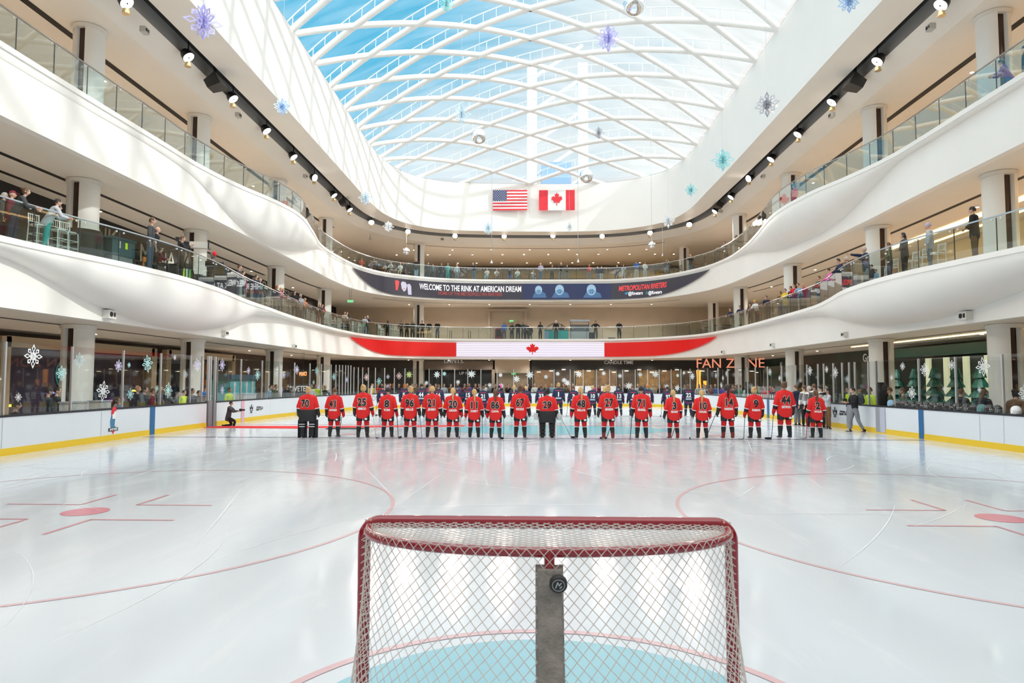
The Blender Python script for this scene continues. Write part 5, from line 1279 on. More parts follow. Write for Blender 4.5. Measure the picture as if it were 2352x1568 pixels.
# bare head and neck of a player, continuous with a thin trunk under the clothes
PP = make_pose(ph=.92); PP.head = Vector((0, .015, 1.655)); PP.neck = Vector((0, 0, 1.52)); PP.hu = Vector((0, 0, 1)); PP.nod = 0
PP.arm = [(Vector((s*.17, 0, 1.40)), Vector((s*.258, -.03, 1.13)), Vector((s*.29, .06, .90)), Vector((s*.1, .1, -1)).normalized()) for s in (1, -1)]
PP.leg = [(Vector((s*.10, 0, .86)), Vector((s*.13, .01, .50)), Vector((s*.15, 0, .12))) for s in (1, -1)]
PB = body_mesh(PP, 'body', hands=False)
ZMARK = MB().poly([(-.035, -.03), (.035, -.03), (.05, .035), (.022, .01), (0, .05), (-.022, .01), (-.05, .035)], .004).mesh('shorts_crest')
def stick(root_loc, face, top, heel, toe, mcol, label, pad=False):
    r_ = empty('hockey_stick', root_loc, face-PI/2); tag(r_, label, 'hockey stick', 'hockey sticks')
    top, heel, toe = Vector(top), Vector(heel), Vector(toe)
    MB().tube([top, heel], [(.011, .015)]*2, 6).build('shaft', mcol, r_)
    d = (toe-heel); m_ = heel.lerp(toe, .5)+Vector((0, .012, 0))
    MB().tube([heel+Vector((0, 0, .035)), heel+d*.08, m_, toe], [(.010, .018), (.009, .034), (.008, .036), (.006, .026)], 8).build('blade', mat('stick_tape', (.015, .015, .017), .7), r_, smooth=True)
    MB().tube([top, top.lerp(heel, .08)], [.016, .016], 6).build('grip', mat('stick_grip', (.02, .02, .02), .8), r_)
    return r_
def player(px, feet, head, num, nm, hair, team='red', st=None, goalie=False, Y=None, label='', hcol='blond', stick_label='', scm='carbon', skin_='l'):
    P0 = at(px, feet, z=0)
    if Y: P0 = at(px, feet, Y=Y); P0.z = 0
    ppm = FPX/((P0-CAM).dot(cF)); sc = (feet-head)/ppm/1.785
    if team == 'blue': sc = (1.0 if not head else max(.92, min(1.08, (feet-head)/ppm/1.785)))
    face = PI/2+R.uniform(-.10, .10); root = empty('person', P0, face-PI/2, sc); tag(root, label, 'person', 'red team players in line' if team == 'red' else 'navy team players in the far line')
    J = JRED if team == 'red' else JNAVY
    share('body', PB, [SKIN[skin_], EYE, LIP], root)
    share('jersey', GM if goalie else JM, [J], root); prof = GPROF if goalie else JPROF
    for s in (-1, 1):
        k = 1.12 if goalie else 1
        def sh_(nm_, tb, m): 
            o = share(nm_, tb[s], [m], root)
            if goalie: o.scale = (1.13, 1.1, 1)
            return o
        sh_('sleeve', SLV, J); sh_('sleeve_band', BND, PWH if team == 'red' else TRIM); sh_('lower_sleeve', CUF, PBLK if team == 'red' else JNAVY)
        gl = sh_('glove', GLO, SOCKR if (team == 'red' and (hash(num)+s) % 3 == 0) else GLV)
        sh_('shorts', SHT, PBLK if team == 'red' else JNAVY)
        if not goalie:
            sh_('sock', SCK, SOCKR if team == 'red' else JNAVY); sh_('sock_stripe', STP, PWH); sh_('lower_sock', LOW, PBLK if team == 'red' else JNAVY)
            sh_('skate_boot', SKT, mat('skate_maroon', (.20, .02, .02), .5) if num in ('14', '3', '27') else SKB)
        else:
            pm = PBLK if num == '70' else PWH
            mb = MB(); mb.box((s*.185, .06, .34), (.29, .12, .62)); mb.box((s*.30, -.02, .34), (.03, .10, .60)); mb.build('leg_pad', pm, root)
            mb = MB()
            for z_ in ((.50, .42) if num == '70' else (.16, .28, .40, .52)): mb.box((s*.165, -.10, z_), (.20, .03, .022 if num == '70' else .05)); 
            mb.build('pad_strap', PWH if num == '70' else PBLK, root); mb = tub([(s*.165, -.01, .62), (s*.165, -.01, .3), (s*.165, -.02, .16)], [.10, .085, .075]); mb.build('lower_sock', PBLK, root, smooth=True); sh_('skate_boot', SKT, SKB)
        sh_('skate_blade', BLD, BLADE)
    if goalie:
        tr, _ = jersey_mesh(1.32, .56, -.05); tr.v = [(x, y*1.16-.01, z if z < .9 else .9+(z-.9)*.2) for x, y, z in tr.v]; tr.build('goalie_trousers', PBLK, root, smooth=True)
        if num == '29': MB().box((-.40, .03, .80), (.15, .10, .24)).build('blocker', GREY, root); MB().ball((.41, .03, .80), (.10, .09, .13), 10, 8).build('catcher', GREY, root, smooth=True)
    # crest on the right thigh of the shorts
    if team == 'red' and not goalie: o = share('shorts_crest', ZMARK, [PWH], root, (.13, -.140, .665))
    # number and name on the back
    cx = -.06 if goalie and num == '70' else 0; zt_ = 1.20
    if team == 'red':
        a = text_mesh(num, .33, .014, space=1.08); b = text_mesh(num, .33, .024, space=1.08)
        w = max(abs(v.co.x) for v in b.vertices) or 1; kx = min(1, .155/w) if len(num) > 1 else 1
        for m_ in (a, b):
            for v in m_.vertices: v.co.x *= kx
        link('number_outline', on_back(b, prof, cx, zt_, .006), OUTL, root); link('number', on_back(a, prof, cx, zt_, .012), PBLK, root)
        if nm and not goalie:
            a = text_mesh(nm, .10, .005); w = max(abs(v.co.x) for v in a.vertices); 
            for v in a.vertices: v.co.x *= min(1, .135/w)
            link('name_letters', on_back(a, prof, 0, .995, .010), PWH, root)
    else:
        if num:
            a = text_mesh(num, .33, .012); w = max(abs(v.co.x) for v in a.vertices)
            for v in a.vertices: v.co.x *= min(1, .14/w)
            link('number', on_back(a, prof, 0, 1.16, .010), PWH, root)
        mb = MB(); mb.add([(x, 0, z_) for x in (-.15, -.075, 0, .075, .15) for z_ in (-.035, .035)], [(0, 2, 3, 1), (2, 4, 5, 3), (4, 6, 7, 5), (6, 8, 9, 7)])
        link('name_patch', on_back(mb.mesh('name_patch'), prof, 0, .965, .010), mat('patch_pale', (.45, .55, .62), .6), root)
        mb = MB(); mb.add([(x, 0, z_) for x in (-.18, -.09, 0, .09, .18) for z_ in (-.016, .016)], [(0, 2, 3, 1), (2, 4, 5, 3), (4, 6, 7, 5), (6, 8, 9, 7)])
        link('shoulder_stripe', on_back(mb.mesh('shoulder_stripe'), prof, 0, 1.37, .012), TRIM, root)
        mb = MB(); V = []
        for i in range(13): x = -.198+.033*i; V += [(x, 0, .80-.06*(1-(x/.2)**2)), (x, 0, .83-.06*(1-(x/.2)**2))]
        mb.add(V, [(2*i, 2*i+2, 2*i+3, 2*i+1) for i in range(12)]); link('hem_stripe', on_back(mb.mesh('hem_stripe'), prof, 0, 0, .014), TRIM, root)
    share('hair', HAIR[hair], [hm(hcol)], root, (0, .005, 1.655), (0, 0, R.uniform(-.15, .15))).scale = (1.08, 1.1, 1.05)
    if st:
        sd, hx, hy, tx, ty = st
        top = Vector((sd*(.29 if not goalie else .36), .07, 1.0)); stick(P0, face, top*sc, Vector((hx, hy, .03))*sc, Vector((tx, ty, .035))*sc, mat('stick_'+scm, {'carbon': (.03, .03, .035), 'teal': (.03, .22, .28), 'silver': (.5, .52, .55), 'red': (.5, .02, .04)}[scm], .35), stick_label)
    return root
RP = [(706, 1007, 888, '70', '', 'bun', 'blond', None, True, 'carbon'), (767, 1006, 890, '41', 'HOWARD', 'short', 'brown', (1, .02, .5, -.15, .55), False, 'teal'), (833, 1008, 883, '25', 'GRECO', 'bun', 'blond', (1, .42, .05, .50, .1), False, 'silver'),
      (890, 1007, 889, '8', 'TOM', 'short', 'dark', (1, .37, .05, .42, .35), False, 'carbon'), (942, 1008, 886, '96', 'BELLE', 'bun', 'blond', (1, .40, .0, .27, .0), False, 'teal'), (992, 1008, 886, '21', 'JENSEN', 'short', 'blond', None, False, 'carbon'),
      (1040, 1008, 890, '20', 'CARLSON', 'pony', 'blond', (1, .24, .1, .20, .4), False, 'silver'), (1089, 1008, 893, '11', 'DOHERTY', 'pony', 'blond', (1, .29, .05, .30, .35), False, 'teal'), (1138, 1009, 893, '86', 'CAVA', 'pony', 'brown', (1, .28, .1, .10, .3), False, 'teal'),
      (1195, 1008, 885, '67', 'WOODS', 'bun', 'brown', (1, .10, .10, .25, .05), False, 'teal'), (1257, 1009, 892, '29', '', 'bun', 'dark', (1, .85, .6, 1.1, .7), True, 'silver'), (1334, 1009, 888, '48', 'KELLOG', 'pony', 'blond', None, False, 'carbon'),
      (1397, 1010, 884, '27', 'ABRAMSON', 'bun', 'blond', (1, .02, .35, -.2, .4), False, 'carbon'), (1474, 1010, 886, '71', 'FINKEL', 'short', 'dark', (-1, -.38, -.05, -.36, .3), False, 'carbon'), (1547, 1009, 895, '3', 'EDNEY', 'pony', 'blond', (1, .05, .4, -.1, .5), False, 'carbon'),
      (1613, 1009, 895, '10', 'COWLING', 'pony', 'blond', (-1, -.42, -.05, -.40, .3), False, 'silver'), (1672, 1009, 883, '14', 'HARDING', 'pony', 'dark', (-1, -.68, .1, -.80, .1), False, 'carbon'), (1734, 1009, 888, '9', 'FABIAN', 'bun', 'blond', (-1, -.42, -.10, -.62, -.12), False, 'carbon'),
      (1803, 1008, 876, '44', 'EASTWOOD', 'bun', 'brown', (-1, -.45, -.10, -.66, -.12), False, 'carbon'), (1876, 1008, 895, '2', 'WOLFE', 'pony', 'brown', (-1, -.42, -.10, -.64, -.10), False, 'red')]
for (px, fy, hy, num, nm, hair, hc, st, gk, scm) in RP:
    what = {'short': 'short', 'bun': 'tied up', 'pony': 'long ponytail'}[hair]
    player(px, fy, hy, num, nm, hair, 'red', st, gk, label='%s in red jersey number %s, %s %s hair, seen from behind' % ('goalkeeper' if gk else 'skater', num, what, hc), hcol=hc, stick_label='%s hockey stick held by red player number %s' % ({'carbon': 'black', 'teal': 'teal', 'silver': 'silver', 'red': 'red and black'}[scm], num), scm=scm)
BPL = [(878, 885, '9', 'dark', 'short'), (929, 882, '5', 'ginger', 'bun'), (968, 881, '44', 'dark', 'short'), (1007, 883, '16', 'brown', 'short'), (1050, 884, '8', 'dark', 'short'), (1075, 882, '15', 'brown', 'pony'), (1110, 886, '21', 'brown', 'short'), (1146, 884, '4', 'dark', 'short'), (1181, 884, '91', 'blond', 'pony'),
       (1208, 886, '', 'blond', 'short'), (1243, 884, '33', 'brown', 'bun'), (1283, 878, '1', 'blond', 'bun'), (1317, 885, '3', 'brown', 'short'), (1361, 884, '10', 'blond', 'short'), (1388, 886, '7', 'blond', 'long'), (1421, 884, '13', 'dark', 'short'), (1454, 883, '6', 'brown', 'short'), (1488, 882, '28', 'ginger', 'short'), (1533, 886, '97', 'dark', 'short'), (1581, 880, '22', 'brown', 'long')]
for i, (px, hy, num, hc, hair) in enumerate(BPL):
    st = None if i % 3 else (-1, -.40, -.05, -.36, .3)
    player(px, 955, hy, num, '', hair, 'blue', st, False, Y=33.3, label='player in navy jersey%s, %s hair, %s from the left in the far line' % (' number '+num if num else '', hc, ORD[i]), hcol=hc, stick_label='hockey stick of the navy player, %s from the left in the far line' % ORD[i], scm='carbon')
# pink and teal masks on heads in the far row
for px, py, c, lb in ((1149, 887, 'pink', 'bright pink helmet beside the navy players at the far boards'),):
    P = at(px, py, Y=47.4); r_ = empty('helmet', P); tag(r_, lb, 'helmet'); MB().ball((0, 0, 0), (.15, .17, .16), 12, 8).build('shell', cm(c), r_, smooth=True)
# blue water bottle by the goalkeeper
r_ = empty('water_bottle', at(685, 938, Y=18.8)); tag(r_, 'blue bottle at the left hip of goalkeeper number 70', 'bottle'); MB().lathe([(.05, -.14), (.055, -.05), (.055, .08), (.03, .13)], n=12).build('bottle_body', cm('lightblue'), r_, smooth=True)
# ---------------------------------------------------------------- people around the hall
def inward(x, y):
    """direction from a balcony spot towards the middle of the ice"""
    d = Vector((.5-x, 27-y)); return math.atan2(d.y, d.x)
def on_level(px, py, zf, h, back=0):
    """where a person of height h standing on a floor at zf has the top of the head at this pixel"""
    return at(px, py, z=zf+h)
F2, F3 = ZT2-.04, ZT3-.04
# (head px, head py, height, pose, cut, top, bottom, hair style, hair colour, look of the person)
L2L = [(8, 441, 1.62, 'stand', 'fat', 'darkgrey', 'black', 'short', 'grey', 'grey haired woman in dark coat at the far left edge of the left middle balcony'),
 (26, 437, 1.68, 'stand', 'fat', 'maroon', 'black', 'cap', 'maroon', 'person in dark red cap behind the grey haired woman, left middle balcony'),
 (50, 430, 1.70, 'lean', 'top', 'darkgrey', 'navy', 'bun', 'brown', 'woman with bun in dark grey jacket at the left balcony rail'),
 (113, 455, 1.68, 'lean', 'fat', 'lightgrey', 'teal', 'short', 'dark', 'woman in pale grey hoodie and teal jeans leaning on the left rail'),
 (131, 468, 1.66, 'stand', 'top', 'black', 'black', 'short', 'dark', 'person in black standing behind the pale grey hoodie, left balcony'),
 (371, 520, 1.72, 'stand', 'tee', 'black', 'black', None, 'dark', 'bald man in black emblem shirt beside the television camera'),
 (388, 497, 2.0, 'stand', 'top', 'darkgrey', 'jeans', 'short', 'brown', 'tall man in dark jacket and jeans behind the bald man, left balcony'),
 (468, 541, 1.74, 'phone', 'top', 'black', 'black', 'short', 'brown', 'camera operator in black behind the large television camera'),
 (446, 572, 1.2, 'sit', 'top', 'maroon', 'black', 'short', 'dark', 'person seated low behind the camera tripod legs, left balcony'),
 (549, 608, 1.78, 'stand', 'top', 'darkgrey', 'grey', 'short', 'brown', 'man with glasses in dark grey shirt right of the television cameras'),
 (557, 622, 1.60, 'stand', 'top', 'white', 'navy', 'short', 'dark', 'woman in white top beside the man with glasses, left balcony'),
 (563, 635, 1.35, 'stand', 'top', 'red', 'white', 'short', 'blond', 'child in red beside the man with glasses, left balcony'),
 (588, 631, 1.78, 'stand', 'fat', 'navy', 'jeans', 'short', 'dark', 'man in navy vest leaning by the second left column'),
 (597, 637, 1.70, 'stand', 'top', 'green', 'grey', None, 'dark', 'bald man in green behind the man in navy vest'),
 (629, 657, 1.70, 'lean', 'fat', 'black', 'jeans', 'long', 'ginger', 'person with ginger hair in black jacket at the left rail'),
 (638, 662, 1.62, 'lean', 'top', 'pink', 'jeans', 'short', 'blond', 'blond person in pink leaning on the left rail'),
 (646, 664, 1.62, 'lean', 'top', 'black', 'grey', 'long', 'blond', 'blond person in black leaning on the left rail'),
 (681, 667, 1.82, 'clasp', 'top', 'black', 'black', 'short', 'brown', 'man in dark suit standing behind a boy on the left balcony'),
 (678, 680, 1.55, 'stand', 'top', 'grey', 'grey', 'short', 'brown', 'boy in grey in front of the suited man, left balcony'),
 (688, 682, 1.55, 'stand', 'top', 'maroon', 'black', 'long', 'dark', 'woman in maroon beside the suited man, left balcony'),
 (702, 675, 1.76, 'clasp', 'fat', 'lightgrey', 'grey', 'short', 'white', 'white bearded man in grey sweater at the left rail'),
 (709, 684, 1.62, 'clasp', 'top', 'orange', 'jeans', 'short', 'blond', 'person in orange beside the white bearded man'),
 (750, 698, 1.64, 'lean', 'top', 'black', 'maroon', 'long', 'blond', 'blond person in black leaning by the third left column'),
 (757, 700, 1.66, 'lean', 'top', 'maroon', 'black', 'short', 'dark', 'person in maroon leaning by the third left column'),
 (797, 715, 1.74, 'clasp', 'fat', 'black', 'black', 'short', 'dark', 'person in black coat at the far left end of the balcony'),
 (810, 717, 1.66, 'lean', 'top', 'beige', 'navy', 'short', 'brown', 'person in beige top leaning at the far left of the balcony'),
 (854, 726, 1.68, 'lean', 'top', 'lightgrey', 'grey', 'short', 'dark', 'person in black and grey vest leaning on the far left rail'),
 (864, 725, 1.74, 'lean', 'top', 'navy', 'black', 'short', 'white', 'white bearded man in navy leaning on the far left rail')]
FAR2 = [(891, 729, 'hips', 'fat', 'black', 'black', 'short', 'dark', 'd', 'guard in black, hands on belt, left end of the far middle balcony'),
 (922, 727, 'clasp', 'tee', 'black', 'black', 'short', 'dark', 'l', 'man in black T shirt with clasped hands left of the far column'),
 (935, 728, 'clasp', 'top', 'black', 'black', 'long', 'blond', 'l', 'blond woman in black jacket with white stripes on the far balcony'),
 (948, 726, 'clasp', 'fat', 'darkgrey', 'black', 'long', 'dark', 'l', 'long haired person in dark coat just left of the far column'),
 (970, 734, 'clasp', 'top', 'black', 'black', 'short', 'brown', 'l', 'person in black just right of the far column holding a phone'),
 (986, 731, 'clasp', 'top', 'black', 'khaki', 'short', 'brown', 'l', 'man in black top and pale trousers on the far middle balcony'),
 (1005, 734, 'clasp', 'top', 'black', 'black', 'short', 'brown', 'l', 'man in black, hands clasped, alone right of the pale trousers'),
 (1158, 739, 'stand', 'top', 'blue', 'darkgrey', 'long', 'dark', 'm', 'woman in blue by the red machine on the far middle balcony'),
 (1176, 741, 'clasp', 'fat', 'black', 'black', 'long', 'dark', 'm', 'woman in black right of the woman in blue, far balcony'),
 (1190, 737, 'cross', 'fat', 'black', 'black', 'short', 'dark', 'm', 'man in black with crossed arms, first of the group before the doorway'),
 (1202, 738, 'cross', 'fat', 'darkgrey', 'black', 'short', 'brown', 'm', 'man in dark grey with crossed arms in the group before the doorway'),
 (1210, 741, 'clasp', 'fat', 'black', 'black', 'short', 'dark', 'l', 'person in black at the right of the group before the doorway'),
 (1218, 746, 'stand', 'fat', 'black', 'darkgrey', 'short', 'dark', 'l', 'shorter person in black right of the doorway group'),
 (1241, 739, 'clasp', 'top', 'black', 'black', 'short', 'dark', 'd', 'guard in black left of the teal counter on the far balcony'),
 (1277, 735, 'stand', 'top', 'black', 'darkgrey', 'beanie', 'white', 'l', 'person in big white fluffy hat behind the teal counter'),
 (1290, 744, 'stand', 'top', 'black', 'black', 'short', 'dark', 'm', 'small person in black right of the white fluffy hat'),
 (1368, 735, 'hips', 'top', 'black', 'darkgrey', 'short', 'brown', 'm', 'man in black with hands on hips right of the grey kiosk'),
 (1422, 735, 'clasp', 'top', 'black', 'darkgrey', None, 'dark', 'm', 'bald man in black with clasped hands alone at the far balcony')]
L2R = [(1663, 709, 1.70, 'lean', 'top', 'navy', 'khaki', 'short', 'dark', 'man in navy shirt and khaki trousers leaning at the far right rail'),
 (1690, 703, 1.70, 'lean', 'tee', 'navy', 'khaki', 'short', 'dark', 'second man in navy and khaki leaning by the far right column'),
 (1723, 697, 1.68, 'stand', 'top', 'black', 'black', 'long', 'dark', 'dark haired person in black beside the yellow cap, right balcony'),
 (1732, 690, 1.74, 'lean', 'top', 'white', 'black', 'cap', 'yellow', 'woman in yellow cap and white shirt on the right balcony'),
 (1761, 681, 1.74, 'lean', 'fat', 'navy', 'darkgrey', 'short', 'dark', 'man in navy checked jacket leaning on the right rail'),
 (1784, 669, 1.66, 'stand', 'top', 'brown', 'jeans', 'long', 'brown', 'long haired woman in brown, left end of the right balcony group'),
 (1791, 662, 1.74, 'clasp', 'top', 'black', 'jeans', 'short', 'grey', 'grey haired man with yellow tie in the right balcony group'),
 (1802, 663, 1.70, 'clasp', 'fat', 'yellow', 'grey', 'short', 'dark', 'person in yellow and navy in the right balcony group'),
 (1816, 657, 1.72, 'stand', 'top', 'black', 'darkgrey', 'short', 'dark', 'dark haired person half hidden behind the red pullover'),
 (1822, 651, 1.80, 'clasp', 'top', 'red', 'darkgrey', 'short', 'dark', 'man in bright red pullover in the right balcony group'),
 (1835, 652, 1.72, 'lean', 'top', 'lightblue', 'darkgrey', 'short', 'brown', 'man in pale blue jacket beside the red pullover'),
 (1845, 650, 1.74, 'clasp', 'fat', 'red', 'darkgrey', None, 'dark', 'bald man in dark red coat, right end of the right balcony group'),
 (1882, 634, 1.76, 'clasp', 'top', 'darkgrey', 'jeans', 'short', 'brown', 'man in charcoal sweater left of the lower camera boxes, right balcony'),
 (1896, 638, 1.64, 'clasp', 'top', 'grey', 'navy', 'short', 'blond', 'blond woman in grey beside the charcoal sweater, right balcony'),
 (1904, 624, 1.66, 'clasp', 'top', 'lightgrey', 'grey', 'long', 'dark', 'dark long haired woman in pale top on the right balcony'),
 (1913, 617, 1.70, 'lean', 'top', 'pink', 'grey', 'short', 'dark', 'person in pink leaning on the right balcony rail'),
 (1935, 595, 1.78, 'lean', 'fat', 'navy', 'maroon', 'short', 'dark', 'dark haired man in navy behind the podium, right balcony'),
 (1946, 589, 1.80, 'stand', 'fat', 'darkgrey', 'green', 'short', 'grey', 'grey haired man in dark coat next to the man in navy'),
 (1988, 569, 1.76, 'reach', 'fat', 'navy', 'khaki', 'short', 'grey', 'man pointing with a phone at arm length on the right balcony'),
 (1992, 624, .96, 'stand', 'top', 'pink', 'grey', 'long', 'blond', 'small child in pink at the right rail'),
 (2013, 618, .98, 'stand', 'top', 'lightblue', 'blue', 'short', 'brown', 'small child in light blue at the right rail'),
 (2003, 607, 1.25, 'stand', 'top', 'black', 'black', 'short', 'dark', 'child in black behind the pointing man'),
 (2042, 556, 1.68, 'clasp', 'top', 'olive', 'navy', 'long', 'brown', 'brown haired woman in olive jacket right of the second column'),
 (2076, 534, 1.68, 'clasp', 'fat', 'darkgrey', 'black', 'long', 'dark', 'dark haired woman in charcoal parka at the right rail'),
 (2134, 509, 1.72, 'stand', 'fat', 'lightgrey', 'grey', 'beanie', 'lavender', 'person in pale grey hoodie and beanie at the right rail'),
 (2236, 470, 1.82, 'clasp', 'fat', 'black', 'brown', 'short', 'dark', 'tall dark haired man in black coat near the right column')]
FAR3 = [(770, 568, 'cross', 'top', 'darkgrey', 'black', 'short', 'brown'), (778, 575, 'cross', 'top', 'beige', 'grey', 'short', 'dark'), (815, 590, 'phone', 'top', 'black', 'black', 'short', 'brown'), (830, 595, 'sit', 'top', 'red', 'black', 'short', 'brown'),
 (853, 601, 'sit', 'top', 'lavender', 'lavender', 'long', 'brown'), (860, 593, 'stand', 'top', 'lightgrey', 'black', 'long', 'ginger'), (867, 602, 'sit', 'top', 'lightblue', 'black', 'short', 'grey'), (886, 607, 'sit', 'top', 'white', 'maroon', 'short', 'brown'), (892, 597, 'stand', 'top', 'navy', 'black', 'short', 'blond'),
 (898, 604, 'sit', 'top', 'white', 'white', 'long', 'blond'), (907, 611, 'sit', 'top', 'white', 'black', 'short', 'dark'), (921, 606, 'sit', 'top', 'white', 'beige', 'beanie', 'orange'), (964, 591, 'clasp', 'fat', 'black', 'lightblue', 'short', 'brown'), (984, 602, 'stand', 'top', 'darkgrey', 'darkgrey', 'long', 'brown'),
 (995, 606, 'stand', 'top', 'grey', 'darkgrey', 'short', 'dark'), (1015, 604, 'stand', 'top', 'navy', 'navy', 'short', 'brown'), (1029, 604, 'clasp', 'fat', 'teal', 'teal', 'short', 'ginger'), (1050, 606, 'stand', 'top', 'lightgrey', 'grey', 'long', 'blond'), (1089, 602, 'lean', 'top', 'black', 'jeans', 'short', 'brown'),
 (1119, 618, 'sit', 'top', 'white', 'lightblue', 'short', 'blond'), (1141, 620, 'sit', 'top', 'white', 'grey', 'short', 'brown'), (1171, 618, 'sit', 'top', 'black', 'blue', 'long', 'dark'), (1189, 620, 'sit', 'top', 'white', 'teal', 'short', 'blond'), (1224, 622, 'sit', 'top', 'white', 'lightblue', 'short', 'blond'),
 (1242, 603, 'clasp', 'top', 'lavender', 'jeans', None, 'dark'), (1268, 609, 'lean', 'top', 'darkgrey', 'black', 'short', 'dark'), (1288, 604, 'lean', 'top', 'black', 'grey', None, 'dark'), (1302, 609, 'lean', 'top', 'black', 'grey', 'short', 'dark'), (1353, 608, 'lean', 'top', 'red', 'grey', 'short', 'brown'),
 (1373, 611, 'stand', 'top', 'navy', 'grey', 'short', 'dark'), (1381, 611, 'stand', 'top', 'black', 'lightgrey', 'short', 'dark'), (1418, 611, 'sit', 'top', 'darkgrey', 'black', 'short', 'brown'), (1431, 608, 'lean', 'top', 'lightgrey', 'lightgrey', 'long', 'dark'), (1461, 597, 'clasp', 'top', 'blue', 'beige', 'cap', 'maroon'),
 (1480, 600, 'clasp', 'top', 'white', 'lightgrey', 'long', 'dark'), (1528, 596, 'clasp', 'top', 'black', 'grey', 'long', 'dark'), (1535, 597, 'clasp', 'top', 'darkgrey', 'grey', 'short', 'dark'), (1584, 584, 'phone', 'fat', 'black', 'jeans', 'cap', 'beige'), (1637, 573, 'sit', 'top', 'black', 'black', 'short', 'brown'),
 (1649, 569, 'lean', 'top', 'darkgrey', 'black', 'short', 'dark'), (1656, 556, 'lean', 'top', 'grey', 'darkgrey', 'short', 'dark'), (1681, 543, 'lean', 'top', 'darkgrey', 'darkgrey', 'long', 'brown'), (1689, 542, 'lean', 'top', 'olive', 'grey', 'long', 'brown')]
def keep_in(P, E, lo=.45, hi=9):
    """keep a standing spot behind the railing of path E"""
    best = min(range(len(E.p)), key=lambda i: (E.p[i]-Vector((P.x, P.y))).length); n_ = E.nrm(E.s[best]); d = (Vector((P.x, P.y))-E.p[best]).dot(n_)
    if d > -lo: q = Vector((P.x, P.y))-n_*(d+lo); P = Vector((q.x, q.y, P.z))
    return P
def place(px, py, zf, h, E, pose):
    ph = {'sit': 1.30/1.74, 'lean': 1.66/1.74}.get(pose, 1.0)*h
    P = at(px, py, z=zf+ph)
    return P
def railman(px, py, zf, h, E, pose, **k):
    """solve for the depth just behind the rail along this sight line; the height follows the photograph"""
    r = ray(px, py); inner = Path([tuple(E.pos(s, -(.62 if pose == 'lean' else .70))) for s in E.s]); hit = inner.hit(px, py)
    if hit is None: return None
    s, z = hit; p = inner.pos(s); return Vector((p.x, p.y, zf)), z-zf
rk = 0
for (px, py, h, pose, cut, top, bot, hs, hc, lb) in L2L+L2R:
    left = px < 1176; q = railman(px, py, F2, h, E2, pose)
    if not q: continue
    P, hh = q; k = {'sit': 1.30/1.74, 'lean': 1.64/1.74}.get(pose, 1.0); want = h*k
    if hh < want*.97 or hh > want*1.03:      # step further back (or stand nearer) until the real height fits
        P2 = at(px, py, z=F2+want); P2 = keep_in(P2, E2); P = Vector((P2.x, P2.y, F2)); 
        if left and P.x < -19.6: P = Vector((P.x*.97, P.y, F2))
    person((P.x, P.y, F2), inward(P.x, P.y)+R.uniform(-.25, .25), pose, top, bot, (hs, hc), lb, h, 'l', cut, 'spectators on the %s middle balcony' % ('left' if left else 'right'))
for (px, py, pose, cut, top, bot, hs, hc, sk, lb) in FAR2:
    P = at(px, py, z=F2+1.74); Y = max(59.3, min(62.5, P.y)); P = at(px, py, Y=Y); h = max(1.5, min(1.9, P.z-F2))
    person((P.x, P.y, F2), -PI/2+R.uniform(-.3, .3), pose, top, bot, (hs, hc), lb, h, sk, cut, 'people on the far middle balcony')
def describe(top, bot, hs, hc, pose):
    v = {'sit': 'seated', 'lean': 'leaning', 'phone': 'filming', 'clasp': 'hands clasped', 'stand': 'standing', 'cross': 'arms crossed', 'hips': 'hands on hips', 'walk': 'walking', 'reach': 'arm out', 'kneel': 'kneeling'}[pose]
    top = {'lightgrey': 'pale grey', 'darkgrey': 'dark grey', 'neon': 'neon yellow', 'lightblue': 'pale blue'}.get(top, top); return '%s %s haired person in %s' % (v, hc, top) if hs not in ('cap', 'beanie', None) else '%s person in %s and %s' % (v, top, 'bald' if hs is None else '%s %s' % (hc, hs if hs == 'cap' else 'hat'))
for i, (px, py, pose, cut, top, bot, hs, hc) in enumerate(FAR3):
    k = {'sit': 1.30/1.74, 'lean': 1.64/1.74}.get(pose, 1.0); q = railman(px, py, F3, 1.7, E3, pose); P, hh = q; h = hh/k
    if h < 1.5 or h > 1.85: h = max(1.55, min(1.8, h)); P = keep_in(at(px, py, z=F3+h*k), E3, .6)
    if P.y > 63: P = Vector((P.x, 63, 0))
    P = keep_in(P, E3, .8)
    person((P.x, P.y, F3), inward(P.x, P.y) if P.y < 55 else -PI/2+R.uniform(-.4, .4), pose, top, bot, (hs, hc), describe(top, bot, hs, hc, pose)+', %s from left on the far top balcony' % ORD[i], h, 'l', cut, 'spectators on the far top balcony')
for (px, py, top, lb, pose) in ((2290, 142, 'purple', 'person in purple pullover behind the right top balcony glass', 'lean'), (2334, 120, 'black', 'person in dark clothes beside the purple pullover, top right', 'stand'), (1736, 486, 'black', 'person in black bending over the right top balcony rail with a camera', 'lean'), (1812, 425, 'red', 'person in red behind the right top balcony glass', 'stand')):
    P, hh = railman(px, py, F3, 1.7, E3, pose); P = keep_in(P, E3, 1.0); h = max(1.5, min(1.85, hh)); person((P.x, P.y, F3), inward(P.x, P.y), pose, top, 'jeans' if top == 'purple' else 'black', ('short', 'dark'), lb, h, 'l', 'fat')

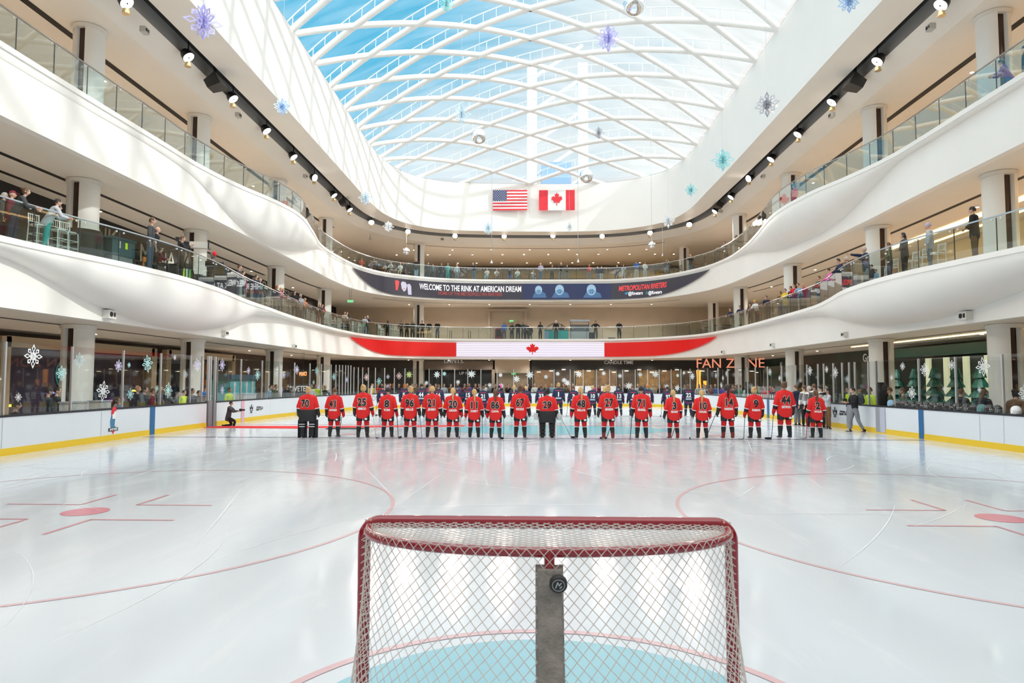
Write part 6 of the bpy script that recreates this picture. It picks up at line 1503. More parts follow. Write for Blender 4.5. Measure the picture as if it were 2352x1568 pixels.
# ground floor crowd behind the glass
GL_ = [(262, 882, 'grey', 'long', 'brown', 'sit'), (272, 888, 'blue', 'short', 'brown', 'sit'), (315, 880, 'black', 'short', 'ginger', 'stand'), (331, 885, 'darkgrey', 'short', 'dark', 'stand'), (350, 891, 'maroon', 'short', 'brown', 'stand'), (367, 881, 'black', 'short', 'brown', 'phone'),
 (385, 884, 'grey', 'short', 'brown', 'phone'), (405, 898, 'navy', 'short', 'dark', 'stand'), (422, 895, 'neon', 'short', 'dark', 'stand'), (440, 891, 'grey', 'short', 'dark', 'stand'), (455, 896, 'maroon', 'short', 'brown', 'stand'), (472, 877, 'blue', 'short', 'brown', 'stand'),
 (526, 889, 'neon', 'short', 'brown', 'stand'), (620, 884, 'lightblue', 'short', 'dark', 'stand'), (627, 871, 'black', 'short', 'brown', 'stand'), (633, 880, 'olive', 'short', 'brown', 'stand'), (659, 875, 'black', 'short', 'brown', 'stand'), (668, 890, 'brown', 'short', 'dark', 'stand'),
 (714, 882, 'white', 'short', 'brown', 'stand'), (726, 879, 'neon', 'short', 'brown', 'stand'), (738, 884, 'neon', 'short', 'brown', 'stand'), (746, 884, 'black', 'short', 'blond', 'phone'), (110, 868, 'darkgrey', 'short', 'dark', 'stand'), (130, 872, 'black', 'short', 'dark', 'stand'), (30, 905, 'black', 'short', 'dark', 'sit')]
def ground(px, py, X=None, Y=None, inset=None):
    if inset is not None: s, z = BP.hit(px, py); p = BP.pos(s, inset); k = (p-Vector((CAM.x, CAM.y))).length; pp = Path([tuple(BP.pos(q, inset)) for q in BP.s]).hit(px, py); p = Path([tuple(BP.pos(q, inset)) for q in BP.s]).pos(pp[0]); return Vector((p.x, p.y, pp[1]))
    return at(px, py, X=X, Y=Y)
INS = {q: Path([tuple(BP.pos(s, q)) for s in BP.s]) for q in (-.75, -1.3, -2.0, -2.9)}
def gperson(px, py, ins, pose, top, hs, hc, lb, grp, bot='black', face=None, skin_='l', cut='top'):
    hit = INS[ins].hit(px, py)
    if not hit: return
    p = INS[ins].pos(hit[0]); k = {'sit': 1.30/1.74, 'lean': 1.64/1.74}.get(pose, 1.0); h = hit[1]/k
    zf = -.2
    h = max(1.25, min(1.95, (hit[1]+.2)/k))
    person((p.x, p.y, zf), inward(p.x, p.y)+R.uniform(-.4, .4) if face is None else face, pose, top, bot, (hs, hc), lb, h, skin_, cut, grp)
for i, (px, py, top, hs, hc, pose) in enumerate(sorted(GL_)):
    gperson(px, py, (-.75, -1.3, -2.0)[i % 3], pose, top, hs, hc, describe(top, '', hs, hc, pose)+', %s from left behind the left rink glass' % ORD[i], 'crowd behind the left glass')
FG = []; tops = ['black', 'red', 'navy', 'grey', 'darkgrey', 'white', 'maroon', 'black', 'brown', 'lightgrey', 'olive', 'black', 'purple', 'beige', 'blue', 'green']; hcs = ['dark', 'brown', 'blond', 'dark', 'ginger', 'brown', 'grey']
fixed = {855: ('yellow', 868, 'blond'), 867: ('red', 868, 'brown'), 877: ('red', 872, 'brown'), 890: ('black', 871, 'dark'), 903: ('black', 871, 'ginger'), 929: ('maroon', 871, 'dark'), 988: ('red', 872, 'dark'), 1020: ('lightgrey', 868, 'brown'), 1035: ('brown', 872, 'dark'), 1067: ('maroon', 870, 'brown'), 1092: ('black', 873, 'brown'), 1101: ('grey', 868, 'dark'), 1115: ('white', 873, 'brown'), 1126: ('grey', 874, 'dark'),
 1137: ('black', 877, 'dark'), 1147: ('black', 868, 'dark'), 1167: ('black', 870, 'dark'), 1182: ('lightgrey', 871, 'brown'), 1212: ('black', 869, 'dark'), 1228: ('white', 868, 'grey'), 1242: ('navy', 870, 'dark'), 1255: ('darkgrey', 876, 'brown'), 1267: ('lightblue', 873, 'blond'), 1280: ('yellow', 875, 'brown'), 1352: ('white', 877, 'brown'), 1362: ('pink', 877, 'dark'), 1375: ('maroon', 877, 'dark'), 1391: ('white', 875, 'grey'), 1412: ('blue', 874, 'brown'),
 1465: ('lightgrey', 872, 'blond'), 1479: ('blue', 871, 'brown'), 1500: ('beige', 876, 'blond'), 1518: ('black', 873, 'dark'), 1528: ('maroon', 874, 'brown'), 1605: ('lightgrey', 880, 'dark'), 1622: ('white', 884, 'dark'), 1634: ('maroon', 880, 'brown'), 1660: ('purple', 872, 'dark'), 1684: ('red', 872, 'dark'), 1700: ('green', 870, 'dark'), 1715: ('white', 868, 'dark')}
px = 850
while px < 1735:
    if all(abs(px-q) > 5 for q in fixed): FG.append((px, R.randint(868, 880), R.choice(tops), R.choice(hcs)))
    px += R.randint(9, 15)
FG += [(q, v[1], v[0], v[2]) for q, v in fixed.items()]
for i, (px, py, top, hc) in enumerate(sorted(FG)):
    fx = px in fixed; pose = R.choice(['stand', 'clasp', 'stand', 'cross', 'phone'])
    gperson(px, py, -.75 if fx else R.choice([-1.3, -2.0, -2.9]), pose, top, R.choice(['short', 'long', 'short', 'bun']), hc, describe(top, '', 'short', hc, pose)+', %s from left behind the far rink glass' % ORD[i], 'crowd behind the far glass')
# right side ground level
GR_ = [(1690, 884, 'black', 'short', 'dark', 'stand'), (1742, 878, 'green', 'short', 'dark', 'stand'), (1757, 882, 'red', 'short', 'dark', 'clasp'), (1770, 875, 'red', 'long', 'dark', 'stand'), (1778, 886, 'navy', 'short', 'dark', 'stand'), (1898, 876, 'maroon', 'short', 'grey', 'stand'), (1951, 880, 'neon', 'short', 'dark', 'stand'), (1975, 883, 'neon', 'cap', 'navy', 'stand'), (1999, 882, 'neon', 'short', 'brown', 'stand'), (2045, 880, 'olive', 'short', 'brown', 'stand'), (2075, 880, 'olive', 'short', 'brown', 'stand')]
for i, (px, py, top, hs, hc, pose) in enumerate(GR_):
    gperson(px, py, (-.75, -1.3)[i % 2], pose, top, hs, hc, describe(top, '', hs, hc, pose)+', %s from left behind the right rink glass' % ORD[i], 'crowd behind the right glass')
gperson(2204, 862, -1.3, 'clasp', 'black', 'short', 'brown', 'man in black coat bowed behind the right glass above the helmets', 'people behind the right glass', cut='fat', face=0.4)
gperson(2256, 864, -1.3, 'stand', 'black', 'long', 'brown', 'long haired person in black behind the right glass above the helmets', 'people behind the right glass', cut='fat', face=0.2)
gperson(2330, 867, -.75, 'stand', 'brown', 'bun', 'dark', 'woman in brown hooded coat behind the near right glass', 'people behind the right glass', cut='fat', face=0.3)

# people on the ice besides the teams
def ice_person(px, feet, head, pose, cut, top, bot, hs, hc, face, lb, k=1.0):
    P = at(px, feet, z=0); ppm = FPX/((P-CAM).dot(cF)); return person((P.x, P.y, 0), face, pose, top, bot, (hs, hc), lb, (feet-head)/ppm/k, 'l', cut)
p_ = ice_person(524, 978, 921, 'kneel', 'fat', 'darkgrey', 'black', 'short', 'dark', .2, 'photographer in charcoal jacket kneeling by the left gate on the red carpet', 1.30/1.74)
P = at(553, 940, Y=at(524, 978, z=0).y); r_ = empty('camera', (P.x, P.y, P.z-.02), .2); tag(r_, 'black camera held out by the kneeling photographer', 'camera')
MB().box((0, 0, 0), (.10, .14, .10)).build('camera_body', LAMPB, r_); MB().tube([(.05, 0, 0), (.17, 0, 0)], .04, 10).build('camera_lens', LAMPB, r_)
ice_person(1965, 991, 888, 'walk', 'top', 'black', 'grey', 'short', 'dark', PI, 'man in black top and grey trousers walking on the ice with a backpack')
P = at(1965, 991, z=0); r_ = empty('backpack', (P.x+.22, P.y, 1.28)); tag(r_, 'black backpack worn by the man walking on the ice', 'backpack'); MB().ball((0, 0, 0), (.14, .17, .26), 12, 8).build('pack', cm('darkgrey'), r_, smooth=True); MB().ball((.09, 0, -.06), (.07, .12, .14), 10, 6).build('pocket', cm('black'), r_, smooth=True)
P = at(1940, 918, Y=P.y); r_ = empty('video_camera', P); tag(r_, 'small video camera rig held by the man walking on the ice', 'camera'); MB().box((0, 0, 0), (.14, .10, .10)).build('camera_body', LAMPB, r_); MB().tube([(.05, 0, -.05), (.07, 0, -.26)], .02, 6).build('grip', LAMPB, r_)
ice_person(1903, 984, 891, 'phone', 'top', 'lightgrey', 'brown', 'short', 'dark', PI, 'masked photographer in pale grey sweater on the ice at right')
P0_ = at(1903, 984, z=0); P = at(1893, 904, Y=P0_.y-.05); r_ = empty('camera', P); tag(r_, 'black camera raised by the photographer in pale grey', 'camera'); MB().box((0, 0, 0), (.10, .13, .11)).build('camera_body', LAMPB, r_); MB().tube([(-.05, 0, 0), (-.18, 0, 0)], .042, 10).build('camera_lens', LAMPB, r_)
ice_person(1832, 976, 883, 'stand', 'fat', 'navy', 'grey', 'short', 'brown', PI/2+.5, 'man in navy blazer and grey trousers standing behind player number 44')
def referee(px, feet, head, hc, lb, arm=None):
    r_ = ice_person(px, feet, head, 'stand', 'top', 'white', 'black', 'short', hc, PI/2+.4, lb); mb = MB()
    for i in range(7): x = -.15+.05*i; mb.tube([(x, -.152+.5*abs(x)**2*3, .92), (x, -.152+.5*abs(x)**2*3, 1.36)], .010, 4)
    mb.build('jersey_stripes', cm('black'), r_)
    for s in (-1, 1):
        m2 = MB()
        for q in range(5): z = 1.36-.06*q; x = s*(.215+.013*q); m2.lathe([(.078-.002*q, 0), (.078-.002*q, .022)], c=(x, 0, z), n=10)
        m2.build('sleeve_stripes', cm('black'), r_)
    if arm: MB().tube([(.20, -.08, 1.17), (.21, .09, 1.17)], .085, 8).build('orange_armband', cm('orange'), r_)
referee(1850, 978, 884, 'brown', 'referee in black and white stripes, left of the officials behind number 44')
referee(1862, 979, 886, 'grey', 'striped referee with orange armband behind player number 2', True)
referee(1873, 979, 881, 'brown', 'striped referee with brown hair, second from the masked photographer')
referee(1888, 981, 884, 'dark', 'dark haired striped referee next to the masked photographer')
def flag_on_stick(px, py, Y): pass
P = at(853, 896, Y=20.4); r_ = empty('goalie_stick', P); r_.rotation_euler = (0, .12, 0); tag(r_, 'white stick blade raised beside player number 25', 'hockey stick'); MB().box((0, 0, 0), (.07, .03, .34)).build('blade', PWH, r_); MB().tube([(0, 0, -.15), (-.02, 0, .02-P.z)], .014, 6).build('shaft', PWH, r_)

# ---------------------------------------------------------------- white slatted bar chairs
WCH = mat('chair_white', (.78, .76, .72), .4)
def chair_proto():
    r = empty('bar_chair', (0, 0, 0)); parts = []
    MB().lathe([(.20, .70), (.21, .715), (.20, .735)], n=16).build('seat', WCH, r, smooth=True)
    for sx_ in (-1, 1):
        for sy_ in (-1, 1):
            top = 1.08 if sy_ < 0 else .71
            MB().tube([(sx_*.19, sy_*.19, 0), (sx_*.165, sy_*.165, .71)]+([(sx_*.165, -.19, top)] if sy_ < 0 else []), .017, 6).build('leg', WCH, r)
    for z in (.22, .45): MB().tube([(.178, .178, z), (-.178, .178, z), (-.178, -.178, z), (.178, -.178, z)], .011, 5, closed=True).build('stretcher', WCH, r)
    mb = MB()
    for z in (.85, 1.06): mb.tube([(-.165, -.185, z), (.165, -.185, z)], .015, 6)
    for x in (-.10, -.035, .035, .10): mb.tube([(x, -.183, .85), (x, -.187, 1.06)], .009, 5)
    mb.build('backrest', WCH, r); return r
def copy_tree(o, parent=None):
    c = o.copy(); COL.objects.link(c); c.parent = parent
    for ch in list(o.children): copy_tree(ch, c)
    return c
CH0 = chair_proto(); used = [0]
def chair(P, rz, label, group):
    o = CH0 if not used[0] else copy_tree(CH0); used[0] = 1; o.location = P; o.rotation_euler = (0, 0, rz); tag(o, label, 'chair', group); return o
INE2 = Path([tuple(E2.pos(s, -.60)) for s in E2.s]); INE2b = Path([tuple(E2.pos(s, -1.35)) for s in E2.s])
def rail_spot(px, E=INE2):
    """spot behind the middle rail seen in this image column"""
    h = E.hit(px, 700); return E.pos(h[0]), h[0]
row = [611, 618, 626, 653, 662, 671, 690, 697, 713, 719, 726, 734, 745, 752, 762, 768, 775, 782, 787, 808, 816, 824, 832, 840, 876, 902, 912]
for i, px in enumerate(row):
    for E, nm in ((INE2, 'front'), (INE2b, 'second')):
        if nm == 'second' and i % 2: continue
        p, s = rail_spot(px, E); a = math.atan2(E.nrm(s).y, E.nrm(s).x)-PI/2
        chair((p.x, p.y, F2), a+R.uniform(-.4, .4), 'white slatted bar chair in the %s row by the left middle balcony rail' % nm, 'bar chairs %s row' % nm)
for px, lb in ((80, 'white slatted bar chair between the two women at the left rail'), (128, 'white slatted bar chair behind the pale grey hoodie'), (152, 'white slatted bar chair just left of the black draped table')):
    p, s = rail_spot(px); a = math.atan2(E2.nrm(s).y, E2.nrm(s).x)-PI/2; chair((p.x, p.y, F2), a, lb, None)
for px, lb in ((2050, 'white slatted bar chair left of the woman in parka'), (2098, 'white slatted bar chair behind the woman in parka'), (2122, 'white slatted bar chair left of the pale grey hoodie, right balcony'), (2158, 'white slatted bar chair right of the pale grey hoodie, right balcony'), (1975, 'white slatted bar chair by the pointing man, right balcony'), (1775, 'white slatted bar chair left of the right balcony group')):
    p, s = rail_spot(px, INE2b); a = math.atan2(E2.nrm(s).y, E2.nrm(s).x)-PI/2; chair((p.x, p.y, F2), a, lb, None)
# brown seats and tables on the far top balcony
WOODC = mat('chair_wood', (.22, .08, .04), .5)
INE3 = Path([tuple(E3.pos(s, -.9)) for s in E3.s])
def dining(px, lb, E, zf, m=WOODC, g='wooden chairs on the far top balcony'):
    h = E.hit(px, 600); p = E.pos(h[0]); r = empty('dining_chair', (p.x, p.y, zf), R.uniform(0, 6)); tag(r, lb, 'chair', g)
    MB().box((0, 0, .45), (.42, .42, .05)).build('seat', m, r)
    for sx_ in (-1, 1):
        for sy_ in (-1, 1): MB().tube([(sx_*.19, sy_*.19, 0), (sx_*.18, sy_*.18, .45 if sy_ > 0 else .88)], .018, 5).build('leg', m, r)
    mb = MB()
    for z in (.62, .74, .86): mb.box((0, -.18, z), (.36, .02, .06))
    mb.build('backrest', m, r)
for i, px in enumerate((857, 872, 880, 895, 912, 918, 936, 1145, 1165, 1195, 1230, 1440, 1500, 1520, 1560, 1600)): dining(px, 'brown wooden chair on the far top balcony, %s from the left' % ORD[i], INE3, F3)
def round_table(P, r, h, label, top, cloth=None, name='round_table'):
    o = empty(name, P); tag(o, label, 'table')
    if cloth:
        mb = MB(); n = 48; V = []; F = []
        for j, (rr_, z) in enumerate(((0.01, h), (r, h), (r*1.01, h-.05), (r*1.06, h*.6), (r*1.12, .02))):
            for k in range(n): a = 2*PI*k/n; q = rr_*(1+(.035*math.sin(k*PI/2+j)*(j-1)/3 if j > 1 else 0)); V.append((q*math.cos(a), q*math.sin(a), z))
        for j in range(4):
            for k in range(n): F.append((j*n+k, j*n+(k+1) % n, (j+1)*n+(k+1) % n, (j+1)*n+k))
        mb.add(V, F).build('tablecloth', cloth, o, smooth=True)
    else:
        MB().lathe([(r, h-.03), (r, h)], n=28).build('table_top', top, o, smooth=True)
    MB().lathe([(.03, .02), (.03, h-.03)], n=10).build('pedestal', DSTEEL, o); MB().lathe([(r*.5, 0), (r*.45, .02)], n=20).build('base', DSTEEL, o); return o
p, s = rail_spot(205); round_table((p.x-.35, p.y+.1, F2), .52, .98, 'round table under a black cloth behind the left middle rail', None, mat('black_cloth', (.02, .02, .018), .85))
p, s = rail_spot(236); round_table((p.x-.7, p.y+.2, F2), .50, .98, 'second black clothed table behind the first, left balcony', None, MATS['black_cloth'])
for i, px in enumerate((875, 905, 930, 1155, 1180, 1215, 1450, 1540)):
    h_ = INE3.hit(px, 600); p = INE3.pos(h_[0], -.5); round_table((p.x, p.y, F3), .40, .74, 'small round dark table on the far top balcony, %s from the left' % ORD[i], mat('table_dark', (.05, .035, .03), .4))
p, s = rail_spot(1748); round_table((p.x, p.y, F2), .30, .76, 'small round orange table at the right middle rail', mat('table_orange', (.70, .18, .05), .4))
for i, px in enumerate((662, 742, 790)): p, s = rail_spot(px, INE2b); round_table((p.x, p.y, F2), .35, 1.02, 'tall white round table behind the left middle rail, %s from the left' % ORD[i], WCH)

# ---------------------------------------------------------------- television gear and clutter on the left balcony
CASE = mat('equipment_teal', (.01, .07, .09), .4)
p, s = rail_spot(277); r_ = empty('storage_bin', (p.x-.2, p.y, F2), math.atan2(E2.tan(s).y, E2.tan(s).x)); tag(r_, 'dark teal wheeled bin with white and green tags behind the left rail', 'bin')
MB().box((0, 0, .62), (1.0, .55, .55)).build('bin_body', CASE, r_); MB().box((0, 0, .93), (1.1, .62, .07)).build('lid', CASE, r_); MB().box((0, 0, .18), (.9, .5, .33)).build('lower_crate', cm('grey'), r_)
MB().box((.1, -.29, .72), (.10, .01, .22)).build('green_tag', cm('neon'), r_); MB().box((-.2, -.29, .72), (.08, .01, .24)).build('white_tag', cm('white'), r_)
for sx_ in (-1, 1): MB().lathe([(.06, -.02), (.06, .02)], n=12, c=(sx_*.4, 0, .06), M=Matrix.Rotation(PI/2, 3, 'X')).build('wheel', LAMPB, r_)
p, s = rail_spot(436); ang = inward(p.x, p.y)
r_ = empty('television_camera', (p.x-.1, p.y, F2), ang-PI/2); tag(r_, 'large broadcast camera with long grey lens on a tripod at the left rail', 'camera')
for k in range(3): a = 2*PI*k/3+.5; MB().tube([(0, 0, 1.25), (.45*math.cos(a), .45*math.sin(a), .02)], .025, 6).build('tripod_leg', LAMPB, r_)
MB().lathe([(.06, 1.2), (.09, 1.32), (.07, 1.42)], n=12).build('pan_head', LAMPB, r_); MB().box((0, -.18, 1.58), (.24, .45, .26)).build('camera_body', LAMPB, r_)
MB().box((0, .38, 1.60), (.26, .70, .25)).build('lens_housing', mat('lens_grey', (.50, .48, .44), .5), r_); MB().box((0, .75, 1.60), (.30, .05, .28)).build('lens_hood', LAMPB, r_)
MB().box((0, -.42, 1.80), (.22, .14, .16)).build('viewfinder', LAMPB, r_); MB().tube([(.12, -.3, 1.45), (.2, -.75, 1.25)], .015, 6).build('pan_bar', LAMPB, r_)
p, s = rail_spot(492); r_ = empty('television_camera', (p.x-.1, p.y, F2), inward(p.x, p.y)-PI/2); tag(r_, 'second broadcast camera with round red and grey lens cover, right of the first', 'camera')
for k in range(3): a = 2*PI*k/3+.2; MB().tube([(0, 0, 1.05), (.42*math.cos(a), .42*math.sin(a), .02)], .025, 6).build('tripod_leg', LAMPB, r_)
MB().box((0, -.05, 1.25), (.22, .5, .24)).build('camera_body', LAMPB, r_); MB().tube([(0, .2, 1.25), (0, .5, 1.25)], [.09, .12], 12).build('camera_lens', LAMPB, r_); MB().tube([(0, -.1, 1.35), (0, -.05, 1.55)], .02, 6).build('arm', LAMPB, r_)
MB().ball((0, 0, 1.68), (.17, .12, .17), 14, 10).build('monitor_cover', cm('grey'), r_, smooth=True); MB().ball((.05, .05, 1.70), (.13, .10, .13), 12, 8).build('red_cover', cm('red'), r_, smooth=True)
for i, (px, w, h, c, lb) in enumerate(((400, .5, .55, 'black', 'black equipment case beside the first television camera'), (418, .3, .7, 'darkgrey', 'dark cable reel case below the television camera'), (455, .6, .45, 'black', 'low black case below the camera lens, left balcony'), (475, .7, .5, 'darkgrey', 'dark grey case between the two television cameras'), (505, .5, .55, 'black', 'black case below the second television camera'), (330, .5, .3, 'black', 'low black bag left of the bald man, left balcony'))):
    p, s = rail_spot(px); r_ = empty('equipment_case', (p.x, p.y, F2), math.atan2(E2.tan(s).y, E2.tan(s).x)); tag(r_, lb, 'case', 'equipment cases'); MB().box((0, 0, h/2), (w, .35, h)).build('case_body', cm(c), r_); MB().box((0, -.18, h*.75), (w*.3, .02, .04)).build('handle', DSTEEL, r_); MB().box((0, 0, h+.012), (w+.02, .37, .02)).build('case_lid', DSTEEL, r_)
for px, c, lb in ((410, 'neon', 'bright yellow strip board standing behind the left rail glass'), (417, 'white', 'narrow white board standing behind the left rail glass'), (424, 'green', 'green roll below the television camera'), (319, 'orange', 'orange and yellow cone lying left of the bald man')):
    p, s = rail_spot(px); r_ = empty('floor_board', (p.x+.15, p.y, F2), math.atan2(E2.tan(s).y, E2.tan(s).x)); tag(r_, lb, 'board'); MB().box((0, 0, .25), (.12, .05, .50)).build('panel', mat('bright_green', (.05, .8, .1), .5) if c == 'green' else cm(c), r_); MB().box((0, 0, .01), (.16, .12, .02)).build('foot', DSTEEL, r_)
mb = MB()
for k in range(14):
    p, s = rail_spot(455+k*4); pts = []; 
    for q in range(9): pts.append((p.x+.25*math.sin(q*1.3+k), p.y+.25*math.cos(q*1.7+k*2), F2+.03+.12*abs(math.sin(q+k))))
    mb.tube(pts, .012, 4)
o = mb.build('cables', cm('grey')); tag(o, 'tangle of grey cables on the floor below the television cameras', 'cables', kind='stuff')
for i, (px, lb) in enumerate(((513, 'pale sign card hanging on the left rail glass, first from the left'), (521, 'pale sign card on the left rail glass, second from the left'), (534, 'tall white banner card on the left rail glass'), (560, 'pale grey card on the left rail glass by the child in red'))):
    p, s = rail_spot(px); q = E2.pos(s, -.20); r_ = link('sign_card', MB().box((0, 0, 0), ((.35, .35, .35, .4)[i], .02, (.22, .22, .85, .5)[i])).mesh('sign_card'), cm('beige' if i != 2 else 'white')); r_.location = (q.x, q.y, F2+(.55, .7, .55, .5)[i]); r_.rotation_euler = (0, 0, math.atan2(E2.tan(s).y, E2.tan(s).x)); tag(r_, lb, 'card')
p, s = rail_spot(737, INE2b); r_ = empty('floor_lamp', (p.x, p.y, F2)); tag(r_, 'yellow globe lamp glowing by the third left column', 'lamp'); MB().ball((0, 0, 1.35), .20, 14, 10).build('lamp_globe', mat('globe', (.9, .75, .3), .4, emit=(1, .8, .3), es=1.2), r_, smooth=True); MB().tube([(0, 0, 0), (0, 0, 1.15)], .02, 6).build('pole', STEEL, r_); MB().lathe([(.15, 0), (.15, .02)], n=12).build('base', STEEL, r_)
# kiosk, counter and machine on the far middle balcony
def fb(px, Y=60.8): q = at(px, 770, Y=Y); return Vector((q.x, Y, F2))
r_ = empty('counter', fb(1278, 60.2)); tag(r_, 'teal fronted counter on the far middle balcony', 'counter'); MB().box((0, 0, .5), (2.3, .6, 1.0)).build('counter_front', mat('counter_teal', (.02, .42, .42), .5), r_); MB().box((0, 0, 1.03), (2.4, .7, .05)).build('counter_top', DSTEEL, r_); MB().box((-.95, -.31, .5), (.4, .02, .8)).build('poster', cm('lightblue'), r_)
MB().tube([(-1.1+.11*i, .6, 1.2+.55*math.sin(PI*i/20)) for i in range(21)], .04, 6).build('arched_frame', DSTEEL, r_)
r_ = empty('kiosk', fb(1331, 60.4)); tag(r_, 'grey glass fronted kiosk with canopy on the far middle balcony', 'kiosk'); MB().box((0, 0, .45), (1.8, .7, .9)).build('kiosk_base', cm('lightgrey'), r_); MB().box((0, .2, 1.25), (1.8, .3, .7)).build('display_case', cm('grey'), r_); MB().box((0, 0, 1.95), (1.9, .8, .22)).build('canopy', cm('lightgrey'), r_)
for x in (-.88, .88): MB().box((x, -.3, 1.4), (.05, .05, 1.1)).build('post', DSTEEL, r_)
r_ = empty('kiosk_unit', fb(1356, 60.4)); tag(r_, 'pale side unit right of the grey kiosk', 'cabinet'); MB().box((0, 0, .4), (.6, .6, .8)).build('cabinet_body', cm('darkgrey'), r_); MB().box((-.05, 0, 1.15), (.2, .3, .7)).build('dispenser', cm('lightgrey'), r_)
r_ = empty('vending_machine', fb(1146, 61.5)); tag(r_, 'dark red machine left of the far middle doorway', 'machine'); MB().box((0, 0, .65), (.75, .6, 1.3)).build('machine_body', cm('maroon'), r_); MB().box((0, -.31, .8), (.5, .02, .7)).build('machine_front', cm('black'), r_)
for px, lb in ((1033, 'thin black stand on the far middle balcony'), (1076, 'low black folding frame on the far middle balcony')):
    r_ = empty('stand', fb(px, 59.6)); tag(r_, lb, 'stand'); MB().tube([(0, 0, 0), (0, 0, .95), (.18, 0, .9), (.2, 0, 0)], .03, 6).build('frame', DSTEEL, r_); MB().box((.1, 0, .01), (.35, .2, .02)).build('foot', DSTEEL, r_)
r_ = empty('ottoman', fb(1405, 59.8)); tag(r_, 'low round dark seat left of the bald man on the far balcony', 'seat'); MB().lathe([(.36, 0), (.38, .15), (.34, .28)], n=20).build('cushion', cm('darkgrey'), r_, smooth=True)
p, s = rail_spot(1942); r_ = empty('podium', (p.x+.2, p.y, F2)); tag(r_, 'pale grey podium at the right middle rail', 'podium'); MB().box((0, 0, .5), (.5, .45, 1.0)).build('podium_body', cm('lightgrey'), r_); MB().box((0, 0, 1.03), (.58, .5, .05)).build('podium_top', cm('white'), r_)

# ---------------------------------------------------------------- helmets on the boards and bench gear
HB = mat('helmet_black', (.015, .016, .018), .25, coat=.5)
def helmet(px, c, label, group, sz=.13):
    s = S(px, 945); p = BP.pos(s, -.10); r_ = empty('helmet', (p.x, p.y, BH+.115), R.uniform(-.6, .6)+PI); tag(r_, label, 'helmet', group)
    mb = MB(); mb.lathe([(sz*1.0, -.10), (sz*1.06, -.02), (sz*.98, .05), (sz*.72, .10), (sz*.3, .125), (.005, .13)], n=18, sx=.86, sy=1.1); mb.build('shell', c, r_, smooth=True)
    cg = MB()
    for k in range(-2, 3): a = k*.35; cg.tube([(math.sin(a)*sz*.9, sz*1.05*math.cos(a), .02), (math.sin(a)*sz*.95, sz*1.35*math.cos(a), -.04), (math.sin(a)*sz*.8, sz*1.15*math.cos(a), -.105)], .004, 4)
    for z in (-.02, -.07): cg.tube([(math.sin(a)*sz*.97, sz*1.3*math.cos(a), z) for a in [-.9+.18*q for q in range(11)]], .004, 4)
    cg.build('face_cage', STEEL, r_); MB().tube([(sz*.75, 0, -.06), (sz*.8, .12, -.11), (sz*.7, .16, -.22 if px % 3 == 0 else -.12)], .007, 4).build('chin_strap', LAMPB, r_)
hl = [2041, 2061, 2073, 2089, 2107, 2122, 2138, 2155, 2172, 2192, 2212, 2230, 2248, 2265, 2284, 2326]
for i, px in enumerate(hl):
    c, nm = (cm('lightblue'), 'pale blue') if i == 0 else (PWH, 'white and red goalkeeper') if i == len(hl)-1 else (mat('helmet_green', (.08, .20, .20), .3), 'teal and black') if i == 12 else (HB, 'black')
    helmet(px, c, '%s helmet on the right boards, %s from the left of the row' % (nm, ORD[i]), 'helmets in a row on the right boards', .145 if i == len(hl)-1 else .125)
for i in range(14):
    px = 1713+i*5.0; s = S(px, 906); p = BP.pos(s, -.16); o = MB().lathe([(.035, 0), (.038, .10), (.035, .15), (.014, .19), (.012, .22)], n=10).build('water_bottle', cm('white'), None, (p.x, p.y, BH)); tag(o, 'white water bottle in the row on the boards behind number 9, %s from the left' % ORD[i], 'bottle', 'white bottles on the bench boards')
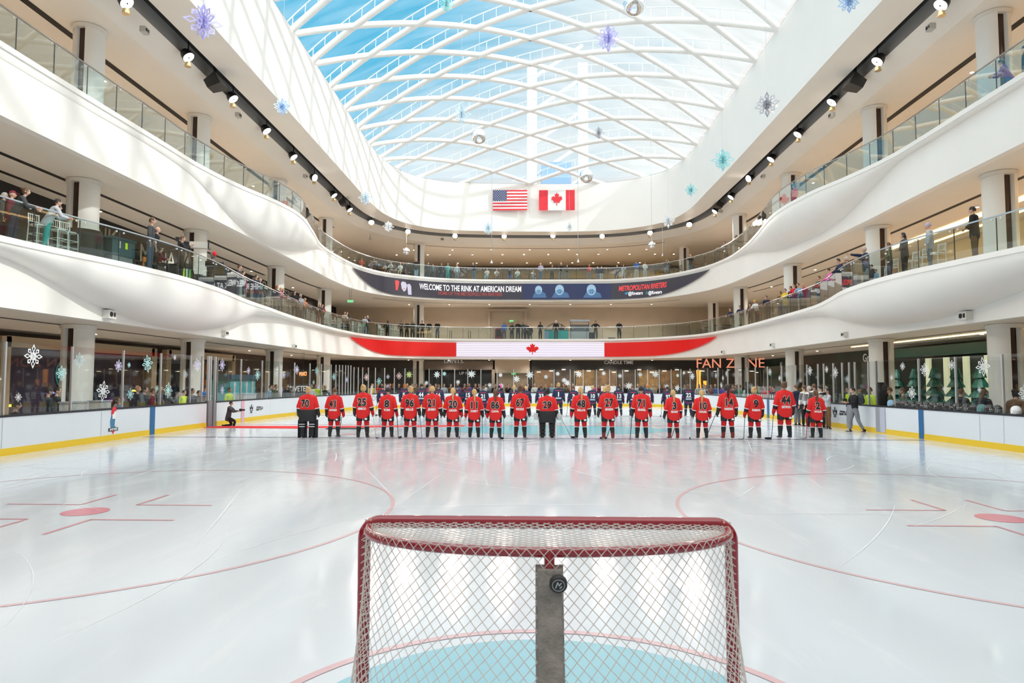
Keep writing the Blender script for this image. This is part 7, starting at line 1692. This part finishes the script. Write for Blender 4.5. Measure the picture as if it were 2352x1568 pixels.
# white notice boards on the far boards and black padded posts at the benches
for i, (px0, px1) in enumerate(((1321, 1340), (1344, 1362), (1381, 1400), (1402, 1415))):
    s0, s1 = S(px0, 890), S(px1, 890); o = grid_panel(BP, s0, s1, BH+.02, BH+.52, -.10, 2).build('notice_card', cm('white')); tag(o, 'white card taped inside the far glass above the boards, %s from the left' % ORD[i], 'card')
    o.modifiers.new('t', 'SOLIDIFY').thickness = .01
for px, lb in ((1705, 'black padded post at the far right bench'), (1819, 'black padded post behind player number 44'), (2006, 'black padded post at the right gate')):
    s = S(px, 920); p = BP.pos(s, -.35); r_ = empty('padded_post', (p.x, p.y, 0)); tag(r_, lb, 'post'); MB().box((0, 0, .95), (.26, .26, 1.9)).build('padding', LAMPB, r_); MB().box((0, 0, 1.92), (.28, .28, .04)).build('cap', DSTEEL, r_)
# white bench counters behind the left glass
for i, (px0, px1) in enumerate(((205, 240), (268, 292), (500, 512), (585, 612))):
    s0, s1 = S(px0, 930), S(px1, 930); s = (s0+s1)/2; p = BP.pos(s, -.75); r_ = empty('bench', (p.x, p.y, -.2), math.atan2(BP.tan(s).y, BP.tan(s).x)); tag(r_, 'white bench box behind the left rink glass, %s from the left' % ORD[i], 'bench'); MB().box((0, 0, .72), (s1-s0, .4, 1.44)).build('bench_box', cm('white'), r_); MB().box((0, 0, 1.47), (s1-s0+.05, .45, .05)).build('bench_top', cm('lightgrey'), r_)
# teal ticket booth behind the left glass, lit orange figure behind the far right glass
p = at(540, 880, X=-17.5); r_ = empty('ticket_booth', (-17.6, p.y, -.2)); tag(r_, 'teal and pale striped booth behind the left glass right of the gate', 'booth'); MB().box((0, 0, 1.1), (1.2, 3.4, 2.2)).build('booth_body', mat('booth_teal', (.08, .42, .46), .5), r_); MB().box((0, 0, 2.35), (1.5, 3.8, .3)).build('booth_roof', mat('booth_navy', (.02, .09, .14), .5), r_)
for k in range(4): MB().box((.62, -1.2+k*.8, 1.1), (.02, .25, 2.0)).build('stripe', cm('lightgrey'), r_)
p = at(1605, 868, Y=52); r_ = empty('orange_column_light', (p.x, 52, -.2)); tag(r_, 'tall glowing orange light column behind the far right glass', 'lamp'); MB().lathe([(.14, 1.0), (.2, 1.6), (.16, 2.4), (.2, 3.1)], n=14).build('lamp_column', mat('orange_glow', (.9, .3, .02), .5, emit=(1, .32, .03), es=1.2), r_, smooth=True); MB().lathe([(.25, 0), (.2, 1.0)], n=12).build('base', LAMPB, r_)
p = at(1612, 872, Y=52); r_ = empty('orange_lamp', (p.x+.15, 51.6, -.2)); tag(r_, 'short glowing orange lamp beside the tall orange column', 'lamp'); MB().lathe([(.12, 1.5), (.15, 2.2)], n=12).build('lamp_glass', MATS['orange_glow'], r_); MB().lathe([(.06, 0), (.06, 1.5)], n=8).build('stem', LAMPB, r_)
